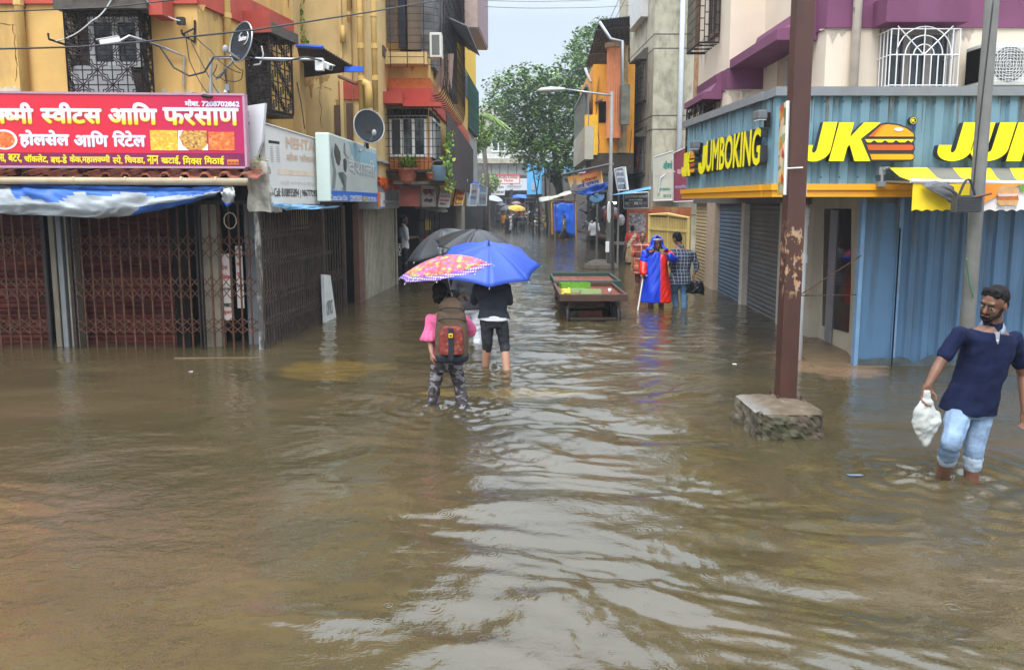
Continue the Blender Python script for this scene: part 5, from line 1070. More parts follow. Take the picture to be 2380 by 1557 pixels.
m.build('burger_picture', [M('orange valance print', (.80, .26, .02), .5), AWY, M('bun print', (.55, .30, .12), .5, .15, 20), M('patty print', (.42, .12, .02), .6, .3, 40), M('onion print', (.6, .45, .42), .5), LEAF[1]], AW)
lett(VF, 'MUMBAI BURGER', 2316, 481, 2363, 486, .022, INK['grey'], AW, .03)
fl = sheet('loose_flap', [M('faded black canvas', (.10, .10, .105), .6, .2, 4)], VF, [([(2143, 430), (2175, 421), (2205, 424)], .03), ([(2150, 436), (2190, 430), (2222, 446)], .10), ([(2180, 452), (2215, 456), (2232, 462)], .10), ([(2218, 480), (2226, 474), (2230, 470)], .05)], AW, nu=16, fold=.03, seed=4)
m = MB(); m.cbox(P(2047, 398, 8.98), (.07, .08, .09)); m.cbox(P(2048, 428, 8.95), (.08, .08, .06)); m.tube([P(2050, 392, 8.95), P(2050, 430, 8.95)], .018, 6); m.tube([P(2055, 392, 8.9), P(2066, 390, 8.98)], .02, 6); m.build('bracket', STEEL, AW)
m = MB(); m.tube([P(2060, 424, 8.95), P(2122, 426, 8.27)], .022, 6); m.build('folding_arm', M('brown steel arm', (.16, .10, .06), .6), AW)

# ------------------------------------------------------------------ brown steel pole on its concrete block
pb0 = P(1820, 925, 6.95)
BP = thing('steel_pole', 'brown square steel pole with torn poster scraps on a mossy concrete block', 'pole', (2.43, 6.95, 0))
kp_ = Mt('brown red oxide steel', .5); zz_ = kp_.sep(); c = kp_.ramp(kp_.noise((5, 5, 2), 5), [(.3, (.048, .018, .012)), (.7, (.080, .028, .017))])
f = kp_.math('MULTIPLY', kp_.ramp(kp_.noise((16, 16, 9), 6, .65), [(.53, 0.0), (.56, 1.0)]), kp_.ramp(kp_.math('ABSOLUTE', kp_.math('SUBTRACT', zz_[2], 1.50)), [(.25, 1.0), (.36, 0.0)]))
c = kp_.mix(f, c, kp_.ramp(kp_.noise(30, 3), [(.4, (.40, .19, .05)), (.6, (.32, .26, .20))])); kp_.color(c); kp_.bump(kp_.noise(40), .1)
px, py = 2.51, 6.95; pw = .078
m = MB(); m.box(px - pw, px + pw, py - pw, py + pw, pb0.z + .012, 9); m.build('shaft', kp_.m, BP, bevel=.006)
m = MB(); m.box(px - .13, px + .13, py - .13, py + .13, pb0.z - .02, pb0.z + .01); 
for sx_ in (-.105, .105): 
    for sy_ in (-.105, .105): m.tube([(px + sx_, py + sy_, pb0.z), (px + sx_, py + sy_, pb0.z + .05)], .012, 6)
m.build('base_plate', M('dark rusty plate', (.06, .025, .016), .7), BP)
bmz = bmesh.new(); bmesh.ops.create_cube(bmz, size=1); bmesh.ops.subdivide_edges(bmz, edges=bmz.edges[:], cuts=22, use_grid_fill=True); m = MB(); m.smooth = False; vv = []
for v in bmz.verts:
    p = Vector(v.co); x_, y_, z_ = p.x*2, p.y*2, p.z*2
    r4 = (abs(x_)**8 + abs(y_)**8) ** (1/8); s_ = 1.0
    top = max(0, z_); rr = max(abs(x_), abs(y_)); 
    w_ = Vector((2.385 + p.x*.62*(1 - .05*max(0, z_)), 6.78 + p.y*.76*(1 - .05*max(0, z_)), -.12 + p.z*.60)); hz = pb0.z
    w_.z = -.42 + (p.z + .5) * (hz + .42) 
    if z_ > .99: w_.z += .03 * (1 - rr) - .05 * max(0, rr - .8)
    lo = 1 if z_ < .99 else .25
    d = mn.noise(w_*6)*.05*lo + mn.noise(w_*17)*.026*lo + mn.noise(w_*45)*.013*lo
    nrm = Vector((x_ if abs(x_) > .99 else 0, y_ if abs(y_) > .99 else 0, z_ if z_ > .99 else 0))
    if nrm.length: w_ += nrm.normalized()*d
    if abs(x_) > .9 and abs(y_) > .9: w_.x -= math.copysign(.03, x_); w_.y -= math.copysign(.03, y_)
    vv.append(w_)
bmz.verts.index_update(); m.add(vv, [tuple(v.index for v in f.verts) for f in bmz.faces]); bmz.free()
kb = Mt('mossy worn concrete', .85); n1 = kb.noise(7, 7, .65); c = kb.ramp(n1, [(.3, (.022, .019, .012)), (.5, (.075, .058, .036)), (.7, (.15, .12, .08))]); g2 = kb.ramp(kb.noise(3.4, 4), [(.5, 0.0), (.66, .8)]); c = kb.mix(g2, c, (.055, .06, .022))
up_ = kb.ramp(kb.sep(kb.geo.outputs['Normal'])[2], [(.75, 0.0), (.95, 1.0)]); c2 = kb.ramp(kb.noise(9, 5), [(.35, (.075, .05, .028)), (.6, (.12, .085, .052)), (.75, (.19, .165, .13))]); wh = kb.ramp(kb.math('ADD', kb.sep()[0], kb.math('MULTIPLY', kb.noise(6, 4), .3)), [(.0, 1.0), (1.0, 0.0)])
c2 = kb.mix(kb.ramp(kb.math('SUBTRACT', kb.math('ADD', kb.sep()[0], kb.math('MULTIPLY', kb.noise(9, 4), .35)), 2.0), [(.25, .85), (.42, 0.0)]), c2, (.21, .20, .185)); c = kb.mix(up_, c, c2); kb.color(c); kb.bump(kb.noise(32, 6, .7), .7, .02)
m.build('concrete_block', kb.m, BP)
# the banner strapped to the pole and the small notice
t = thing('hanging_banner', 'narrow white edged banner strapped to the left of the brown pole', 'banner', P(1822, 450, 7.0)); HF = Fr(P(1808, 350, 7.32)[:2], P(1832, 350, 6.93)[:2])
m = MB(); m.prism([HF.p(u, v, 0) for u, v in ((1810, 454), (1824, 452), (1830, 236), (1815, 250))], .012, HF.mat(0, 0, 0)); m.build('panel', foodmat('printed banner', [(.5, .03, .02), (.7, .5, .05), (.12, .16, .05), (.75, .65, .4), (.55, .08, .03)], 9), t)
m = MB(); m.tube([P(1825, 453, 6.92), P(1832, 235, 6.92)], .016, 4); m.build('edge', WHITE, t); m = MB(); m.tube([P(1828, 392, 6.85), P(1866, 390, 6.85)], .006, 4); m.build('strap', WHITE, t)
t = thing('paper_notice', 'small white paper notice stuck to the right of the brown pole', 'notice', P(1868, 450, 7.0)); NF = Fr(P(1856, 400, 6.85)[:2], P(1878, 400, 6.95)[:2]); m = MB(); m.prism([NF.p(u, v, 0) for u, v in ((1861, 455), (1874, 454), (1874, 391), (1864, 393))], .006, NF.mat(0, 0, 0)); m.build('sheet', POSTER, t); lett(NF, 'PAV', 1864, 421, 1873, 429, .008, INK['grey'], t, .03); lett(NF, 'GUJ', 1864, 431, 1873, 439, .008, INK['grey'], t, .03)
# grey light pole in front of the awning, with its meter box
x0 = P(2252, 700, 8.05).x; LP = thing('light_pole', 'tall round grey light pole standing before the awning at the right', 'pole', (x0, 8.05, 0)); m = MB(); m.smooth = True; m.tube([(x0 - .01, 8.05, -.3), (x0, 8.05, .8), (x0 + .02, 8.05, 9)], [.075, .072, .055], 16); m.build('shaft', M('weathered grey pole', (.125, .12, .105), .65, .2, 4, stain=(.26, .25, .23), stain_amt=.35), LP)
t = thing('meter_box', 'dark ribbed metal box wired to the grey light pole', 'box', (x0, 7.95, 1.9)); m = MB(); c_ = P(2246, 474, 7.9); m.box(-.13, .13, -.05, .05, -.085, .085, Matrix.Translation(c_)); 
for i in range(6): m.box(-.115, .115, -.065, -.052, -.07 + i*.026, -.058 + i*.026, Matrix.Translation(c_))
m.build('body', M('dark grey metal', (.055, .058, .06), .5, .15, 9), t)
m = MB(); m.tube([c_ + Vector((-.08 + .16*q/10, 0, .085 + .16*math.sin(q/10*math.pi))) for q in range(11)], .012, 6); m.build('cable_loop', WIRE, t); m = MB(); m.tube([P(2262, 459, 7.85), P(2305, 450, 7.8)], .012, 5); m.build('timber_stick', M('old brown timber', (.14, .06, .035), .8), t)
# air conditioners
def ac(name, label, F, a, z, n, w, h, d, txt=None, fan=True):
    t = thing(name, label, 'air conditioner', F.w(a, z, n)); m = MB(); m.fbox(F, a, a + w, z, z + h, n, n + d); m.build('casing', M('off white metal casing', (.62, .61, .56), .45, .06, 3, stain=(.35, .3, .22), stain_amt=.25), t, bevel=.012)
    if not fan:
        m = MB(); m.fbox(F, a + w*.18, a + w*.82, z + h*.1, z + h*.9, n + d + .001, n + d + .006); m.build('dark_panel', M('dark fan recess', (.12, .12, .11), .6), t); return t
    m = MB(); r_ = h*.42; cx, cz = a + w*.36, z + h*.5; 
    for q in range(1, 8): m.tube([F.w(cx + r_*q/8*math.cos(k_*.2618), cz + r_*q/8*math.sin(k_*.2618), n + d + .012) for k_ in range(25)], .0035, 4)
    for i in range(-5, 6): m.tube([F.w(cx - r_, cz + i*r_/5.2, n + d + .016), F.w(cx + r_, cz + i*r_/5.2, n + d + .016)], .003, 4); 
    for i in range(-5, 6): m.tube([F.w(cx + i*r_/5.2, cz - r_, n + d + .02), F.w(cx + i*r_/5.2, cz + r_, n + d + .02)], .003, 4)
    m.build('fan_grille', WG, t); m = MB(); m.prism([(r_*math.cos(k_*.2618), r_*math.sin(k_*.2618)) for k_ in range(24)], .004, F.mat(cx, cz, n + d + .001)); m.build('fan_recess', M('dark fan recess', (.12, .12, .11), .6), t)
    m = MB(); m.fbox(F, a - .006, a - .001, z + .05, z + h - .05, n + .03, n + d - .05); m.build('side_vent', DARK, t); m = MB(); m.fbox(F, a + .06, a + .1, z - .05, z - .003, .003, n + d); m.fbox(F, a + w - .1, a + w - .06, z - .05, z - .003, .003, n + d); m.build('bracket', STEEL, t)
    if txt:
        m = MB(); m.text(txt, F.mat(a + w*.72, z + h*.68, n + d + .003), w*.3, h*.06, .02); m.build('lettering', INK['grey'], t)
        m = MB()
        for i in range(4): m.fbox(F, a + w*.71, a + w*1.0 - .02, z + h*(.15 + .12*i), z + h*(.15 + .12*i) + .006, n + d + .001, n + d + .004)
        m.build('louvre', INK['grey'], t)
    return t
a0, z0 = EF.p(2279, 199, .5); ac('air_conditioner', 'white outdoor air conditioner on the cream wall behind the grey light pole', EF, a0, z0, .12, .95, .52, .38, 'VIDEOCON')
CQ = Fr(P(1000, 140, 17.0)[:2], P(1030, 140, 17.0)[:2]); a0, z0 = CQ.p(1003, 141); ac('air_conditioner', 'old outdoor air conditioner in the balcony cage of the ochre block', CQ, a0, z0, .06, .25, .50, .3, None, False)
# ------------------------------------------------------------------ right: weathered concrete block
FF = Fr((4.62, 26.0), (6.6, 26.0)); FS = Fr((4.40, 33.0), (4.62, 26.0))
Fb = thing('apartment_building', 'stained grey concrete block with scored joints between the orange block and the cream block', 'building', (4.7, 26, 0))
poly_block('wall', [(4.62, 26), (6.6, 26), (6.6, 33), (4.40, 33)], -.4, 11.2, CONC, Fb)
m = MB()
for v in (80, 113, 269, 301, 500): z = FF.p(1560, v)[1]; m.fbox(FF, .0, FF.L, z - .015, z + .015, .001, .006); m.fbox(FS, 0, FS.L, z - .015, z + .015, .001, .006)
m.build('joint_line', M('dark joint', (.06, .055, .045), .9), Fb)
def hood(F, u0, u1, v0, v1, n): a0, a1, z0, z1 = F.rect(u0, v0, u1, v1, n); m = MB(); m.prism([(0, 0), (n, 0), (n, (z1-z0)*.4), (0, z1-z0)], a1 - a0, Matrix([[F.n.x, 0, F.d.x, F.w(a0, 0, .003).x], [F.n.y, 0, F.d.y, F.w(a0, 0, .003).y], [0, 1, 0, z0], [0, 0, 0, 1]])); return m.build('window_hood', MOSS, Fb)
aw0 = 2.4; 
for (vt, vb, ho) in ((150, 238, (128, 150)), (322, 402, (302, 322)), (-30, 58, None)):
    a0, a1 = FS.p(1474, 200)[0], FS.p(1503, 200)[0]; z0, z1 = FS.p(1490, vb)[1], FS.p(1490, vt)[1]
    if ho:
        w = window_m(FS, a0, a1, z0, z1, Fb, .004, WOOD, 1, .06, .1); h0 = FS.p(1490, ho[1])[1]; h1 = FS.p(1490, ho[0])[1]; m = MB(); swept(m, FS, a0 - .4, a1 + .1, h0, .35, (h1 - h0)*.5, .2); m.build('window_hood', MOSS, Fb)
        g = MB(); grid(g, FS, a0, a1, z0 - .1, z1, 5, 9, .22, .008); g.tube([FS.w(a0, z0 - .1, .22), FS.w(a0, z0 - .1, .01)], .01, 4); g.tube([FS.w(a1, z0 - .1, .22), FS.w(a1, z0 - .1, .01)], .01, 4)
        Fq = Fr(FS.w(a1, 0, .22)[:2], FS.w(a1, 0, .02)[:2]); grid(g, Fq, 0, Fq.L, z0 - .1, z1, 2, 9, 0, .008); g.build('window_bars', IRON, Fb)
        bk_ = MB(); bk_.fbox(FS, a0 + .1, a1 - .1, z0, z1, .06, .075); bk_.build('pale_curtain', M('pale curtain', (.4, .38, .36), .8, .25, 9), Fb)
    else:
        m = MB(); m.fbox(FS, a0 - .1, a1, z0, z1 + .5, .003, .25); m.build('box_window', M('off white box window', (.5, .5, .48), .5), Fb)
z0 = FS.p(1490, 395)[1]
t = thing('red_shirt', 'red garment hanging inside the barred window of the concrete block', 'clothing', FS.w(FS.p(1488, 350)[0], z0)); m = MB(); a_ = FS.p(1488, 350)[0]; zt = FS.p(1488, 335)[1]; m.prism([(-.22, -.9), (.22, -.9), (.24, -.25), (.42, -.3), (.34, .0), (.12, .06), (-.12, .06), (-.34, 0), (-.42, -.3), (-.24, -.25)], .05, FS.mat(a_, zt, .10)); m.build('cloth', M('red cloth', (.55, .05, .02), .8), t)
pp = MB(); a, _ = FF.p(1582, 200, .12); pipe(pp, [FF.w(a, -.2, .12), FF.w(a, 11, .12)], .085); pp.build('drain_pipe', PVC, Fb)
m = MB(); m.tube([FF.w(*FF.p(u, v, .3), .3) for u, v in ((1530, 450), (1535, 415), (1550, 402), (1578, 398))], .03, 6); m.build('conduit', PVC, Fb)

# ------------------------------------------------------------------ right: orange and yellow block with the fluted column and tin roof
GFr = Fr((2.62, 27.2), (4.0, 27.2)); GS = Fr((2.72, 34), (2.62, 27.2)); 
Gb = thing('apartment_building', 'orange and yellow block with a fluted column under a wide tin roof', 'building', (2.8, 27.2, 0))
YO = M('deep yellow paint', (.72, .30, .015), .75, .12, 2, stain=(.25, .12, .03), stain_amt=.25); PALE = M('pale side wall', (.42, .40, .33), .8, .15, 2)
z0, z1 = GFr.p(1390, 356)[1], GFr.p(1400, 150)[1]
poly_block('wall', [(2.78, 27.2), (4.2, 27.2), (4.2, 34), (2.9, 34)], z0, z1, YO, Gb)
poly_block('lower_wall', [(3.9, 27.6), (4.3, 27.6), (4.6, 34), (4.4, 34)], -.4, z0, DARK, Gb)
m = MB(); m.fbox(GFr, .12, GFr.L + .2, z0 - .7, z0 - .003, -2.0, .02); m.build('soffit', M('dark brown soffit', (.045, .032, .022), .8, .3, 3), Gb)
m = MB(); GS2 = Fr((2.62, 33.5), (2.5, 27.1)); zs0, zs1 = GS2.p(1366, 365)[1], GS2.p(1366, 285)[1]; m.fbox(GS2, 0, GS2.L, zs0, zs1, -.3, 0); m.build('bay', PALE, Gb)
m = MB(); m.fbox(Fr((2.5, 27.1), (3.0, 27.1)), .003, .45, zs0 + .15, GFr.p(1390, 268)[1], -.3, .0); m.build('bay_front', M('bright yellow side', (.75, .42, .02), .75), Gb)
w = MB()
for i in range(7): w.fbox(GS2, .3 + i*.85, .36 + i*.85, zs1 + .003, zs1 + 1.3, -.1, 0)
w.fbox(GS2, 0, GS2.L, zs1 + 1.303, zs1 + 1.4, -.1, .0); w.fbox(GS2, .0, GS2.L, zs1 + .003, zs1 + 1.3, -.14, -.105); w.build('window_strip', M('grey green shutters', (.17, .18, .16), .6), Gb)
m = MB(); q = [P(1361, 246, 29.5), P(1385, 172, 29.0), P(1392, 182, 27.1), P(1386, 240, 27.0)]; 
def slab(m, q, th=.05): 
    n_ = Vector((0, 0, th)); m.add(q + [x + n_ for x in q], [(0, 1, 2, 3), (7, 6, 5, 4)] + [(i, i+4, (i+1) % 4 + 4, (i+1) % 4) for i in range(4)])
BRN = M('brown weathered eave', (.24, .15, .10), .8, .25, 5)
slab(m, q); m.build('sloping_eave', BRN, Gb); m = MB(); slab(m, [P(1356, 280, 30), P(1372, 236, 29), P(1402, 232, 26.6), P(1385, 238, 27.0)]); m.build('sloping_eave', BRN, Gb)
m = MB(); cx, cy = P(1426, 300, 27.0).x, 27.0; rx = .24; zc0, zc1 = P(1426, 322, 27).z, P(1426, 112, 27).z; N = 44; ring = lambda z: [Vector((cx + (rx + (.022 if j % 2 else -.008))*math.cos(2*math.pi*j/N), cy + (rx + (.022 if j % 2 else -.008))*math.sin(2*math.pi*j/N), z)) for j in range(N)]
m.loft([ring(zc0), ring(zc1)]); m.build('fluted_column', M('faded orange plaster', (.66, .24, .10), .8, .1, 4, stain=(.15, .08, .04), stain_amt=.4, stain_scale=(5, 5, .6)), Gb)
m = MB(); m.tube([(cx, cy, zc1), (cx, cy, zc1 + .14)], .33, 24); m.build('column_ring', M('stained ring', (.4, .27, .15), .8, .4, 6), Gb)
m = MB(); m.fbox(GFr, GFr.p(1437, 300)[0], GFr.p(1456, 300)[0], z0, zc1 + .1, .003, .12); m.build('stained_wall', M('mouldy plaster', (.33, .24, .12), .9, .5, 4, stain=(.06, .05, .035), stain_amt=.6), Gb)
m = MB(); q = [P(1393, 48, 26.0), P(1464, 40, 25.2), P(1464, 148, 29), P(1358, 160, 31)]; N = 16
for i in range(N):
    t0, t1 = i/N, (i+1)/N; a_, b_, c_, d_ = q[0].lerp(q[1], t0), q[0].lerp(q[1], t1), q[3].lerp(q[2], t1), q[3].lerp(q[2], t0); h_ = Vector((0, 0, .05)); m.add([a_, a_.lerp(b_, .5) + h_, b_, c_, c_.lerp(d_, .5) + h_, d_], [(0, 1, 4, 5), (1, 2, 3, 4)])
m.build('tin_roof', M('dark tin sheet', (.10, .095, .10), .7, .25, 2, stain=(.17, .10, .06), stain_amt=.35), Gb)
m = MB()
for t_ in (.15, .4, .65, .9): m.tube([q[0].lerp(q[3], t_) - Vector((0, 0, .04)), q[1].lerp(q[2], t_) - Vector((0, 0, .04))], .035, 4)
m.build('roof_purlin', M('brown steel purlin', (.12, .085, .06), .7), Gb)
m = MB(); pipe(m, [P(u, v, 25.6) for u, v in ((1393, 51), (1419, 91), (1446, 96), (1446, 200))], .05); m.build('drain_pipe', PVC, Gb); m = MB(); pipe(m, [P(u, v, 28) for u, v in ((1360, 158), (1371, 190), (1376, 191))], .05); m.build('drain_pipe', PVC, Gb)
m = MB(); q = GFr.rect(1392, 236, 1408, 285, .03); m.fbox(GFr, q[0], q[1], q[2], q[3], .003, .03); m.build('dark_window', DARK, Gb)
ck = MB(); crack(ck, GFr, [(1388, 240), (1384, 280), (1392, 330), (1390, 355)], .004, .03, 3); ck.build('crack', M('brown crack', (.2, .1, .03), .9), Gb)
m = MB(); q = P(1452, 245, 26.5); m.box(-.14, .14, -.2, .2, -.65, .65, Matrix.Translation(q)); m.build('hanging_cabinet', M('rotten green cabinet', (.12, .12, .09), .8, .5, 5, stain=(.35, .27, .15), stain_amt=.4), Gb)

# ------------------------------------------------------------------ right: stalls and boards under these blocks
def awning(name, label, mat, rows, F, seed, nu=30, fold=.08, group=None): o = sheet(name, [mat], F, rows, None, nu, fold, seed); return tag(o, label, 'awning', group)
HB = Fr(P(1319, 430, 27.2)[:2], P(1400, 430, 25.6)[:2]); t = thing('stall_banner', 'orange and white banner with a seated figure and Devanagari words over a tarpaulin', 'banner', HB.w(.5, 2.6))
m = MB(); m.prism([HB.p(u, v, 0) for u, v in ((1327, 443), (1400, 428), (1397, 398), (1319, 411))], .03, HB.mat(0, 0, -.03)); kb_ = Mt('orange sunset print', .5); zz_ = HB.p(1360, 440)[1]; kb_.color(kb_.ramp(kb_.math('DIVIDE', kb_.math('SUBTRACT', kb_.sep()[2], zz_ - .02), .62), [(.0, (.45, .5, .62)), (.28, (.66, .60, .5)), (.5, (.70, .42, .10)), (.9, (.55, .17, .05))])); m.build('panel', kb_.m, t)
for (b, u0, v0, u1, v1, c_) in (('आपला स्वागत', 1347, 402, 1388, 410, 'red'), ('हिरबाबा', 1352, 412, 1389, 424, 'red'), ('िमठाई प्रसाद', 1333, 424, 1394, 440, 'blue')):
    m = MB(); p0 = HB.p(u0, v1 + 3, .004); p1 = HB.p(u1, v0 - 3, .004); Rm = HB.mat(p0[0], p0[1], .004) @ Matrix.Rotation(R(8), 4, 'Z'); m.text(b, Rm, p1[0] - p0[0], (p1[1] - p0[1])*.62, .05); m.build('lettering', INK[c_], t)
m = MB(); cx_, cz_ = HB.p(1336, 424); 
m.prism([(cx_ + .10*math.cos(q*.4), cz_ + .05 + .11*math.sin(q*.4)) for q in range(16)], .002, HB.mat(0, 0, .003)); m.prism([(cx_ - .22, cz_ - .22), (cx_ + .22, cz_ - .20), (cx_ + .12, cz_ - .04), (cx_ - .12, cz_ - .04)], .002, HB.mat(0, 0, .004)); m.build('figure_print', M('pale brown print', (.35, .27, .2), .6, .3, 9), t)
m = MB(); m.tube([P(1306, 407, 26.6), P(1425, 381, 25.2)], .05, 6); tag(m.build('canopy_pole', M('old grey bamboo', (.13, .12, .11), .8)), 'slanting dark pole over the orange stall banner', 'pole')
awning('tarpaulin', 'crumpled dark blue tarpaulin under the orange stall banner', M('dark blue tarpaulin', (.012, .07, .36), .45, .25, 4), [([(1334, 446), (1365, 436), (1398, 428), (1420, 420)], .1), ([(1345, 450), (1370, 456), (1400, 446), (1418, 432)], .3)], HB, 2, 24, .14)
awning('awning', 'dirty white sheet awning sloping over the blue tarp stall', M('dirty white sheet', (.55, .52, .45), .6, .12, 5), [([(1252, 461), (1285, 455), (1326, 444)], 0), ([(1256, 470), (1290, 463), (1330, 451)], .3)], Fr(P(1252, 460, 44)[:2], P(1328, 460, 36)[:2]), 6, 24, .10)
AB = Fr(P(1400, 450, 26.2)[:2], P(1514, 450, 25.0)[:2])
awning('awning', 'pale blue sheet awning below the concrete block', M('pale blue sheet', (.13, .38, .68), .4, .1, 5), [([(1438, 450), (1480, 440), (1512, 434)], .1), ([(1410, 455), (1460, 450), (1513, 440)], .7)], AB, 3, 24, .03)
awning('tarpaulin', 'dark teal blue tarpaulin end beside the lamp post', M('teal tarpaulin', (.02, .11, .22), .5, .3, 5), [([(1370, 456), (1385, 450), (1404, 452)], .0), ([(1369, 470), (1386, 474), (1402, 466)], .35)], AB, 7, 16, .10)
t, F = board('price_board', 'tilted blue grey board covered in faint rows beside the fluted column', [(1436, 443), (1457, 442), (1448, 389), (1428, 394)], 25.9, 25.7, M('blue grey board print', (.18, .21, .26), .6, .2, 14), [('दर पत्रक', 1432, 397, 1447, 404, 'white', .02), ('चाय पान नास्ता', 1434, 410, 1451, 416, 'white', .02), ('पूरी भाजी', 1436, 424, 1452, 430, 'white', .02)])
m = MB(); m.tube([P(1459, 442, 25.6), P(1452, 388, 25.6)], .04, 4); m.build('edge', WHITE, t)
board('shop_sign', 'dark navy sign with pale Devanagari lettering and a row of small pictures', [(1450, 485), (1507, 484), (1507, 447), (1449, 451)], 25.6, 25.2, M('dark navy flex', (.025, .035, .075), .5, .2, 3), [('सुप्पामाता कटलरी', 1452, 453, 1505, 462, M('straw print', (.42, .36, .22), .6), .03), ('होलसेल के विक्रेता', 1462, 463, 1494, 468, 'white', .02), ('खिलौने बॅग पर्स चप्पल', 1454, 478, 1502, 482, 'white', .0)])
t = thing('picture_strip', 'strip of small product pictures on the dark navy sign', 'picture', P(1478, 474, 25.2)); m = MB(); PFs = Fr(P(1450, 470, 25.53)[:2], P(1507, 470, 25.13)[:2])
for i in range(5): q = PFs.rect(1453 + i*10.4, 469, 1462 + i*10.4, 476.5); m.mi = i % 3; m.fbox(PFs, q[0], q[1], q[2], q[3], .0, .006)
m.build('pictures', [M('grey picture', (.4, .38, .38), .5, .5, 20), M('brown picture', (.3, .2, .16), .5, .6, 20), WHITE], t)
board('shop_sign', 'pale greenish white board with dark green Devanagari lettering on the concrete block', [(1519, 467), (1564, 466), (1564, 352), (1519, 366)], 25.8, 25.6, M('pale greenish board', (.45, .44, .36), .6, .1, 2, stain=(.5, .42, .38), stain_amt=.3), [('औषधे', 1541, 374, 1563, 394, 'green', .03), ('आयुर्वेदिक', 1521, 401, 1560, 414, M('pale pink print', (.52, .42, .38), .6), .03), ('हर्बल हेल्थकेअर', 1529, 436, 1557, 445, 'green', .02), ('8655 50 100', 1542, 452, 1560, 459, 'green', .02)])
m = MB(); GFm = Fr(P(1519, 390, 20.2)[:2], P(1564, 390, 19.2)[:2])
t, F = board('shop_sign', 'maroon shop sign half hidden behind the blue corrugated fascia', [(1565, 470), (1612, 468), (1612, 335), (1565, 357)], 25.7, 25.3, M('maroon flex print', (.20, .035, .06), .5, .25, 2), [('कलाकृती', 1574, 390, 1604, 410, M('pink print', (.5, .3, .3), .6), .03), ('बनविणारे', 1569, 430, 1600, 439, M('lilac print', (.32, .3, .5), .6), .02)])
t = thing('round_board', 'white oval board seen nearly edge on beside the lamp post', 'board', P(1417, 520, 23.0)); m = MB(); m.prism([(.075*math.cos(q*.2618), .31*math.sin(q*.2618)) for q in range(24)], .03, Fr(P(1410, 500, 22.9)[:2], P(1424, 500, 23.1)[:2]).mat(.09, P(1417, 493, 23).z, 0)); m.build('panel', WHITE, t)
# the poster covered cabinet and the yellow gate
t = thing('stall_cabinet', 'orange red wooden stall cabinet plastered with torn posters', 'cabinet', P(1482, 600, 25.8)); CBF = Fr(P(1457, 540, 25.9)[:2], P(1507, 540, 25.6)[:2]); q = CBF.rect(1457, 487, 1507, 640); m = MB(); m.fbox(CBF, q[0], q[1], -.35, q[3], -.5, 0); m.build('body', M('orange red paint', (.42, .10, .03), .6, .2, 5), t); q = CBF.rect(1462, 495, 1500, 560); m = MB(); m.fbox(CBF, q[0], q[1], q[2], q[3], .002, .012); m.build('posters', foodmat('torn poster scraps', [(.5, .48, .46), (.12, .1, .14), (.4, .3, .32), (.6, .58, .55), (.2, .18, .22)], 13), t)
YG = M('pale yellow enamel', (.66, .52, .19), .5, .1, 3, stain=(.4, .15, .06), stain_amt=.28)
GT = Fr(P(1509, 560, 20.6)[:2], P(1600, 560, 18.6)[:2]); t = thing('yellow_gate', 'pale yellow double metal gate with red spikes behind the man in the checked shirt', 'gate', GT.w(GT.L/2, 0)); zt = GT.p(1550, 500)[1]
for (s0, s1) in ((0, .49), (.51, 1)):
    m = MB(); a0, a1 = GT.L*s0, GT.L*s1
    for i in range(13): a = a0 + (a1 - a0)*i/12; m.fbox(GT, a - .012, a + .012, -.3, zt - .06, -.012, .012)
    m.fbox(GT, a0, a1, .45, .52, .013, .03); m.fbox(GT, a0, a1, 1.3, 1.36, .013, .03); m.build('leaf', YG, t)
    m = MB(); m.fbox(GT, a0, a1, -.3, 1.9, -.06, -.05); m.build('backing_sheet', M('rusty orange sheet', (.36, .14, .05), .7, .3, 3, stain=(.5, .4, .2), stain_amt=.5), t)
m = MB(); m.tube([GT.w(0, -.3, 0), GT.w(0, zt, 0), GT.w(GT.L*.5, zt + .02, 0), GT.w(GT.L, zt - .05, 0), GT.w(GT.L, -.3, 0)], .045, 6); m.fbox(GT, GT.L*.49, GT.L*.51, -.3, zt, -.02, .02); m.build('gate_frame', YG, t)
m = MB()
for i in range(26): a = GT.L*(.02 + .96*i/25); m.tube([GT.w(a, zt, .0), GT.w(a, zt + .14, .0)], [.012, .003], 4)
m.build('spikes', M('red spikes', (.42, .04, .03), .6), t)
# clutter stall under the blue awnings
t = thing('market_stall', 'dark cluttered stall under the blue awnings behind the lamp post', 'stall', P(1435, 590, 24)); m = MB(); STF = Fr(P(1403, 540, 27.0)[:2], P(1455, 540, 25.8)[:2])
m.fbox(STF, 0, STF.L, -.3, 2.5, -1.2, -1.0); m.build('back_wall', M('dark red brown cloth', (.06, .02, .018), .8, .6, 1.5), t)
m = MB(); m.fbox(STF, STF.L*.55, STF.L, .62, .70, -.5, .25); m.build('counter', M('grey counter', (.2, .22, .23), .4), t)
m = MB(); m.fbox(STF, STF.L*.55, STF.L, -.3, .61, -.5, .1); m.build('counter_front', M('dark sacks', (.035, .03, .03), .8, .6, 5), t)
m = MB(); 
for s_ in (.02, .5, .98): m.tube([STF.w(STF.L*s_, -.3, .3), STF.w(STF.L*s_, 2.4, .3)], .035, 5)
m.build('post', M('grey timber post', (.2, .18, .15), .8), t)
rg = random.Random(3)
for i in range(9):
    m = MB(); a = STF.L*(.08 + .9*rg.random()); z = rg.uniform(1.0, 1.9); s_ = rg.uniform(.08, .17); m.ell(STF.w(a, z, .05), (s_, s_, s_*1.4), 8, 6); o = m.build('hanging_goods', [M('white goods', (.5, .5, .5), .6), M('red goods', (.3, .04, .04), .6), M('grey goods', (.18, .19, .2), .6), M('dark goods', (.05, .045, .05), .6)][i % 4], t)
kl = Mt('lit tube lamp', .4); kl.b.inputs['Emission Color'].default_value = (1, .97, .9, 1); kl.b.inputs['Emission Strength'].default_value = 2.5; kl.color((.9, .9, .9))
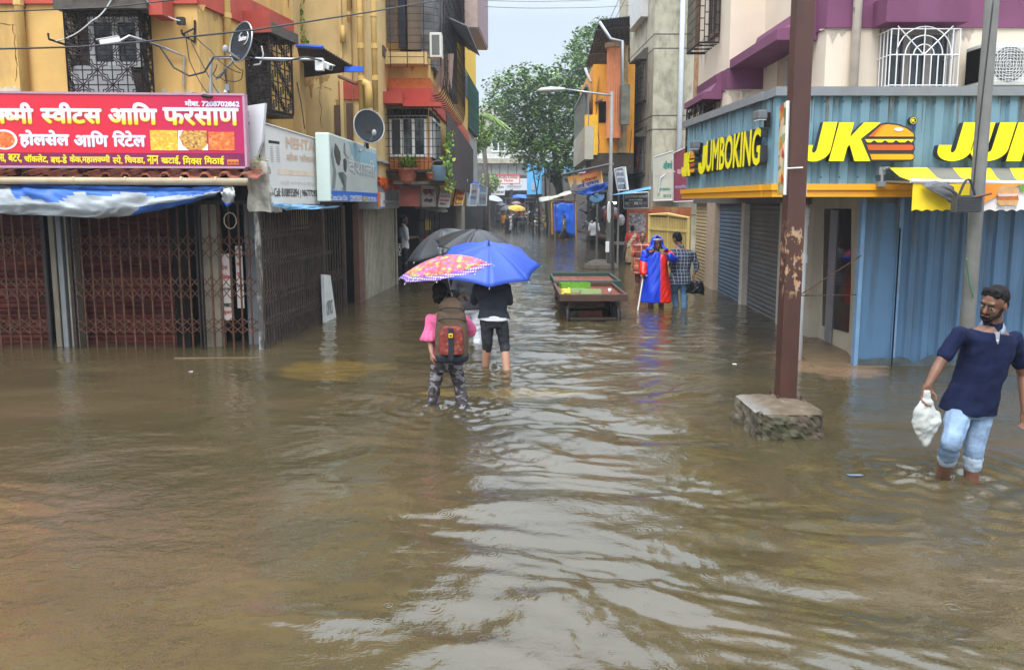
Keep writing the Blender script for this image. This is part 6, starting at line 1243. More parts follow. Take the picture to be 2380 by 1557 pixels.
t = thing('tube_lamp', 'small lit white lamp under the blue awning by the round board', 'lamp', P(1428, 472, 23.3)); m = MB(); m.tube([P(1424, 472, 23.3), P(1431, 472, 23.2)], .035, 8); m.build('tube', kl.m, t); m = MB(); m.tube([P(1427, 469, 23.3), P(1427, 462, 23.3)], .01, 4); m.build('cord', WIRE, t)

def ringl(c, rx, ry, ax, ay, n=18, e=2.4):
    out = []
    for j in range(n):
        q = 2*math.pi*j/n; cx, sy = math.cos(q), math.sin(q); out.append(c + ax*(rx*math.copysign(abs(cx)**(2/e), cx)) + ay*(ry*math.copysign(abs(sy)**(2/e), sy)))
    return out
def clutter_stall(label, u0, u1, Y0, Y1, vtop, back, goods, seed, n=16):
    F = Fr(P(u0, 500, Y0)[:2], P(u1, 500, Y1)[:2]); t = thing('market_stall', label, 'stall', F.w(F.L/2, 0)); zt_ = F.p(u0, vtop)[1]; m = MB(); m.fbox(F, 0, F.L, -.3, zt_, -1.5, -1.4); m.build('back_cloth', back, t); m = MB(); m.fbox(F, -.1, F.L + .1, zt_ + .01, zt_ + .06, -1.5, .3); m.build('roof_sheet', M('dull roof sheet', (.16, .14, .12), .7, .4, 3), t)
    for s_ in (.03, .97): m = MB(); m.tube([F.w(F.L*s_, -.3, .2), F.w(F.L*s_, zt_, .2)], .05, 5); m.build('post', M('grey timber post', (.2, .18, .15), .8), t)
    m = MB(); m.fbox(F, .1, F.L - .1, .35, .45, -1.2, .0); m.build('counter', M('worn counter', (.12, .08, .05), .6), t); rg = random.Random(seed)
    for i in range(n):
        m = MB(); a = F.L*rg.uniform(.06, .94); z = rg.uniform(.55, zt_ - .3); s_ = rg.uniform(.07, .2); m.loft([ringl(F.w(a, z + s_*q, rg.uniform(-.9, -.2)*0 - .4 + .5*rg.random()), s_*w_, s_*w_*.6, F.d, F.n, 8) for q, w_ in ((-1.2, .3), (-.6, 1), (.5, .85), (1.1, .2))]); m.build('hanging_goods', rg.choice(goods), t)
GD = [M('goods %d' % i, c_, .6, .2, 9) for i, c_ in enumerate([(.5, .5, .48), (.35, .05, .04), (.65, .25, .02), (.06, .06, .07), (.6, .42, .05), (.10, .16, .3), (.03, .03, .035)])]
clutter_stall('dark red stall hung with bags between the blue tarp stall and the lamp post', 1342, 1400, 45, 36, 452, M('dark red stall cloth', (.10, .02, .02), .8, .6, 2), [GD[0], GD[3], GD[6], GD[1]], 4); clutter_stall('stall with orange and yellow goods behind the motorbikes', 1232, 1282, 57, 50, 470, M('brown stall cloth', (.10, .06, .03), .8, .6, 2), [GD[1], GD[2], GD[4], GD[2], GD[5], GD[0]], 5, 26); clutter_stall('dim stall crowded with goods under the small blue tarpaulin at the lane end', 1178, 1226, 66, 64, 462, M('dim stall cloth', (.05, .04, .035), .8, .6, 2), GD, 6, 24)
# ------------------------------------------------------------------ blue tarp stall farther down
TS = Fr(P(1283, 500, 43)[:2], P(1337, 500, 43)[:2]); t = thing('tarp_stall', 'stall closed with a bright blue tarpaulin on an orange timber frame', 'stall', TS.w(TS.L/2, 0))
ts = sheet('tarp', [TARPB], TS, [([(1286, 473), (1310, 471), (1335, 473)], 0), ([(1286, 500), (1310, 500), (1336, 500)], .05), ([(1287, 540), (1311, 543), (1337, 552)], .02)], t, 30, .10, 5)
m = MB(); m.tube([TS.w(*TS.p(1284, 545), 0), TS.w(*TS.p(1282, 470), 0), TS.w(*TS.p(1338, 470), 0), TS.w(*TS.p(1339, 555), 0)], .06, 5); m.build('frame', M('orange timber', (.55, .26, .04), .6), t)
m = MB(); m.fbox(TS, .0, TS.L, -.3, TS.p(1310, 470)[1], -2.2, -2.1); m.build('back_wall', M('brown stall boards', (.10, .07, .045), .8, .4, 2), t)
m = MB(); m.fbox(TS, -.1, TS.L + .1, TS.p(1310, 468)[1] + .05, TS.p(1310, 468)[1] + .12, -2.2, .1); m.build('roof', M('brown roof board', (.2, .13, .07), .8), t)

# ------------------------------------------------------------------ end of the lane: market building, neighbours, tree
MF_ = Fr((-4.8, 75), (2.2, 75)); t = thing('market_building', 'pale market building closing the lane, with railings, glass strip and red framed signs', 'building', (-1, 75, 0)); PW = M('pale grey wall', (.42, .42, .39), .8, .12, .8)
z_ = lambda v: MF_.p(1170, v)[1]
poly_block('wall', [(-6, 75), (2.0, 75), (2.0, 84), (-6, 84)], z_(408), z_(300), PW, t)
poly_block('upper_wall', [(-7, 79), (-.2, 79), (-.2, 84), (-7, 84)], z_(299), z_(236), M('dull pink wall', (.36, .34, .31), .8), t)
m = MB(); m.fbox(MF_, .5, 6.8, z_(381), z_(370), .01, .9); m.build('concrete_band', CONC, t)
m = MB(); m.fbox(MF_, 1.2, 6.2, z_(405), z_(383), .003, .05); m.build('glass_strip', M('frosted glass', (.50, .53, .50), .3), t)
m = MB(); [m.fbox(MF_, 1.2 + i*.8, 1.26 + i*.8, z_(405), z_(383), .052, .09) for i in range(7)]; m.build('mullion', M('dark mullion', (.1, .1, .1), .5), t)
m = MB()
for v in (361, 365, 368): m.fbox(MF_, 1, 6.5, z_(v) - .03, z_(v) + .03, .8, .85)
for i in range(8): m.fbox(MF_, 1 + i*.75, 1.05 + i*.75, z_(370), z_(360), .855, .89)
m.build('railing', WHITE, t)
for i in range(3): window_m(MF_, .8 + i*2.1, 2.0 + i*2.1, z_(352), z_(322), t, .004, WHITE, 1, .08, .12)
m = MB(); m.fbox(MF_, 0, 7, -.3, z_(442), -2.5, -2.4); m.build('market_hall', M('dim market hall', (.05, .035, .03), .8, .7, .5), t)
for i, a in enumerate((.3, 2.4, 4.6, 6.6)): m = MB(); m.fbox(MF_, a, a + .3, -.3, z_(409), -.4, -.05); m.build('column', M('dim brown column', (.09, .07, .06), .8), t)
board('market_sign', 'red framed white market sign with Devanagari words, left half of the pair', [(1103, 426), (1152, 426), (1152, 407), (1103, 407)], 74.2, 74.2, M('white sign face', (.72, .66, .62), .5), [('राधा कृष्णा मार्केट', 1108, 410, 1149, 423, 'red', .03)], False)
board('market_sign', 'red framed white market sign with English words, right half of the pair', [(1155, 426), (1207, 426), (1207, 407), (1155, 407)], 74.2, 74.2, M('white sign face', (.7, .7, .7), .5), [('Radha Krishna', 1161, 409, 1203, 416, 'red', .03), ('Market', 1172, 417, 1193, 423, 'red', .03)], False)
t = thing('market_sign_holder', 'red frame holding the pair of market signs', 'frame', P(1155, 427, 74.1)); m = MB(); SFm = Fr(P(1100, 420, 74.15)[:2], P(1210, 420, 74.15)[:2])
for (u0, v0, u1, v1) in ((1101, 405, 1209, 407), (1101, 426, 1209, 428), (1101, 407.2, 1103, 425.8), (1152, 407.2, 1155, 425.8), (1207, 407.2, 1209, 425.8)): fb(m, SFm, u0, v0, u1, v1, -.1, .05)
m.build('bars', M('orange red frame', (.62, .10, .05), .5), t)
board('shop_sign', 'small white sign with dark Devanagari words below the market sign', [(1140, 440), (1174, 440), (1174, 431), (1140, 431)], 73, 73, WHITE, [('होलसेल मार्केट', 1143, 432.5, 1171, 438.5, 'black', .02)], False)
board('shop_sign', 'white bag shop sign right of the small Devanagari sign', [(1175, 441), (1217, 441), (1217, 430), (1175, 430)], 73, 73, M('lilac white face', (.6, .57, .62), .5), [('DANCE BAG SHOP', 1180, 432, 1212, 435.5, 'black', .02), ('WHOLESALE & RETAIL', 1183, 437, 1208, 439, 'grey', .0)], False)
board('shop_sign', 'white sign reading no deposit hanging lowest at the end of the lane', [(1141, 454), (1173, 454), (1173, 441.5), (1141, 441.5)], 70, 70, WHITE, [('NO DEPOSIT', 1142.5, 444, 1171.5, 450, 'black', .04)], False)
t = thing('blue_building', 'bright sky blue painted house wall behind the tree stems at the end of the lane', 'building', P(1240, 540, 66)); BB = Fr(P(1222, 450, 66)[:2], P(1262, 450, 62)[:2]); m = MB(); m.fbox(BB, .3, 3.6, BB.p(1240, 452)[1], BB.p(1240, 380)[1], -3, 0); m.build('wall', M('sky blue paint', (.10, .42, .72), .7, .1, .7), t); m = MB(); m.fbox(BB, -1.2, 4.5, -.3, BB.p(1240, 452)[1], -3, -.2); m.build('ground_floor', M('dark shop front', (.05, .045, .04), .8, .5, 1), t)
m = MB(); q = BB.rect(1236, 425, 1244, 442); m.fbox(BB, q[0], q[1], q[2], q[3], .002, .05); m.build('window', M('pale window', (.4, .45, .5), .4), t)
awning('tarpaulin', 'small bright blue tarpaulin over a stall at the end of the lane', TARPB, [([(1191, 455), (1200, 452), (1223, 453)], 0), ([(1191, 461), (1205, 460), (1224, 462)], .4)], Fr(P(1190, 455, 66)[:2], P(1225, 455, 64)[:2]), 11, 12, .15)
for (x0_, x1_, y0_, z1_, c_, lb) in ((2.4, 9, 58, 4.2, (.10, .085, .07), 'low dark row of shops behind the tree on the right'), (-7, -2.15, 60, 4.6, (.12, .11, .10), 'low grey row of shops at the far left of the lane'), (4.6, 12, 36, 6.5, (.05, .035, .028), 'brown block hidden behind the orange and yellow block')):
    t = thing('shop_row', lb, 'building', ((x0_ + x1_)/2, y0_, 0)); poly_block('wall', [(x0_, y0_), (x1_, y0_), (x1_, y0_ + 12), (x0_, y0_ + 12)], -.4, z1_, M('dull wall %.2f' % c_[0], c_, .8, .4, .8), t); m = MB(); [m.box(x0_ + .4 + i*1.6, x0_ + 1.6 + i*1.6, y0_ - .06, y0_ - .003, -.3, 1.9) for i in range(int((x1_ - x0_ - .4)/1.6))]; m.build('shutters', M('dull shutters', (.09, .085, .09), .6, .5, 1), t)
FOL = []
for i, c_ in enumerate([(.10, .19, .033), (.165, .265, .05), (.22, .31, .065), (.05, .105, .022)]):
    k_ = Mt('tree leaf %d' % i, .5); k_.color(k_.ramp(k_.noise(.8, 3), [(.3, tuple(x*.75 for x in c_)), (.7, tuple(x*1.25 for x in c_))])); k_.b.inputs['Subsurface Weight'].default_value = 0; FOL.append(k_.m)
def tree(name, label, base, limbs, clumps, seed, ls=.17, dens=210, trunk_r=.28):
    rg = random.Random(seed); nr_ = np.random.RandomState(seed); t = thing(name, label, 'tree', base); m = MB(); m.smooth = True
    for pts, r0 in limbs: m.tube([base + Vector(p) for p in pts], [r0*(1 - .65*i/(len(pts)-1)) for i in range(len(pts))], 8)
    m.build('trunk', M('brown bark', (.07, .055, .04), .9, .4, 6, bump=.5), t); m = MB()
    for (cx, cy, cz, r_) in clumps:
        n = int(dens * r_**2)
        d = nr_.normal(size=(n, 3)); d /= np.linalg.norm(d, axis=1)[:, None]; rad = r_ * nr_.uniform(.45, 1.0, n) ** .6; ww = 1 + .35*np.sin(d[:, 0]*5 + cx)*np.sin(d[:, 2]*4 + cz)
        p = d * (rad*ww)[:, None] * np.array([1, 1, .8]) + np.array([cx, cy, cz]); az = nr_.uniform(0, 6.28, n); el = nr_.uniform(-.9, .5, n); s_ = ls * nr_.uniform(.6, 1.35, n)
        dx = np.stack([np.cos(az)*np.cos(el), np.sin(az)*np.cos(el), np.sin(el)], 1); sd_ = np.stack([-np.sin(az), np.cos(az), nr_.uniform(-.5, .5, n)], 1); mi = nr_.choice(4, n, p=[.34, .3, .16, .2])
        for i in range(n):
            a = p[i] + np.array(base); b_ = dx[i]*s_[i]; c_ = sd_[i]*s_[i]*.36; k0 = len(m.v); m.v += [tuple(a), tuple(a + b_*.45 + c_), tuple(a + b_), tuple(a + b_*.45 - c_)]; m.f.append((k0, k0+1, k0+2, k0+3)); m.m.append(int(mi[i])); m.sm.append(False)
    m.build('crown', FOL, t); return t
B0 = Vector((3.1, 48, -.3))
def cl(u, v, Y, r_): p = P(u, v, Y) - B0; return (p.x, p.y, p.z, r_)
rg = random.Random(21); CL = []
for (u, v, r_) in ((1165, 215, 1.1), (1200, 190, 1.15), (1150, 260, 1.1), (1240, 185, 1.2), (1195, 245, 1.4), (1240, 240, 1.5), (1285, 205, 1.5), (1330, 160, 1.3), (1350, 115, 1.1), (1375, 90, 1.1), (1400, 70, 1.0), (1320, 210, 1.5), (1290, 260, 1.6), (1340, 250, 1.6), (1170, 300, 1.0), (1140, 315, .7), (1210, 300, 1.5), (1255, 310, 1.5), (1300, 310, 1.5), (1345, 305, 1.4), (1215, 345, 1.1), (1255, 355, 1.2), (1290, 360, 1.2), (1330, 360, 1.3), (1180, 335, .8), (1385, 150, 1.3), (1400, 230, 1.6), (1380, 320, 1.4), (1355, 375, 1.0), (1270, 395, .8), (1310, 395, .8), (1365, 200, 1.4), (1420, 100, 1.2), (1235, 385, .6)):
    CL.append(cl(u, v, 47 + rg.uniform(-2.5, 2.5), r_*1.05))
    for k_ in range(3): CL.append(cl(u + rg.uniform(-26, 26), v + rg.uniform(-22, 22), 47 + rg.uniform(-3, 3), r_*rg.uniform(.3, .5)))
tree('broadleaf_tree', 'big green broadleaf tree filling the gap at the end of the lane', B0, [([(0, 0, 0), (-.1, 0, 2), (-.3, 0, 4), (-.6, 0, 6), (-.8, 0, 8)], .3), ([(-.2, 0, 3), (-1.2, .2, 5), (-2.3, 0, 7)], .16), ([(-.3, 0, 4), (.8, 0, 6.5), (1.6, 0, 9.5)], .17), ([(-.8, .3, 0), (-1.0, .2, 2), (-1.1, 0, 4.5)], .10), ([(-1.4, .3, 0), (-1.45, .2, 2.2), (-1.9, .2, 4.8)], .07), ([(-1.8, .3, 0), (-1.75, .2, 2), (-1.3, .2, 4.5)], .06)], CL, 5, .19, 420)
# coconut palm
t = thing('palm_tree', 'light green coconut palm left of the big tree', 'palm', P(1128, 540, 42)); m = MB(); pb = P(1128, 540, 42); pt_ = P(1119, 268, 42); m.smooth = True; m.tube([Vector((pb.x, pb.y, -.3)), Vector((pb.x + .1, 42, 3)), pt_], [.17, .13, .1], 8); m.build('trunk', M('grey palm trunk', (.14, .12, .1), .9, .3, 8), t); m = MB(); rg = random.Random(4)
for i in range(20):
    az = i*2.4; d = Vector((math.cos(az), math.sin(az)*.8, 0)); L_ = rg.uniform(1.3, 1.9); up_ = rg.uniform(.1, .8); pr = None
    for k_ in range(22):
        t_ = k_/21; c_ = pt_ + d*L_*t_ + Vector((0, 0, up_*t_ - 1.15*t_*t_)); 
        if pr is not None: m.mi = 3; m.tube([pr, c_], .014, 3)
        pr = c_; s_ = Vector((-d.y, d.x, 0)); LL = .42*math.sin(math.pi*min(1, t_*.85 + .12))
        for sg_ in (-1, 1): m.mi = rg.choice((1, 2, 2)); tip = c_ + s_*sg_*LL*.75 + Vector((0, 0, -LL*.65)) + d*.12; m.add([c_ - d*.035, c_ + d*.035, tip], [(0, 1, 2)])
m.build('crown', [FOL[0], M('palm green', (.12, .24, .03), .5), M('palm yellow green', (.20, .32, .05), .5), M('palm rib', (.2, .22, .08), .6)], t)
def bush(name, label, c, r_, n, seed, ls): 
    rg = np.random.RandomState(seed); t = thing(name, label, 'shrub', Vector(c)); m = MB(); 
    for i in range(n):
        d = rg.normal(size=3); d /= np.linalg.norm(d); p = Vector(c) + Vector(d*r_*rg.uniform(.3, 1) ** .5); b_ = Vector(rg.normal(size=3)).normalized()*ls; e_ = b_.cross(Vector(rg.normal(size=3))).normalized()*ls*.4; m.mi = rg.randint(3); m.add([p, p + b_*.5 + e_, p + b_, p + b_*.5 - e_], [(0, 1, 2, 3)])
    m.build('foliage', [FOL[1], FOL[2], LEAF[0]], t); m = MB(); m.tube([Vector(c) - Vector((0, 0, r_*1.2)), Vector(c)], .02, 4); m.build('stem', M('creeper stem', (.12, .09, .04), .8), t)
bush('leafy_bush', 'leafy green bush over the boards at the far left of the lane', P(1140, 425, 55), .7, 500, 3, .17); bush('leafy_bush', 'bright green shrub on the balcony edge below the palm', P(1112, 318, 38), .75, 520, 4, .17)

# ------------------------------------------------------------------ street lamps
def lamp(base, h, arm, label, r=.065, tilt=0):
    t = thing('street_lamp', label, 'street lamp', base); b_ = Vector(base); top = b_ + Vector((0, 0, h)); m = MB(); m.smooth = True; m.tube([b_ - Vector((0, 0, .3)), b_ + Vector((0, 0, h*.55)), b_ + Vector((0, 0, h*.56)), top], [r*1.15, r*1.1, r*.8, r*.75], 10); m.build('pole', M('grey lamp pole', (.20, .20, .19), .5, .15, 4), t)
    e = top + Vector((arm, 0, .06)); m = MB(); m.smooth = True; m.tube([top - Vector((0, 0, .12)), e], r*.45, 8); m.build('arm', STEEL, t); m = MB(); m.smooth = True; L_ = -.85 if arm < 0 else .85; prof = [(0, .06), (.15, .09), (.5, .14), (.85, .12), (1, .03)]; n = 12
    m.loft([[e + Vector((L_*s_, w_*math.cos(2*math.pi*j/n), (w_*.75 if math.sin(2*math.pi*j/n) > 0 else w_*.45)*math.sin(2*math.pi*j/n) - .05*s_)) for j in range(n)] for s_, w_ in prof]); m.build('lamp_head', M('pale lamp housing', (.46, .47, .43), .45), t); return t
lb = G(1417, 625); tx_ = P(1400, 215, lb.y)
lamp((lb.x - .02, lb.y, 0), P(1400, 213, lb.y).z, P(1315, 211, lb.y).x - lb.x, 'nearer street lamp reaching left over the lane beside the barrow'); l2 = P(1307, 540, 50); lamp((l2.x, 50, 0), P(1307, 351, 50).z, -.95, 'farther thin street lamp in front of the dark tree foliage', .06)
t = thing('cast_block', 'rough dark footing block at the base of the nearer street lamp', 'footing', (lb.x - .4, lb.y, 0)); m = MB(); m.ell((lb.x - .25, lb.y + .2, .02), (.55, .4, .26), 14, 8); m.build('block', MOSS, t)
t = thing('junction_box', 'small white box strapped low on the nearer street lamp', 'box', (lb.x, lb.y - .1, .4)); q = P(1411, 574, lb.y - .1); m = MB(); m.box(-.05, .06, -.05, .05, -.16, .16, Matrix.Translation(q)); m.build('body', WHITE, t, bevel=.01)
x_ = P(1420, 600, 23.0).x; m = MB(); m.tube([(x_ + .06, 22.9, -.3), (x_, 22.9, P(1419, 470, 22.9).z)], .05, 6); tag(m.build('dark_post', M('black timber post', (.03, .025, .022), .8)), 'dark thin post standing right beside the nearer street lamp', 'post')
for u, v0, v1, Y in ((1276, 375, 545, 46), (1267, 395, 540, 52), (1290, 455, 545, 40)):
    m = MB(); p = P(u, v1, Y); m.tube([(p.x, Y, -.3), (p.x + .03, Y, P(u, v0, Y).z)], .045, 6); tag(m.build('thin_post', M('grey timber post', (.2, .18, .15), .8)), {1276: 'tall thin grey post, right one of the two before the tree', 1267: 'thin grey post, left one of the two before the tree', 1290: 'short grey post just left of the blue tarp stall'}[u], 'post')
# ------------------------------------------------------------------ people
WZ = -.33                                           # the road under the water, where feet stand
SKIN = M('brown skin', (.22, .105, .06), .5, .10, 14); SKIN2 = M('light brown skin', (.40, .205, .125), .5, .08, 14); SKIND = M('dark brown skin', (.165, .075, .043), .5, .12, 14)
HAIR = M('black hair', (.010, .008, .008), .75, .4, 40, bump=.4, bscale=120, spec=.15); EYEW = M('eye white', (.32, .29, .26), .35, .02); EYED = M('dark iris', (.012, .008, .006), .2, .02); LIP = M('lip', (.20, .075, .055), .5, .05)
def remesh(mb, vox, smooth=4, wr=0.0, wscale=(9, 9, 16), seed=0):
    me = bpy.data.meshes.new('body'); me.from_pydata(mb.v, [], mb.f); o = bpy.data.objects.new('body', me)
    r = o.modifiers.new('r', 'REMESH'); r.mode = 'VOXEL'; r.voxel_size = vox
    s = o.modifiers.new('s', 'SMOOTH'); s.iterations = smooth; s.factor = .5
    m2 = evald(o); bpy.data.objects.remove(o); bpy.data.meshes.remove(me)
    if wr:
        n = len(m2.vertices); co = np.empty(n*3); no = np.empty(n*3); m2.vertices.foreach_get('co', co); m2.vertices.foreach_get('normal', no); co = co.reshape(-1, 3); no = no.reshape(-1, 3)
        d = np.array([mn.noise(Vector((p[0]*wscale[0] + seed, p[1]*wscale[1], p[2]*wscale[2]))) + .5*mn.noise(Vector((p[0]*wscale[0]*2 - p[2]*9, p[1]*wscale[1]*2 + seed, p[2]*wscale[2]*1.6))) for p in co])
        m2.vertices.foreach_set('co', (co + no*(wr*d)[:, None]).ravel())
    return m2
def finish(m2, name, mats, parent):
    o0 = ROOT[parent]; m2.name = name; m2.materials.clear()
    m2.transform(Matrix.Translation(-o0))
    for m in (mats if isinstance(mats, list) else [mats]): m2.materials.append(m)
    m2.polygons.foreach_set('use_smooth', [True]*len(m2.polygons)); m2.update(); o = bpy.data.objects.new(name, m2); col.objects.link(o); o.parent = parent; ROOT[o] = o0; return o
def TJ(x, y, yaw, h, ground=WZ):
    """template joints, standing; local x right, y forward"""
    k = h/1.7; c, s = math.cos(yaw), math.sin(yaw)
    def w(a, b, z): return Vector((x + (a*c - b*s)*k, y + (a*s + b*c)*k, ground + z*k))
    return dict(head=w(0, .02, 1.585), neck=w(0, 0, 1.46), chest=w(0, 0, 1.27), pelvis=w(0, 0, .93), shL=w(-.175, 0, 1.405), shR=w(.175, 0, 1.405), elL=w(-.23, -.02, 1.13), elR=w(.23, -.02, 1.13), wrL=w(-.25, .05, .88), wrR=w(.25, .05, .88), hipL=w(-.085, 0, .90), hipR=w(.085, 0, .90), knL=w(-.10, .02, .49), knR=w(.10, .02, .49), anL=w(-.105, -.02, .08), anR=w(.105, -.02, .08)), k, w
def hand(mb, wr, d, pn, side, k=1.0, curl=.5):
    """palm and five bent fingers; d: along the hand, pn: palm normal (fingers curl towards it), side +1 thumb to the right of d x pn"""
    d = d.normalized(); pn = (pn - d*pn.dot(d)).normalized(); x = d.cross(pn)*side
    c = wr + d*.045*k; 
    for o_ in (-.022, 0, .022): mb.cap(wr + d*.012*k + x*o_*.8*k, wr + d*.08*k + x*o_*k, .016*k, .0135*k, 8)
    for i, (o_, L) in enumerate(((.030, .070), (.010, .079), (-.010, .074), (-.029, .058))):
        p0 = wr + d*.082*k + x*o_*k; a = curl*(.5 + .15*i); dd = d; p = p0; r_ = .0092
        for seg in (.42, .32, .26): dd = (dd*math.cos(a) + pn*math.sin(a)).normalized(); q = p + dd*L*seg*k; mb.cap(p, q, r_*k, r_*.92*k, 7); p = q; r_ *= .93; a *= 1.0
    t0 = wr + d*.03*k + x*.026*k; t1 = t0 + (d*.6 + x*.7 + pn*.25).normalized()*.042*k; t2 = t1 + (d*.9 + x*.2 + pn*.35).normalized()*.032*k; mb.cap(t0, t1, .0125*k, .011*k, 7); mb.cap(t1, t2, .0105*k, .009*k, 7)
def torso(mb, J, k, infl=0.0, z0=-.10, ztop=1.0, wide=1.0, hem=0.0, belly=0.0):
    ax = (J['shR'] - J['shL']).normalized(); up = (J['neck'] - J['pelvis']).normalized(); ay = up.cross(ax).normalized(); hx = (J['hipR'] - J['hipL']).normalized()
    prof = [(z0, .150 + hem, .108 + hem), (.0, .152 + hem*.6, .112 + hem*.6), (.22, .140, .104 + belly), (.45, .148, .108 + belly*.6), (.66, .168, .112), (.82, .175, .102), (.92, .135, .085), (1.0, .07, .068)]
    rings = []
    for t, rx, ry in prof:
        if t > ztop: break
        p = J['pelvis']; c_ = J['chest']; n_ = J['neck']; tt = t
        if tt <= .64: c = p.lerp(c_, tt/.64)
        else: c = c_.lerp(n_, (tt - .64)/.36)
        a_ = hx.lerp(ax, max(0, min(1, t))).normalized(); rings.append(ringl(c, (rx*wide + infl)*k, (ry + infl)*k, a_, ay))
    mb.loft(rings)
def headm(mb, J, fw, k, up=None):
    up = up or (J['head'] - J['neck']).normalized(); fw = (fw - up*fw.dot(up)).normalized(); rt = fw.cross(up); H = J['head']; B = Matrix((rt, fw, up)).transposed()
    def at(a, b, c): return H + (rt*a + fw*b + up*c)*k
    mb.ell(at(0, -.008, .035), (.074*k, .094*k, .088*k), 16, 12, B); mb.ell(at(0, .022, -.035), (.058*k, .070*k, .078*k), 14, 10, B); mb.ell(at(0, .058, -.085), (.032*k, .032*k, .025*k), 10, 8, B)
    mb.cap(at(0, .088, .012), at(0, .108, -.022), .010*k, .0155*k, 8); mb.cap(at(-.035, .078, .038), at(.035, .078, .038), .012*k, .012*k, 8)
    for s in (-1, 1): mb.ell(at(.074*s, -.005, -.008), (.010*k, .020*k, .032*k), 8, 8, B); mb.ell(at(.034*s, .070, -.018), (.022*k, .016*k, .018*k), 8, 6, B)
    mb.cap(at(-.020, .090, -.052), at(.020, .090, -.052), .009*k, .009*k, 6)
    mb.cap(J['neck'] - up*.03*k, at(0, -.012, -.03), .060*k, .054*k, 12)
    return at, B
def person(label, J, k, fw, spec, vox=.012, group=None, loc=None, hands=True):
    t = thing('person', label, 'person', loc or Vector((J['pelvis'].x, J['pelvis'].y, WZ)), group); S = spec; skin = S.get('skin', SKIN)
    b = MB(); torso(b, J, k, -.006); at, HB_ = headm(b, J, S.get('look', fw), k)
    up = Vector((0, 0, 1))
    for s, L in ((-1, 'L'), (1, 'R')):
        b.cap(J['chest'].lerp(J['sh'+L], .75) + Vector((0, 0, .0)), J['sh'+L], .055*k, .052*k); b.cap(J['sh'+L], J['el'+L], .046*k, .037*k); b.cap(J['el'+L], J['el'+L].lerp(J['wr'+L], .35), .037*k, .036*k); b.cap(J['el'+L].lerp(J['wr'+L], .35), J['wr'+L], .036*k, .024*k)
        if hands: d = S.get('hd'+L) or (J['wr'+L] - J['el'+L]); pn = S.get('pn'+L) or ((J['pelvis'] - J['wr'+L])*.6 + fw*.2); th = S.get('th'+L, None); hand(b, J['wr'+L], d, pn, th if th is not None else (1 if ((J['wr'+L]-J['el'+L]).cross(pn)).dot(fw) > 0 else -1), k, S.get('curl', .45))
        b.cap(J['hip'+L] - Vector((0, 0, .03)), J['kn'+L], .064*k, .050*k); b.cap(J['kn'+L], J['kn'+L].lerp(J['an'+L], .35), .053*k, .055*k); b.cap(J['kn'+L].lerp(J['an'+L], .35), J['an'+L], .054*k, .033*k); b.cap(J['an'+L] + Vector((0, 0, -.04*k)), J['an'+L] + fw*.15*k + Vector((0, 0, -.055*k)), .034*k, .026*k)
    finish(remesh(b, vox, 3), 'body', skin, t)
    if 'shirt' in S:
        c = MB(); torso(c, J, k, S.get('sinf', .014), S.get('shem', -.14), .93, S.get('wide', 1.0), S.get('hem', .012), S.get('belly', 0)); sl = S.get('sleeve', .8); inf = .017
        c.cap(J['neck'] - (J['neck'] - J['chest']).normalized()*.05*k, J['neck'] + (J['neck'] - J['chest']).normalized()*.0*k, .08*k, .072*k)
        for L in 'LR':
            c.cap(J['chest'].lerp(J['sh'+L], .72) + Vector((0, 0, .0)), J['sh'+L], .063*k, .058*k); e = J['sh'+L].lerp(J['el'+L], min(1, sl)); c.cap(J['sh'+L], e, .057*k, .056*k + (.02*k if S.get('frill') else 0))
            if sl > 1: c.cap(J['el'+L], J['el'+L].lerp(J['wr'+L], sl - 1), .052*k, .040*k)
        finish(remesh(c, vox, 3, S.get('swr', .009), (7, 7, 11), 3), 'shirt', S['shirt'], t)
    if 'pants' in S:
        c = MB(); pl = S.get('plen', 1.9); pr = S.get('prad', 1.0); ax = (J['hipR'] - J['hipL']).normalized(); ay = Vector((0, 0, 1)).cross(ax)
        c.loft([ringl(J['pelvis'] + Vector((0, 0, z*k)), rx*k, ry*k, ax, ay) for z, rx, ry in ((-.12, .13, .10), (-.06, .152, .118), (.03, .146, .110), (.08, .135, .10))])
        for L in 'LR':
            c.cap(J['hip'+L] - Vector((0, 0, .02)), J['hip'+L].lerp(J['kn'+L], min(1, pl)), .093*k*pr, (.072 if pl >= 1 else .088)*k*pr)
            if pl > 1: c.cap(J['kn'+L], J['kn'+L].lerp(J['an'+L], pl - 1), .071*k*pr, S.get('phem', .058)*k*pr)
        finish(remesh(c, vox, 3, S.get('pwr', .010), (6, 6, 17), 9), 'trousers', S['pants'], t)
        if 'cuff' in S:
            for L in 'LR': e = J['kn'+L].lerp(J['an'+L], pl - 1); d = (J['an'+L] - J['kn'+L]).normalized(); m = MB(); m.cap(e - d*.015*k, e + d*.04*k, .066*k, .064*k, 14); finish(remesh(m, .008, 2, .006, (20, 20, 20)), 'trouser_cuff', S['cuff'], t)
    if 'skirt' in S:
        c = MB(); ax = (J['hipR'] - J['hipL']).normalized(); ay = Vector((0, 0, 1)).cross(ax); zb = S.get('skz', .12); rings = []
        for i in range(9):
            q = i/8; z = (J['pelvis'].z + .10*k)*(1 - q) + (WZ + zb)*q; r_ = (.15 + .05*q**.7 + (.03 if q > .15 else 0))*k; rings.append(ringl(Vector((J['pelvis'].x, J['pelvis'].y, z)), r_, r_*.85, ax, ay, 20))
        c.loft(rings); finish(remesh(c, vox, 3, .03, (12, 12, 1.5), 5), 'skirt', S['skirt'], t)
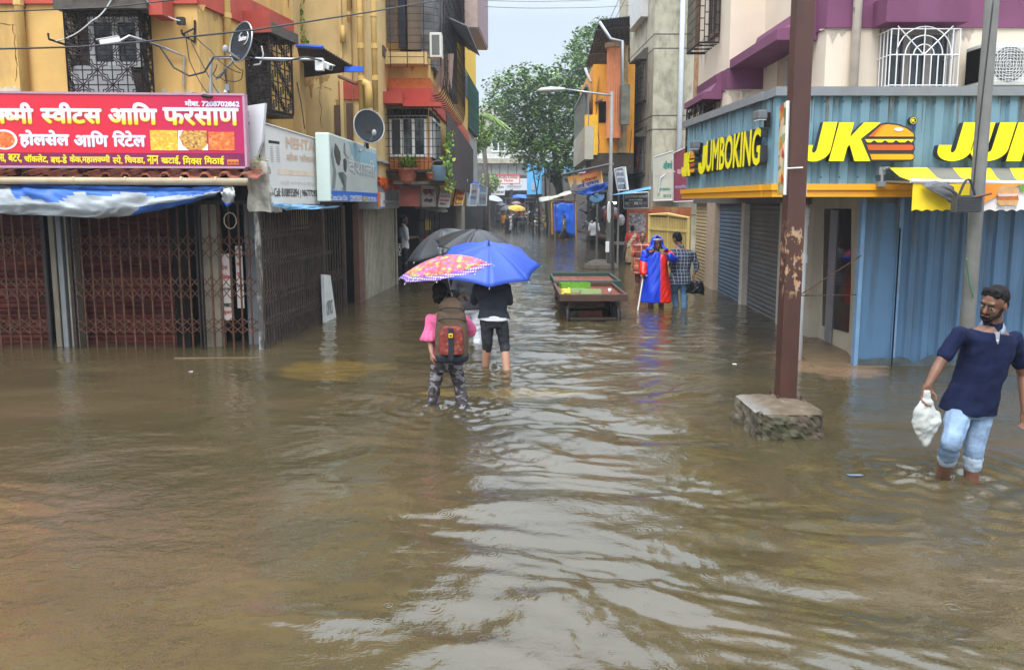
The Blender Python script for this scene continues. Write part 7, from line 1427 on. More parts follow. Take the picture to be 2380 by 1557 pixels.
    if S.get('hair', True):
        c = MB(); c.ell(at(0, -.024, .050), (.078*k, .088*k, .084*k), 16, 12, HB_); c.ell(at(0, -.045, -.005), (.071*k, .057*k, .070*k), 14, 10, HB_)
        hl = S.get('hair') if isinstance(S.get('hair'), str) else 'short'
        if hl == 'bun': c.ell(at(0, -.12, -.01), (.05*k, .045*k, .05*k), 12, 8, HB_)
        if hl == 'long': c.cap(at(0, -.07, -.02), at(0, -.10, -.22), .07*k, .05*k)
        if hl == 'bob': c.ell(at(0, -.045, -.03), (.088*k, .075*k, .085*k), 14, 10, HB_); c.cap(at(-.075, -.01, .0), at(-.078, .0, -.07), .022*k, .012*k); c.cap(at(.075, -.01, 0), at(.078, 0, -.07), .022*k, .012*k)
        if hl == 'quiff': c.cap(at(-.04, .030, .108), at(.04, .034, .106), .026*k, .028*k); c.cap(at(-.052, .052, .088), at(.052, .052, .086), .014*k, .014*k)
        finish(remesh(c, min(vox, .011), 2, .004, (60, 60, 40)), 'hair', HAIR, t)
    if S.get('face'):
        for s in (-1, 1):
            m = MB(); m.smooth = True; m.ell(at(.030*s, .082, .006), (.0145*k, .007*k, .0055*k), 10, 8, HB_); m.mi = 1; m.ell(at(.030*s + S.get('gaze', 0), .0885, .006), (.0068*k, .0035*k, .0068*k), 8, 6, HB_); m.build('eye', [EYEW, EYED], t)
            m = MB(); m.smooth = True; m.cap(at(.014*s, .0935, .028), at(.048*s, .083, .030), .0055*k, .004*k, 6); m.build('eyebrow', HAIR, t)
        m = MB(); m.smooth = True; m.cap(at(-.020, .0955, -.056), at(.020, .0955, -.056), .0065*k, .0065*k, 6); m.build('lips', LIP, t)
        if S.get('beard'):
            m = MB(); m.smooth = True; m.cap(at(-.028, .094, -.038), at(0, .104, -.036), .0085*k, .009*k, 8); m.cap(at(.028, .094, -.038), at(0, .104, -.036), .0085*k, .009*k, 8)
            m.ell(at(0, .066, -.090), (.036*k, .036*k, .027*k), 12, 8, HB_); 
            for s in (-1, 1): m.cap(at(.030*s, .078, -.080), at(.056*s, .035, -.055), .014*k, .016*k, 8); m.cap(at(.056*s, .035, -.055), at(.066*s, .005, -.01), .014*k, .010*k, 8)
            finish(remesh(m, .006, 2, .003, (60, 60, 60)), 'beard', HAIR, t)
    return t, at
# cloth patterns
def camo():
    k = Mt('grey camouflage cloth', .85); v = k.noise((9, 9, 16), 3, .5, dist=1.2); w = k.noise((7, 7, 12), 3, .5, dist=1.5); c = k.ramp(v, [(.46, (.022, .016, .018)), (.50, (.055, .042, .042))], 'CONSTANT'); c = k.mix(k.ramp(w, [(.56, 0.0), (.565, 1.0)], 'CONSTANT'), c, (.20, .185, .20)); k.color(c); return k.m
def plaid(name, base, dark, light, sc_):
    k = Mt(name, .85); x = k.sep(k.map(sc_)); 
    def st(s_, f, w_): return k.ramp(k.math('PINGPONG', k.math('MULTIPLY', s_, f), 1.0), [(w_, 1.0), (w_ + .03, 0.0)])
    a = k.math('ADD', x[0], k.math('MULTIPLY', x[1], .6)); c = k.mix(k.math('MULTIPLY', st(a, 1.0, .5), .7), base, dark); c = k.mix(k.math('MULTIPLY', st(x[2], 1.0, .5), .7), c, dark); c = k.mix(k.math('MULTIPLY', st(a, 2.0, .13), .75), c, light); c = k.mix(k.math('MULTIPLY', st(x[2], 2.0, .13), .75), c, light); k.color(c); return k.m
JEAN = M('washed pale denim', (.19, .265, .37), .85, .35, 6, stain=(.075, .13, .23), stain_amt=.5, stain_scale=(7, 7, 9), bump=.5, bscale=55, spec=.15); JEAN2 = M('blue denim', (.10, .20, .34), .85, .3, 6, bump=.2, bscale=40); NAVY = M('navy pique cotton', (.0085, .012, .038), .9, .2, 12, bump=.25, bscale=140, spec=.12)
PINK = M('pink cotton', (.70, .14, .29), .85, .12, 9, bump=.3, bscale=40, spec=.15); BLKC = M('black cotton', (.012, .014, .022), .85, .2, 8); WHT = M('white cotton', (.68, .69, .73), .8, .05, 6); CHAR = M('charcoal cloth', (.03, .03, .036), .85, .25, 8)
# the man with the white bag, wading towards the camera on the right
J, k, w = TJ(3.25, 5.5, R(172), 1.73)
def PP(**kw):
    for a, (u, v, Y) in kw.items(): J[a] = P(u, v, Y)
PP(head=(2311, 707, 5.45), neck=(2306, 756, 5.5), chest=(2293, 822, 5.5), pelvis=(2256, 930, 5.5), shR=(2231, 775, 5.45), shL=(2358, 787, 5.55), elR=(2182, 848, 5.42), wrR=(2156, 897, 5.38), elL=(2378, 872, 5.6), wrL=(2382, 958, 5.5), hipR=(2231, 940, 5.48), hipL=(2283, 942, 5.52), knR=(2210, 1032, 5.28), knL=(2263, 1042, 5.42), anR=(2176, 1158, 5.62), anL=(2252, 1172, 5.45))
J['anR'].z = J['anL'].z = WZ + .09
look = Vector((-.90, -.52, .02)); fw = Vector((-.30, -.95, 0))
t, at = person('man in navy polo and rolled pale jeans carrying a white plastic bag', J, k, fw, dict(skin=SKIND, look=look, shirt=NAVY, sleeve=.66, shem=-.15, hem=.026, belly=.016, wide=1.04, pants=JEAN, plen=1.18, prad=.96, phem=.068, cuff=M('pale cuff denim', (.30, .36, .43), .85), hair='quiff', face=True, beard=True, curl=.95, hdR=Vector((-.1, 0, -1)), pnR=Vector((-.2, -.8, .1)), gaze=-.004, pwr=.008), .0075)
ax = (J['shR'] - J['shL']).normalized(); m = MB(); NK = J['neck'] + Vector((0, 0, -.005)); fr = Vector((-.25, -.97, 0))
m.smooth = True; N = 20; pts = []
for i in range(N + 1):
    a = R(-150 + 300*i/N); d = Vector((math.sin(a)*fr.y*-1 + 0, 0, 0)); d = fr*-math.cos(a)*-1 if False else (fr*math.cos(math.pi - abs(a))*-1).normalized() if False else None
    q = R(30 + 300*i/N); d = fr*math.cos(q) + Vector((-fr.y, fr.x, 0))*math.sin(q); low = .035*max(0, math.cos(q)); pts.append((NK + d*.066 + Vector((0, 0, .035 - low*1.6)), NK + d*.088 + Vector((0, 0, -.004 - low*1.8))))
m.add([x for p in pts for x in p], [(2*i, 2*i+1, 2*i+3, 2*i+2) for i in range(N)]); o = m.build('collar', M('pale blue grey collar', (.20, .24, .31), .8, .1), t); o.modifiers.new('thick', 'SOLIDIFY').thickness = .006
m = MB(); a_ = NK + fr*.088 + Vector((0, 0, -.03)); b_ = NK + fr*.118 + Vector((0, 0, -.15)); m.tube([a_ + fr*.012, (a_ + b_)*.5 + fr*.014, b_ + fr*.004], [.022, .014, .006], 8); m.build('placket', M('pale placket', (.28, .27, .31), .8), t); m = MB(); m.ell(NK + fr*.130 + Vector((0, 0, -.085)), (.006, .006, .006), 8, 6); m.build('button', WHITE, t)
hm = MB(); ay_ = Vector((-.25, -.97, 0)); hm.loft([ringl(J['pelvis'] + Vector((0, 0, z)), .172*k, .128*k, (J['hipR'] - J['hipL']).normalized(), Vector((0, 0, 1)).cross((J['hipR'] - J['hipL']).normalized())) for z in (-.055, -.015)]); finish(remesh(hm, .009, 2, .008), 'undershirt_hem', WHT, t)
hp = J['wrR'] + Vector((-.01, -.02, -.085))
t2 = thing('plastic_bag', 'crumpled white plastic bag hanging from the hand of the man in navy', 'bag', hp); m = MB(); m.smooth = True; rings = []
for i, (z, r_, sq) in enumerate(((.06, .028, .6), (.0, .028, .6), (-.03, .045, .6), (-.10, .085, .5), (-.17, .10, .5), (-.23, .085, .45), (-.29, .05, .4), (-.35, .012, .5))): rings.append([hp + Vector((r_*math.cos(q*.2618) + .06*max(0, -z - .12), r_*sq*math.sin(q*.2618), z)) for q in range(24)])
m.loft(rings); finish(remesh(m, .009, 1, .016, (16, 16, 16), 4), 'bag', M('white translucent plastic', (.40, .41, .38), .35, .2, 10, bump=.5, bscale=30), t2)
# girl with the backpack
J, k, w = TJ(-.64, 7.5, R(2), 1.57)
PP(head=(1024, 682, 7.42), neck=(1036, 722, 7.45), chest=(1042, 765, 7.5), pelvis=(1037, 836, 7.5), shL=(1002, 742, 7.47), shR=(1078, 742, 7.5), elL=(1001, 790, 7.45), wrL=(1004, 815, 7.40), elR=(1098, 775, 7.75), wrR=(1068, 730, 7.95), hipL=(1018, 842, 7.5), hipR=(1058, 842, 7.5), knL=(1010, 895, 7.5), knR=(1068, 895, 7.55))
J['anL'] = G(1003, 945) + Vector((0, -.02, WZ + .09)); J['anR'] = G(1078, 955) + Vector((.03, -.05, WZ + .09)); J['wrL'] = P(1003, 818, 7.38); J['elL'] = P(999, 783, 7.45)
fw = Vector((.05, 1, 0)); t, at = person('girl in pink top and grey camouflage trousers seen from behind under the flowered umbrella', J, k, fw, dict(skin=SKIN2, look=Vector((-.25, .95, -.25)), shirt=PINK, sleeve=.75, frill=True, shem=.05, pants=camo(), plen=1.97, prad=.93, phem=.066, hair='bob', curl=.5, hdL=Vector((.05, .1, -1)), pnL=Vector((.8, .4, .1)), thL=1), .0075)
for s, L in ((-1, 'L'),):
    e = J['sh'+L].lerp(J['el'+L], .72); m = MB(); m.smooth = True; rg = []
    for r_, z in ((.058, .02), (.075, -.035), (.098, -.075)): rg.append([e + Vector(((r_ + (.012*math.sin(j*1.9) if z < -.01 else 0))*math.cos(2*math.pi*j/30), (r_ + (.012*math.sin(j*1.9) if z < -.01 else 0))*math.sin(2*math.pi*j/30), z)) for j in range(30)])
    m.loft(rg, False); o = m.build('sleeve_frill', PINK, t); o.modifiers.new('thick', 'SOLIDIFY').thickness = .004
bp = P(1051, 837, 7.28); t2 = thing('backpack', 'olive brown school backpack with a red patterned front on the girl in pink', 'backpack', bp); OLV = M('olive brown canvas', (.085, .05, .028), .8, .2, 20, bump=.3, bscale=150); m = MB(); rings = []
for z, rx, ry in ((0.0, .11, .075), (.03, .150, .10), (.15, .160, .115), (.30, .155, .11), (.44, .135, .09), (.54, .105, .07), (.60, .06, .045)): rings.append(ringl(bp + Vector((-.02*z, .02 + .05*z, z)), rx, ry, Vector((1, 0, 0)), Vector((0, 1, 0)), 24, 3.2))
m.loft(rings); finish(remesh(m, .009, 3, .006), 'main_bag', OLV, t2)
m = MB(); m.loft([ringl(bp + Vector((0, -.075 + .04*z, z)), rx, .055, Vector((1, 0, 0)), Vector((0, 1, 0)), 20, 3.0) for z, rx in ((.07, .10), (.10, .118), (.25, .115), (.32, .10), (.345, .07))]); finish(remesh(m, .008, 2, .003), 'front_pocket', foodmat('dark red batik cloth', [(.15, .012, .012), (.25, .03, .02), (.09, .015, .01), (.32, .09, .05)], 40), t2)
m = MB(); m.loft([ringl(bp + Vector((0, .02, z)), rx, ry, Vector((1, 0, 0)), Vector((0, 1, 0)), 20, 3.0) for z, rx, ry in ((-.02, .12, .085), (.0, .156, .11), (.055, .166, .122), (.062, .14, .1))]); finish(remesh(m, .009, 2), 'base_panel', BLKC, t2)
m = MB(); m.box(-.024, .024, -.148, -.135, .03, .33, Matrix.Translation(bp)); m.build('strap', BLKC, t2, bevel=.004); m = MB(); m.box(-.019, .019, -.156, -.1485, .245, .283, Matrix.Translation(bp)); m.build('yellow_tag', M('yellow rubber tag', (.75, .48, .01), .5), t2); m = MB(); m.box(-.011, .011, -.159, -.1565, .256, .272, Matrix.Translation(bp)); m.build('tag_mark', BLKC, t2)
m = MB(); m.tube([bp + Vector((-.05, .06, .60)), bp + Vector((-.04, .03, .66)), bp + Vector((.03, .03, .665)), bp + Vector((.045, .06, .60))], .013, 8); m.build('grab_handle', BLKC, t2)
for s in (-1, 1): m = MB(); m.tube([bp + Vector((s*.06, .05, .58)), bp + Vector((s*.10, .11, .62)), bp + Vector((s*.13, .24, .55))], .020, 8); m.build('shoulder_strap', OLV, t2)
for z, rx in ((.37, .136), (.47, .12)): 
    m = MB(); m.tube([bp + Vector((rx*math.sin(q*.2 - 1.6), -.115*max(0, math.cos(q*.2 - 1.6))*(1.0 if z < .4 else .78) + .04*z - .005, z + .045*math.cos(q*.2 - 1.6))) for q in range(17)], .006, 5); m.build('zip', BLKC, t2)
# person under the blue umbrella
J, k, w = TJ(-.17, 9.3, R(0), 1.70); bq = G(1127, 848); cq = G(1180, 860); J['anL'] = Vector((bq.x, bq.y + .02, WZ + .09)); J['anR'] = Vector((cq.x + .01, cq.y - .05, WZ + .09)); J['knL'] = P(1132, 792, 9.35); J['knR'] = P(1172, 795, 9.35); J['pelvis'] = P(1148, 738, 9.35); J['hipL'] = P(1132, 742, 9.35); J['hipR'] = P(1164, 742, 9.35); J['chest'] = P(1145, 690, 9.4); J['neck'] = P(1143, 656, 9.42); J['shL'] = P(1109, 668, 9.4); J['shR'] = P(1177, 668, 9.4); J['head'] = P(1143, 636, 9.46); J['elR'] = P(1184, 704, 9.45); J['wrR'] = P(1170, 690, 9.72); J['elL'] = P(1102, 704, 9.5); J['wrL'] = P(1112, 690, 9.7)
person('person in black shirt and calf length black trousers under the blue umbrella', J, k, Vector((0, 1, 0)), dict(skin=SKIN2, shirt=BLKC, sleeve=.9, shem=-.02, hem=.02, wide=1.12, pants=M('black jersey', (.014, .015, .02), .85, .2, 8), plen=1.18, prad=.98, phem=.062), .010)
hm = MB(); hm.loft([ringl(J['pelvis'] + Vector((0, 0, z)), .185, .135, Vector((1, 0, 0)), Vector((0, 1, 0))) for z in (-.03, .03)]); tt = [o for o in bpy.data.objects if o.name.startswith('person') and o.get('label', '').startswith('person in black shirt')][0]; finish(remesh(hm, .01, 2, .01), 'undershirt_hem', WHT, tt)
# person in white trousers
def simple(label, u, v, h, yaw, spec, vox=.014, ground=WZ, arms=None, stride=.0, Y=None):
    b_ = G(u, v) if Y is None else P(u, v, Y); J_, k_, w_ = TJ(b_.x, b_.y, yaw, h, ground); f_ = Vector((-math.sin(yaw), math.cos(yaw), 0))
    if stride: J_['knL'] += f_*stride*.35; J_['anL'] += f_*stride*.5; J_['knR'] -= f_*stride*.05; J_['anR'] -= f_*stride*.5
    for a, q in (arms or {}).items(): J_[a] = w_(*q)
    return person(label, J_, k_, f_, spec, vox, None, Vector((b_.x, b_.y, ground))) + (J_, w_)
simple('person in dark top and white trousers behind the blue umbrella', 1094, 800, 1.66, R(5), dict(shirt=CHAR, sleeve=1.5, pants=WHT, plen=1.88, prad=.95), .012, arms=dict(elR=(.22, .1, 1.15), wrR=(.10, .30, 1.22)), stride=.1)
simple('person in dark clothes mostly hidden behind the girl in pink', 1046, 752, 1.66, R(0), dict(shirt=CHAR, pants=BLKC, plen=1.9), .016, arms=dict(elR=(.22, .1, 1.15), wrR=(.10, .30, 1.22)))
# raincoat
b0 = G(1524, 716); Jr, k, w = TJ(b0.x, b0.y, R(180), 1.68); Yr = b0.y
def PJ(**kw):
    for a, (u, v, d) in kw.items(): Jr[a] = P(u, v, Yr + d)
PJ(head=(1527, 567, -.02), neck=(1526, 584, 0), chest=(1524, 606, 0), pelvis=(1524, 645, 0), shR=(1500, 590, 0), shL=(1550, 590, 0), elR=(1496, 618, 0), wrR=(1495, 638, -.12), elL=(1566, 603, -.10), wrL=(1549, 592, -.30), hipR=(1514, 650, 0), hipL=(1535, 650, 0))
Jr['knR'] = w(.10, .05, .49); Jr['knL'] = w(-.10, .02, .49); kr = Mt('two colour rain cape', .38); q_ = kr.sep(); sp = P(1531, 640, Yr).x; kr.color(kr.mix(kr.ramp(kr.math('ADD', q_[0], kr.math('MULTIPLY', kr.math('SUBTRACT', kr.noise((3, 3, 3), 2), .5), .02)), [(0, 0.0), (1, 1.0)]), (0, 0, 0), (0, 0, 0)))
f_ = kr.math('GREATER_THAN', q_[0], sp); BLU, RD = (.012, .055, .62), (.72, .022, .012); kr.color(kr.mix(f_, BLU, RD)); kr.bump(kr.noise((9, 9, 4), 4), .25, .02)
BLUR = M('blue rain cape', BLU, .38, .12, 5, bump=.25, bscale=12); REDR = M('red rain cape', RD, .38, .12, 5, bump=.25, bscale=12)
t, at = person('man in a hooded blue and red rain cape with a white stick', Jr, k, Vector((0, -1, 0)), dict(skin=SKIND, look=Vector((.15, -1, -.1)), face=True, hdL=Vector((-.6, -.5, .3)), pnL=Vector((-.3, .3, -.6))), .011)
c = MB(); ax = Vector((1, 0, 0)); ay = Vector((0, 1, 0)); c.loft([ringl(Vector((P(u_, 650, Yr).x, Yr, z)), rx, ry, ax, ay, 20) for u_, z, rx, ry in ((1525, P(1524, 701, Yr).z, .30, .22), (1525, P(1524, 680, Yr).z, .285, .21), (1525, P(1524, 650, Yr).z, .245, .185), (1525, P(1524, 615, Yr).z, .215, .16), (1525, P(1524, 596, Yr).z, .20, .13), (1526, P(1524, 587, Yr).z, .12, .10))])
finish(remesh(c, .012, 3, .028, (9, 9, 2.0), 2), 'rain_cape', kr.m, t)
c = MB(); c.cap(Jr['shR'], Jr['elR'], .085, .085); finish(remesh(c, .012, 2, .012), 'sleeve', BLUR, t); c = MB(); c.cap(Jr['elR'] + Vector((0, 0, .05)), Jr['wrR'] + Vector((0, 0, .03)), .092, .075); finish(remesh(c, .012, 2, .012), 'sleeve', REDR, t)
c = MB(); c.cap(Jr['shL'], Jr['elL'], .085, .085); finish(remesh(c, .012, 2, .012), 'sleeve', REDR, t); c = MB(); c.cap(Jr['elL'], Jr['elL'].lerp(Jr['wrL'], .6), .088, .07); finish(remesh(c, .012, 2, .012), 'sleeve', BLUR, t)
m = MB(); m.smooth = True; H = Jr['head']; rings = []
for i in range(9):
    q = R(20 + i*20); rings.append([H + Vector((.118*math.sin(R(-150 + 300*j/16))*(.75 + .25*math.sin(q)), .0, 0)) for j in range(1)])
m = MB(); m.smooth = True; vs = []; nj, ni = 18, 9
for i in range(ni + 1):
    el = R(-55 + 145*i/ni)
    for j in range(nj + 1):
        az = R(38 + 284*j/nj - 90) if el < R(35) else R(38*(1 - (el - R(35))/R(55)) + (360 - 76*(1 - (el - R(35))/R(55)))*j/nj - 90); r_ = .122 if el > R(-20) else .122 + .10*((R(-20) - el)/R(35)); vs.append(H + Vector((0, .012, .02)) + Vector((r_*math.cos(el if el > 0 else 0)*math.cos(az), r_*1.1*math.cos(el if el > 0 else 0)*math.sin(az), .145*math.sin(el))))
m.add(vs, [(i*(nj+1) + j, i*(nj+1) + j + 1, (i+1)*(nj+1) + j + 1, (i+1)*(nj+1) + j) for i in range(ni) for j in range(nj)]); o = m.build('hood', BLUR, t); o.modifiers.new('thick', 'SOLIDIFY').thickness = .012
m = MB(); m.smooth = True; m.tube([H + Vector((-.085, -.075, .075)), H + Vector((-.05, -.115, .085)), H + Vector((.05, -.115, .085)), H + Vector((.085, -.075, .075))], .016, 6); m.build('hood_peak', M('clear grey peak', (.4, .42, .5), .3), t)
t2 = thing('walking_stick', 'thin white walking stick held by the man in the rain cape', 'stick', G(1482, 721)); m = MB(); m.tube([Jr['wrR'] + Vector((0, -.02, -.03)), G(1482, 721) + Vector((0, 0, -.02)), G(1480, 725) + Vector((0, 0, -.2))], .014, 8); m.build('shaft', WHITE, t2); m = MB(); m.tube([Jr['wrR'] + Vector((-.05, -.02, -.02)), Jr['wrR'] + Vector((.07, -.03, -.02))], .017, 8); m.build('grip', STEEL, t2)
# man in checked shirt
b0 = G(1585, 714); Yr = b0.y; Jr, k, w = TJ(b0.x, b0.y, R(-8), 1.72); PJ(head=(1574, 555, .02), neck=(1581, 574, 0), chest=(1586, 598, 0), pelvis=(1580, 644, 0), shL=(1563, 588, 0), shR=(1611, 590, 0), elL=(1561, 619, .0), wrL=(1567, 640, .05), elR=(1619, 620, 0), wrR=(1612, 640, -.03), hipL=(1570, 650, 0), hipR=(1590, 650, 0), knL=(1567, 680, .1), knR=(1589, 682, 0)); Jr['anL'] = G(1576, 713) + Vector((0, 0, WZ + .09)); Jr['anR'] = G(1592, 716) + Vector((0, 0, WZ + .09))
person('man in dark blue checked shirt and rolled jeans seen from behind holding a black bag', Jr, k, Vector((.05, 1, 0)), dict(skin=SKIN, look=Vector((-.5, .85, -.2)), shirt=plaid('blue checked cotton', (.05, .075, .13), (.012, .018, .045), (.42, .46, .52), (16, 16, 15)), sleeve=1.55, shem=-.22, hem=.03, wide=1.15, pants=JEAN2, plen=1.62, hdR=Vector((0, 0, -1)), pnR=Vector((-1, 0, 0)), hair=True), .010)
t2 = thing('shopping_bag', 'shiny black shopping bag with cord handles held by the man in the checked shirt', 'bag', P(1613, 680, Yr)); m = MB(); q = P(1614, 668, Yr); m.loft([ringl(q + Vector((.03*z, 0, z)), rx, ry, Vector((1, 0, -.12)).normalized(), Vector((0, 1, 0)), 20, 4) for z, rx, ry in ((-.13, .15, .05), (-.11, .19, .08), (.0, .20, .085), (.10, .18, .06), (.125, .15, .03))]); finish(remesh(m, .011, 1, .025, (9, 9, 9), 3), 'bag', M('black glossy plastic', (.012, .012, .014), .3, .3, 10), t2)
for s in (-.03, .03): m = MB(); m.tube([q + Vector((-.09, s, .10)), q + Vector((-.03, s*.3, .19)), Jr['wrR'] + Vector((.0, -.0, -.085)), q + Vector((.03, s*.3, .18)), q + Vector((.09, s, .09))], .007, 5); m.build('handle', M('grey cord', (.35, .35, .36), .6), t2)
# the two women behind
simple('woman in red and orange checked kurta behind the man in the rain cape', 1491, 664, 1.62, R(170), dict(skin=SKIN, hair='long', face=True, shirt=plaid('red checked cotton', (.52, .10, .04), (.10, .02, .03), (.70, .35, .22), (6, 6, 6)), sleeve=1.3, shem=-.55, hem=.05, wide=1.1, pants=M('dark red cloth', (.12, .03, .02), .8), plen=1.1), .012)
t, at, J_, w_ = simple('woman in red blouse and khaki wrap at the poster covered cabinet', 1468, 614, 1.58, R(-10), dict(skin=SKIN, hair='bun', shirt=M('red blouse', (.42, .03, .03), .8), sleeve=.5, shem=.12, skirt=M('khaki wrinkled cloth', (.28, .20, .095), .85, .3, 7, bump=.4, bscale=20), skz=.40), .014)
c = MB(); c.cap(w_(-.12, -.10, 1.0), w_(.10, -.11, 1.38), .07, .06); finish(remesh(c, .014, 2, .02), 'sari_end', M('patterned cream cloth', (.45, .33, .22), .85, .4, 20), t)
t, at, J_, w_ = simple('man in white shirt looking at his phone in the left doorway', 940, 640, 1.68, R(-75), dict(skin=SKIND, look=Vector((.85, -.2, -.45)), shirt=WHT, sleeve=1.0, pants=BLKC, plen=1.9, face=True), .012, ground=-.02, arms=dict(elL=(-.24, .06, 1.14), wrL=(-.12, .30, 1.16), elR=(.24, .06, 1.13), wrR=(.10, .30, 1.15)), Y=20.2)
t2 = thing('mobile_phone', 'small dark phone held by the man in the left doorway', 'phone', w_(0, .42, 1.18)); m = MB(); m.cbox((0, 0, 0), (.075, .15, .012), Matrix.Translation(w_(-.02, .40, 1.18)) @ Euler((R(-35), 0, R(-75))).to_matrix().to_4x4()); m.build('case', BLKC, t2, bevel=.004)
t2 = thing('shoulder_bag', 'black bag with big white letters hanging by the man in the left doorway', 'bag', P(932, 600, 19.9)); BGf = Fr(P(924, 580, 19.8)[:2], P(938, 580, 19.85)[:2]); m = MB(); q = BGf.rect(925, 552, 935, 598); m.fbox(BGf, q[0], q[1], q[2], q[3], -.08, 0); m.build('bag', BLKC, t2, bevel=.02); m = MB(); p0 = BGf.p(933, 594); m.text('MON', BGf.mat(p0[0], p0[1], .004) @ Matrix.Rotation(R(90), 4, 'Z'), .30, .085, .04); m.build('lettering', INK['white'], t2)
# people farther down the lane
simple('man in white shirt and black trousers climbing to the stall under the orange banner', 1380, 574, 1.66, R(0), dict(shirt=WHT, sleeve=1.2, pants=BLKC, plen=1.8), .02, stride=.1)
simple('person in patterned shirt and dark wrap wading left past the blue tarp', 1311, 558, 1.66, R(80), dict(shirt=plaid('grey printed cotton', (.12, .13, .15), (.03, .03, .04), (.5, .5, .55), (7, 7, 7)), sleeve=.8, shem=-.15, pants=CHAR, plen=.95, prad=1.35), .02, stride=.5)
simple('man in black shirt and trousers seen from behind, leftmost down the lane', 1158, 529, 1.78, R(0), dict(shirt=CHAR, sleeve=.8, pants=CHAR, plen=1.95), .025)
t, at, J_, w_ = simple('woman in a long black robe with a pale cloth over her arm down the lane', 1181, 541, 1.55, R(185), dict(shirt=BLKC, sleeve=1.8, skirt=BLKC, skz=.30, hair='long'), .024)
c = MB(); c.cap(w_(-.16, .10, 1.5), w_(-.22, .15, .95), .10, .08); c.cap(w_(-.22, .15, .95), w_(-.18, .16, .62), .09, .10); finish(remesh(c, .022, 2, .05, (6, 6, 6)), 'pale_cloth', M('pale grey cloth', (.5, .48, .46), .8, .15, 9), t)
simple('person in dark shirt holding up the yellow umbrella down the lane', 1197, 541, 1.68, R(180), dict(shirt=CHAR, sleeve=.9, pants=M('slate trousers', (.06, .075, .09), .8), plen=1.45, hair=True), .024, arms=dict(elR=(.2, .15, 1.12), wrR=(.12, .25, 1.36)))
simple('person in dark rain suit wading between the yellow umbrella and the motorbikes', 1215, 536, 1.62, R(175), dict(shirt=M('dark rain suit', (.035, .04, .055), .5, .2, 6), sleeve=1.9, shem=-.2, wide=1.15, hem=.03, pants=M('dark rain suit', (.035, .04, .055), .5), plen=1.95, prad=1.1), .024, arms=dict(elL=(-.30, 0, 1.15), wrL=(-.36, .05, .9), elR=(.3, 0, 1.15), wrR=(.36, .05, .9)))
simple('person in orange top behind the black robed woman', 1170, 530, 1.55, R(180), dict(shirt=M('orange cotton', (.80, .26, .015), .8), sleeve=1.2, shem=-.3, pants=CHAR, plen=1.9), .026)
simple('person in black standing behind the motorbikes', 1262, 527, 1.62, R(160), dict(shirt=BLKC, sleeve=1.2, pants=CHAR, plen=1.9), .026)

# ------------------------------------------------------------------ umbrellas
def umbrella(label, centre, radius, rise, axis, mat, grip, n=8, hem=None, spin=0.0, inner=None, hang=.0, group=None):
    """centre: apex of the canopy; axis: unit vector from handle to tip"""
    t = thing('umbrella', label, 'umbrella', Vector(centre), group); ax = Vector(axis).normalized(); x = ax.cross(Vector((.3, 1, .2))).normalized(); y = ax.cross(x); C_ = Vector(centre)
    def pt(rr, a, j):
        ph = (j % 1.0 - .5)*2*math.pi/n; ch = math.cos(math.pi/n)/math.cos(ph); sag = 1 - (1 - ch*(1 - .05*math.sin(math.pi*(j % 1.0))))*min(1, rr*1.1); fl = math.sin(math.pi*(j % 1.0))
        return C_ + (x*math.cos(a) + y*math.sin(a))*radius*rr*sag + ax*(-rise*(rr**1.75) - .05*radius*fl*rr*(1 - rr)*2)
    def band(r0, r1, name, mt, off=0.0):
        m = MB(); m.smooth = True; S = 6; NR_ = max(2, int(10*(r1 - r0)) + 1)
        for g in range(n):
            vs = [pt(max(r0 + (r1 - r0)*i/NR_, .015), spin + 2*math.pi*(g + q/S)/n, min(q/S, .9999)) for i in range(NR_ + 1) for q in range(S + 1)]
            m.add(vs, [(i*(S+1) + q, i*(S+1) + q + 1, (i+1)*(S+1) + q + 1, (i+1)*(S+1) + q) for i in range(NR_) for q in range(S)])
        o = m.build(name, mt, t); o.modifiers.new('thick', 'SOLIDIFY').thickness = .0025; return o
    band(.0, .86 if hem else 1.0, 'canopy', mat)
    if hem: band(.86, 1.0, 'hem', hem)
    for q in range(n): a = spin + 2*math.pi*q/n; m = MB(); m.tube([pt(rr, a, 0) - ax*.008 for rr in (.05, .35, .7, 1.0)], .0035, 4); m.tube([pt(1.0, a, 0) - ax*.008, pt(1.02, a, 0) - ax*.012], .006, 5); m.build('rib', STEEL, t)
    m = MB(); m.tube([C_, Vector(grip)], .006, 6); m.build('shaft', STEEL, t); m = MB(); m.tube([C_, C_ + ax*.06], [.012, .007], 8); m.build('tip', BLKC, t); g = Vector(grip); d = (C_ - g).normalized(); m = MB(); m.tube([g + d*.06, g - d*.07], .014, 8); m.build('handle', BLKC, t); return t
kf = Mt('flowered nylon', .5); c1 = kf.vor((24, 24, 24), out='Color'); d1 = kf.vor((24, 24, 24)); rr = kf.sep(c1)[0]; cc = kf.ramp(rr, [(0, (.50, .02, .09)), (.18, (.62, .12, .02)), (.34, (.30, .06, .35)), (.5, (.55, .06, .22)), (.66, (.62, .22, .04)), (.82, (.22, .36, .06))], 'CONSTANT'); cc = kf.mix(kf.ramp(d1, [(.14, 1.0), (.19, 0.0)]), cc, (.62, .36, .22)); cc = kf.mix(kf.ramp(d1, [(.52, 0.0), (.60, 1.0)]), cc, (.36, .04, .05)); kf.color(cc); kf.b.inputs['Sheen Weight'].default_value = .2
kh = Mt('dotted violet nylon', .5); kh.color(kh.ramp(kh.vor((44, 44, 44), rand=.0), [(.30, (.75, .72, .8)), (.36, (.13, .045, .33))])); 
umbrella('flowered pink and orange umbrella with a dotted violet hem over the girl in pink', P(1030, 595, 7.55), .475, .155, (-.16, -.08, 1), kf.m, P(1062, 738, 7.95), 8, kh.m, .2)
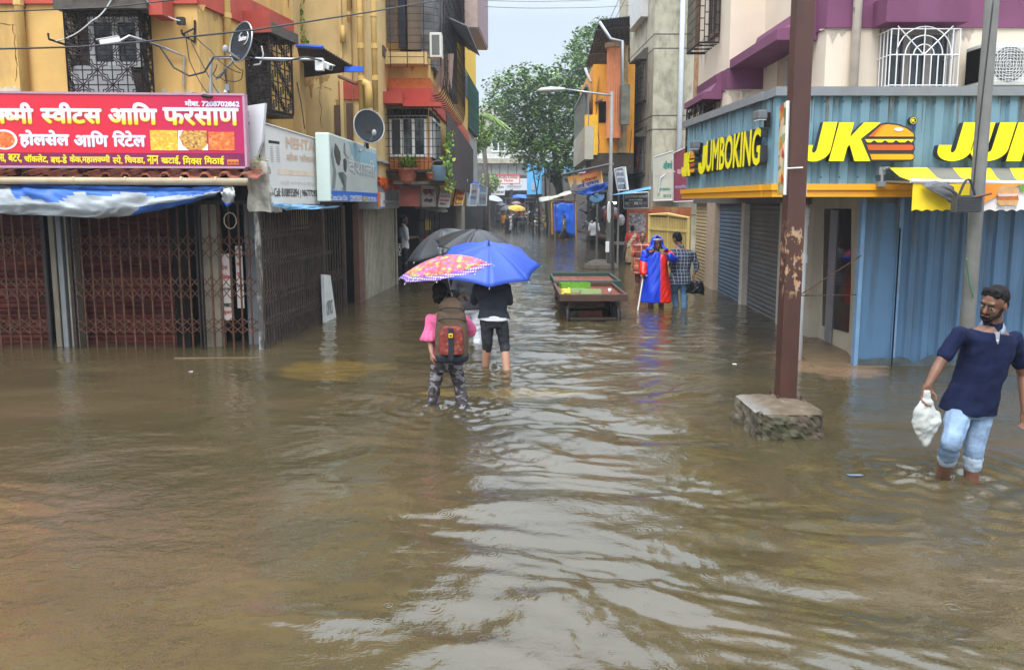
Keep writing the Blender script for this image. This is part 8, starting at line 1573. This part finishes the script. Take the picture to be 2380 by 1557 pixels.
umbrella('big bright blue umbrella tilted towards the camera', P(1136, 570, 9.5), .665, .25, (.06, -.36, 1), M('bright blue nylon', (.018, .062, .36), .5, .12, 3, bump=.1, bscale=8), P(1166, 694, 9.76), 8, None, .35)
umbrella('black umbrella nearest behind the blue one', P(1108, 534, 11.3), .62, .24, (.10, -.14, 1), M('black nylon', (.018, .019, .022), .38, .2, 4), P(1095, 660, 11.4), 8, None, .1)
umbrella('black umbrella farthest left, tilted left behind the flowered one', P(1026, 533, 12.3), .68, .36, (-.26, -.02, 1), M('dark grey black nylon', (.045, .048, .053), .4, .2, 4), P(1044, 640, 12.5), 8, None, .3)
for (lb, u, v, Y, r_, axs, c_, gv) in (('pale grey umbrella at the far left of the lane', 1150, 455, 60, .75, (.2, -.2, 1), (.32, .33, .35), 495), ('black umbrella held low at the far end between grey and yellow ones', 1165, 471, 62, .50, (0, -.1, 1), (.03, .03, .035), 495), ('dark umbrella tilted beside the yellow one', 1176, 478, 56, .55, (-.25, -.25, 1), (.05, .045, .05), 505), ('bright yellow umbrella down the lane', 1202, 477, 51, .62, (.08, -.28, 1), (.85, .50, .01), 503), ('plum coloured umbrella behind the yellow one', 1200, 468, 58, .42, (0, -.1, 1), (.16, .09, .12), 490)):
    umbrella(lb, P(u, v, Y), r_, r_*.40, axs, M('nylon ' + lb[:12], c_, .45, .12, 3), P(u + 2, gv, Y + .1))

# ------------------------------------------------------------------ barrows
def barrow(label, x0, x1, y0, y1, zt_, wood, rim, wheels=True):
    t = thing('hand_barrow', label, 'barrow', ((x0 + x1)/2, y0, 0)); m = MB(); n = 7
    for i in range(n): a = x0 + (x1 - x0)*i/n; m.box(a + .004, a + (x1 - x0)/n - .004, y0 + .03, y1 - .03, zt_ - .10, zt_ - .07)
    m.build('bed', wood, t); m = MB(); m.box(x0 - .02, x1 + .02, y0 - .02, y0 + .025, zt_ - .12, zt_ + .0); m.box(x0 - .02, x1 + .02, y1 - .025, y1 + .02, zt_ - .12, zt_ + .01); m.box(x0 - .022, x0 + .02, y0 + .026, y1 - .026, zt_ - .12, zt_ - .003); m.box(x1 - .02, x1 + .022, y0 + .026, y1 - .026, zt_ - .12, zt_ - .003); m.build('rim', rim, t, bevel=.006)
    m = MB(); 
    for a in (x0 + .15, x1 - .15): m.box(a - .03, a + .03, y0 + .05, y1 - .05, zt_ - .2, zt_ - .121)
    m.build('bearer', M('dark wet timber', (.035, .022, .015), .6), t)
    if wheels:
        for yy in (y0 + .35, y1 - .40):
            for a in (x0 + .12, x1 - .12):
                c_ = Vector((a, yy, .02)); m = MB(); m.smooth = True; m.tube([c_ + Vector((0, .33*math.cos(q*.2094), .33*math.sin(q*.2094))) for q in range(31)], .03, 8); o = m.build('wheel', M('black rubber tyre', (.02, .018, .017), .6), t); m = MB()
                for q in range(8): m.tube([c_, c_ + Vector((0, .31*math.cos(q*.785), .31*math.sin(q*.785)))], .010, 5)
                m.tube([c_ - Vector((.05, 0, 0)), c_ + Vector((.05, 0, 0))], .04, 8); m.build('spokes', RUST, o)
            m = MB(); m.tube([(x0 + .1, yy, .02), (x1 - .1, yy, .02)], .022, 6); m.build('axle', RUST, t)
        DW = M('dark wet timber', (.035, .022, .015), .6)
        for a in (x0 + .12, x1 - .12):
            for yy in (y0 + .08, y0 + .62, y1 - .12): m = MB(); m.box(a - .028, a + .028, yy - .028, yy + .028, -.3, zt_ - .201); m.build('leg', DW, t)
        m = MB(); m.box(x0 + .152, x1 - .152, y0 + .06, y0 + .10, .03, .07); m.build('crossbar', DW, t); m = MB(); m.box(x0 + .35, x1 - .35, y0 + .5, y0 + .53, -.12, .12); m.build('hanging_box', WETW, t)
    return t
WETW = M('wet red brown planks', (.22, .055, .032), .3, .25, 6, stain=(.38, .16, .10), stain_amt=.4, stain_scale=(5, 5, 5)); zc_ = P(1380, 684, 12.95).z
barrow('red brown hand barrow with green trays on its bed, nearer of the two', .82, 1.93, 12.95, 14.85, zc_, WETW, M('dark brown rim timber', (.07, .035, .022), .5, .2, 6)); barrow('dark green rimmed hand barrow parked behind the red brown one', .84, 2.12, 15.05, 16.75, zc_ + .02, WETW, M('dark green paint', (.02, .055, .04), .5, .2, 6))
def tray(label, u, v, sx_, sy_, rz, mat, h=.09):
    c_ = G(u, v, zc_ - .068); t = thing('plastic_tray', label, 'tray', c_, 'plastic trays on the nearer barrow'); Mx = Matrix.Translation(c_) @ Matrix.Rotation(rz, 4, 'Z'); m = MB(); m.box(-sx_, sx_, -sy_, sy_, 0, .008, Mx); 
    for (a, b, c2, d) in ((-sx_ - .01, -sx_, -sy_, sy_), (sx_, sx_ + .01, -sy_, sy_), (-sx_ - .01, sx_ + .01, -sy_ - .01, -sy_), (-sx_ - .01, sx_ + .01, sy_, sy_ + .01)): m.box(a, b, c2, d, 0, h, Mx)
    m.build('tray', mat, t); m = MB(); rg = random.Random(int(u)); 
    for i in range(14): m.ell(Mx @ Vector((rg.uniform(-sx_*.8, sx_*.8), rg.uniform(-sy_*.8, sy_*.8), .03)), (.03, .03, .02), 8, 5)
    m.build('leafy_scraps', LEAF[1], t)
LIME = M('lime green plastic', (.14, .37, .03), .4, .12, 6); PLG = M('pale green plastic', (.30, .44, .19), .4, .12, 6)
tray('bright lime tray at the back left of the nearer barrow', 1318, 668, .12, .13, .1, LIME); tray('lime tray in the back row, second from the left', 1336, 668, .11, .13, -.1, LIME); tray('lime tray at the right end of the back row', 1354, 668, .11, .13, .15, LIME); tray('pale green tray in the front row beside the yellow bag', 1342, 679, .15, .10, .05, PLG, .06); tray('long pale green tray at the right end of the front row', 1372, 682, .17, .08, .05, PLG, .07)
t = thing('yellow_bag', 'crumpled yellow plastic bag at the front left of the nearer barrow', 'bag', G(1316, 681, zc_ - .06)); m = MB(); m.ell(G(1316, 680, zc_ - .0), (.11, .10, .06), 14, 10); finish(remesh(m, .014, 1, .05, (12, 12, 12)), 'bag', M('yellow plastic', (.50, .44, .04), .4, .1, 9), t)
t = thing('paper_cup', 'small white paper cup on the front edge of the nearer barrow', 'cup', G(1417, 683, zc_)); m = MB(); m.smooth = True; p = G(1417, 681, zc_ - .06); m.tube([p, p + Vector((0, 0, .08))], [.025, .034], 10); m.build('cup', WHITE, t)

# ------------------------------------------------------------------ motorbikes
def bike(label, x, y, yaw, group):
    t = thing('motorbike', label, 'motorbike', (0, 0, 0), group); B_ = M('black glossy paint', (.015, .015, .018), .3, .2, 9); C_ = M('silver engine metal', (.4, .4, .41), .35, .1, 9, .6)
    for yy in (-.62, .66):
        m = MB(); m.smooth = True; m.tube([(0, yy + .29*math.cos(q*.2094), .29 + .29*math.sin(q*.2094)) for q in range(31)], .05, 8); wv_ = m.build('wheel', M('black rubber tyre', (.02, .018, .017), .6), t); m = MB(); [m.tube([(0, yy, .29), (0, yy + .25*math.cos(q*1.257), .29 + .25*math.sin(q*1.257))], .016, 4) for q in range(5)]; m.build('rim', C_, wv_)
    m = MB(); m.loft([ringl(Vector((0, yy, z)), rx, rz, Vector((1, 0, 0)), Vector((0, 0, 1)), 14) for yy, z, rx, rz in ((-.02, .78, .06, .06), (.10, .82, .13, .12), (.30, .84, .14, .13), (.42, .80, .08, .08))]); finish(remesh(m, .02, 2), 'fuel_tank', B_, t)
    m = MB(); m.loft([ringl(Vector((0, yy, z)), rx, .05, Vector((1, 0, 0)), Vector((0, 0, 1)), 12) for yy, z, rx in ((-.75, .90, .07), (-.55, .84, .12), (-.2, .78, .12), (.02, .79, .10))]); m.build('seat', M('black vinyl', (.02, .02, .02), .5), t, True)
    m = MB(); m.box(-.13, .13, -.12, .25, .28, .62); m.box(-.10, .10, -.05, .2, .621, .72); m.build('engine', C_, t, bevel=.03); m = MB(); m.tube([(.14, .15, .32), (.15, -.2, .30), (.16, -.75, .42)], .045, 8); m.build('exhaust', C_, t)
    m = MB(); m.tube([(-.35, .38, 1.06), (-.1, .46, 1.0), (.1, .46, 1.0), (.35, .38, 1.06)], .018, 6); m.build('handlebar', IRON, t); m = MB(); [m.tube([(s*.09, .45, 1.0), (s*.08, .66, .29)], .025, 6) for s in (-1, 1)]; m.build('fork', C_, t)
    m = MB(); m.ell((0, .56, .92), (.09, .07, .09), 12, 8); m.build('headlight', WHITE, t, True); m = MB(); [m.tube([(s*.3, .4, 1.05), (s*.33, .42, 1.18)], .008, 4) for s in (-1, 1)]; [m.ell((s*.34, .42, 1.21), (.06, .015, .04), 8, 6) for s in (-1, 1)]; m.build('mirror', IRON, t)
    m = MB(); m.tube([(0, .66 + .36*math.cos(R(q)), .29 + .36*math.sin(R(q))) for q in range(20, 150, 16)], .05, 6); m.build('mudguard', B_, t); t.location = (x, y, WZ); t.rotation_euler = (0, 0, yaw); return t
b_ = G(1258, 533); bk1 = bike('black motorbike parked nearest, just left of the blue tarp stall', b_.x, b_.y, R(115), 'motorbikes parked down the lane')
for (u, v, yaw, lb) in ((1240, 528, R(100), 'motorbike half hidden behind the nearest one'), (1268, 526, R(80), 'motorbike parked close against the blue tarp stall'), (1222, 516, R(60), 'distant motorbike beside the person in the rain suit')): q = G(u, v); dup(bk1, (q.x, q.y, WZ), yaw, lb)
# ------------------------------------------------------------------ dishes, cameras, cables and brackets
def dish(label, c, r_, tilt, yaw, txt=None):
    t = thing('satellite_dish', label, 'satellite dish', c); Mx = Matrix.Translation(c) @ Euler((R(90) - tilt, 0, yaw)).to_matrix().to_4x4(); m = MB(); m.smooth = True; n = 36; vs = [Mx @ Vector((0, 0, -r_*.16))]; 
    for i in range(1, 7):
        q = i/6
        for j in range(n): a = 2*math.pi*j/n; vs.append(Mx @ Vector((r_*q*math.cos(a), r_*1.1*q*math.sin(a), -r_*.16*(1 - q*q))))
    fs = [(0, 1 + j, 1 + (j+1) % n) for j in range(n)] + [(1 + (i-1)*n + j, 1 + i*n + j, 1 + i*n + (j+1) % n, 1 + (i-1)*n + (j+1) % n) for i in range(1, 6) for j in range(n)]
    m.add(vs, fs); o = m.build('reflector', M('charcoal dish paint', (.026, .029, .034), .8, .1, 5, spec=.12), t); o.modifiers.new('thick', 'SOLIDIFY').thickness = .012
    m = MB(); m.tube([Mx @ Vector((r_*math.cos(j*.1745), r_*1.1*math.sin(j*.1745), 0)) for j in range(37)], .010, 5); m.build('rim', STEEL, t)
    m = MB(); m.tube([Mx @ Vector((0, -r_*.95, -.02)), Mx @ Vector((0, -r_*.75, r_*.75))], .014, 6); m.ell(Mx @ Vector((0, -r_*.70, r_*.82)), (.04, .04, .055), 10, 8); m.build('feed_arm', M('grey feed horn', (.3, .3, .29), .5), t)
    m = MB(); m.tube([Mx @ Vector((0, -.02, -.10)), Mx @ Vector((0, -r_*.5, -.22)), Mx @ Vector((0, -r_*1.2, -.2))], .028, 8); m.box(-.05, .05, -.09, .05, -.11, -.03, Mx); m.build('mount', IRON, t)
    if txt:
        m = MB(); m.text(txt, Mx @ Matrix.Translation((-r_*.42, r_*.12, -r_*.105)), r_*.75, r_*.27, .03); m.build('lettering', INK['white'], t); m = MB(); m.tube([Mx @ Vector((r_*.02 + r_*.44*math.cos(R(q)), r_*.25 + r_*.40*math.sin(R(q)), -r_*.095)) for q in range(-70, 175, 15)], .006, 5); m.build('emblem_ring', INK['white'], t)
    return t
dish('dark satellite dish with white lettering on the corner of the ochre block', P(560, 98, 11.0), .255, R(12), R(-38), 'dishtv'); dish('plain dark satellite dish standing above the eyewear light box', P(858, 294, 13.4), .265, R(14), R(28))
m = MB(); m.tube([P(852, 322, 13.5), P(846, 346, 13.4), P(836, 352, 13.3)], .02, 6); tag(m.build('dish_bracket', STEEL), 'bent steel bracket under the plain dark satellite dish', 'bracket')
def cctv(label, c, d, arm):
    t = thing('security_camera', label, 'camera', c); d = Vector(d).normalized(); x = d.cross(Vector((0, 0, 1))).normalized(); up = x.cross(d); Mx = Matrix.Translation(c) @ Matrix((x, d, up)).transposed().to_4x4(); m = MB(); m.box(-.045, .045, -.13, .13, -.04, .035, Mx); m.build('housing', WHITE, t, bevel=.012); m = MB(); m.box(-.05, .05, -.12, .16, .037, .045, Mx); m.build('sun_shield', WHITE, t); m = MB(); m.smooth = True; m.tube([Mx @ Vector((0, .131, -.003)), Mx @ Vector((0, .136, -.003))], .030, 12); m.build('lens', GLASS, t); m = MB(); m.tube(arm, .018, 6); m.build('bracket', STEEL, t)
cctv('white security camera on a long arm in front of the caged window', P(256, 96, 10.75), (-.9, -.35, -.25), [P(272, 99, 10.75), P(286, 92, 10.8), P(300, 84, 10.85), P(330, 94, 10.95), P(382, 112, 11.25), P(428, 131, 11.35), P(426, 204, 11.36)])
cctv('white security camera at the end of the pale pipe below the corrugated awning', P(755, 152, 11.6), (.75, -.5, -.35), [P(495, 136, 11.1), P(560, 136, 11.2), P(742, 139, 11.5), P(752, 150, 11.6)])
m = MB(); c = P(743, 150, 11.45); m.box(-.055, .055, -.05, .05, -.09, .08, Matrix.Translation(c)); tag(m.build('junction_box', WHITE), 'small white junction box beside the camera at the pipe end', 'box')
m = MB(); m.tube([P(490, 220, 11.1), P(490, 135, 11.1)], .022, 5); m.tube([P(502, 185, 11.15), P(545, 140, 11.15)], .018, 5); tag(m.build('pipe_bracket', STEEL), 'grey steel bracket carrying the pale pipe at the block corner', 'bracket')
m = MB(); m.tube([P(112, 78, 11.1), P(114, 92, 11.1), P(150, 104, 11.35)], .016, 5); tag(m.build('wall_hook', IRON), 'bent iron hook on the ochre wall left of the caged window', 'bracket')
m = MB(); m.tube([P(422, 70, 11.2), P(424, 80, 11.2), P(452, 99, 11.38)], .016, 5); m.tube([P(424, 80, 11.2), P(453, 66, 11.38)], .014, 5); m.tube([P(453, 48, 11.38), P(453, 100, 11.38)], .016, 5); tag(m.build('wall_hook', IRON), 'triangular iron wire bracket on the ochre wall right of the caged window', 'bracket')
m = MB(); m.box(-.05, .05, -.04, .04, -.05, .05, Matrix.Translation(P(421, 50, 11.3))); tag(m.build('cable_clamp', WIRE), 'small black cable clamp on the ochre wall below the red band', 'clamp')
t = thing('bulb_holder', 'hanging bulb in a grey holder among the loose wires by the dish', 'bulb', P(527, 210, 11.1)); m = MB(); m.cbox(P(529, 204, 11.1), (.06, .05, .09)); m.build('holder', SLATE, t); m = MB(); m.ell(P(525, 214, 11.1), (.03, .03, .03), 10, 8); m.build('bulb', WHITE, t, True)
m = MB(); p0, p1 = P(448, 219, 10.3), P(492, 226, 10.15); m.tube([p0, p1], .022, 5); tag(m.build('sign_strut', IRON), 'dark iron strut poking out over the top edge of the pink sign', 'bracket')
def cable(label, pts, r_=.009, mat=None, sag=0.0, n=10):
    """a cable hung through (u, v, Y) points"""
    q = [P(*p) for p in pts]; out = []
    for a, b in zip(q, q[1:]):
        for i in range(n): t_ = i/n; out.append(a.lerp(b, t_) - Vector((0, 0, sag*4*t_*(1 - t_))))
    out.append(q[-1]); m = MB(); m.smooth = True; m.tube(out, r_, 5); return tag(m.build('cable', mat or WIRE), label, 'cable')
GRY = M('grey cable', (.30, .30, .30), .5); WHC = M('white cable', (.6, .6, .58), .5)
cable('thick black cable crossing the ochre block from the left edge up to the balcony block', [(-30, 115, 9.6), (180, 110, 9.7), (330, 98, 9.8), (595, 70, 10.4), (865, 28, 12.5), (1060, -6, 15)], .012)
cable('thin black cable along the top of the ochre block', [(-30, 29, 9.5), (250, 18, 9.7), (520, -12, 10)], .009)
cable('pale cable looping down to the iron hook left of the caged window', [(262, -6, 10.9), (215, 48, 10.9), (130, 96, 11.1)], .010, WHC, .05); cable('pale cable from the dark canopy to the black clamp', [(335, -6, 10.9), (368, 22, 11.1), (419, 49, 11.25)], .009, WHC, .03)
cable('black cable looping from the camera arm to the pale pipe', [(330, 94, 10.9), (372, 110, 11.1), (404, 158, 11.1), (440, 177, 11.0), (475, 168, 11.0), (497, 133, 11.0), (560, 132, 11.0)], .013)
cable('black cable drooping along the pale pipe to the far camera', [(560, 133, 11.05), (610, 140, 11.1), (660, 143, 11.2), (710, 133, 11.3), (748, 142, 11.4)], .013)
for i, pts in enumerate(([(432, 82, 11.2), (440, 140, 11.25), (470, 200, 11.2), (494, 226, 11.1)], [(448, 78, 11.25), (490, 118, 11.2), (520, 150, 11.1), (560, 170, 11.1)], [(505, 150, 11.1), (495, 172, 11.1), (510, 182, 11.1), (524, 160, 11.1), (528, 200, 11.1)], [(540, 145, 11.1), (565, 165, 11.1), (560, 186, 11.1), (530, 188, 11.1), (512, 180, 11.1)], [(520, 160, 11.1), (535, 226, 11.1)], [(436, 80, 11.2), (500, 205, 11.15), (520, 226, 11.1)])):
    cable(['loose wire falling from the triangular bracket to the pink sign', 'loose wire running from the triangular bracket towards the dish', 'loose loop of wire above the hanging bulb', 'wide loop of wire right of the hanging bulb', 'short straight wire dropping past the hanging bulb', 'slack wire slanting from the triangular bracket behind the bulb'][i], pts, .007, None, .02, 5)
cable('thin cable dangling over the pale pilaster', [(690, 192, 14.0), (700, 240, 14.0), (708, 300, 13.9)], .010); cable('curly white cable below the dish at the far end of the arm', [(608, 108, 11.2), (612, 128, 11.2), (604, 150, 11.2), (578, 153, 11.1)], .012, WHC)
cable('upper thin wire across the gap of sky', [(1125, 1, 24), (1300, 3, 22), (1470, -6, 20)], .012, GRY, .02); cable('lower thin wire across the gap of sky', [(1128, 16, 24), (1300, 19, 22), (1462, 13, 26)], .012, GRY, .02)
cable('thin guy wire above the tin roof', [(1420, 40, 26), (1452, -30, 22)], .01, GRY); cable('second thin guy wire above the tin roof', [(1432, 40, 26), (1458, -10, 22)], .01, GRY)
cable('cable hanging down the concrete block from the lamp post side', [(1468, 300, 25.5), (1462, 380, 25.5), (1448, 450, 25.8)], .014); cable('slack wire from the brown pole up to the blue panel', [(1852, 690, 6.95), (1930, 640, 8.6), (2002, 594, 9.3)], .006, RUST); cable('level wire from the brown pole to the blue panel', [(1850, 687, 6.95), (1990, 685, 9.35)], .006, RUST)
cable('thin wire curling on the cream wall above the purple hood', [(2004, -5, 10.5), (1985, 20, 10.5), (1988, 58, 10.5)], .006); cable('wire running down the grey light pole', [(2310, -10, 7.93), (2275, 300, 7.93), (2262, 440, 7.93)], .008); cable('green and black wire behind the man at the light pole', [(2246, 600, 7.95), (2252, 650, 7.95), (2262, 690, 7.95)], .008, M('green wire', (.03, .14, .08), .5))
# ------------------------------------------------------------------ litter and splashes
FOAM = M('water foam', (.62, .62, .58), .4, .08, 20)
def flat(name, label, u, v, pts, mat, cat, th=.002, rz=0):
    c = G(u, v); m = MB(); m.prism(pts, th, Matrix.Translation(c + Vector((0, 0, .004))) @ Matrix.Rotation(rz, 4, 'Z')); return tag(m.build(name, mat), label, cat)
flat('floating_stick', 'long thin floating stick in front of the sweet shop gates', 505, 833, [(-.55, -.012), (.55, -.006), (.55, .008), (-.55, .012)], M('wet bamboo', (.20, .13, .07), .5), 'stick', .008, .03)
flat('floating_wrapper', 'pale blue wrapper floating left of the man in navy', 1988, 1105, [(-.05, -.012), (.02, -.02), (.06, -.008), (.05, .018), (-.03, .014), (-.06, .02)], M('pale blue wrapper', (.13, .16, .24), .4), 'litter'); flat('floating_wrapper', 'white paper scrap floating before the left gates', 443, 864, [(-.02, -.02), (.03, -.02), (.02, .02)], WHITE, 'litter')
flat('floating_wrapper', 'white wrapper floating in front of the dark shutter', 1706, 847, [(-.02, -.02), (.03, -.03), (.03, .03), (-.01, .04)], WHITE, 'litter'); flat('floating_wrapper', 'small white scrap floating near the man in the checked shirt', 1724, 710, [(-.05, -.03), (.05, -.02), (.04, .03)], WHITE, 'litter')
# ------------------------------------------------------------------ rain haze hanging in the lane
hz = bpy.data.materials.new('rain haze'); hz.use_nodes = True; ht = hz.node_tree; ht.nodes.remove(ht.nodes['Principled BSDF'])
pv_ = ht.nodes.new('ShaderNodeVolumePrincipled'); pv_.inputs['Color'].default_value = (.86, .93, 1.0, 1); pv_.inputs['Density'].default_value = .0013; pv_.inputs['Anisotropy'].default_value = .25
ht.links.new(pv_.outputs[0], ht.nodes['Material Output'].inputs['Volume'])
m = MB(); m.box(-125, 125, -14, 165, -1.5, 16.5); o = m.build('haze', hz); tag(o, kind='stuff')
bpy.data.scenes.remove(TMP)
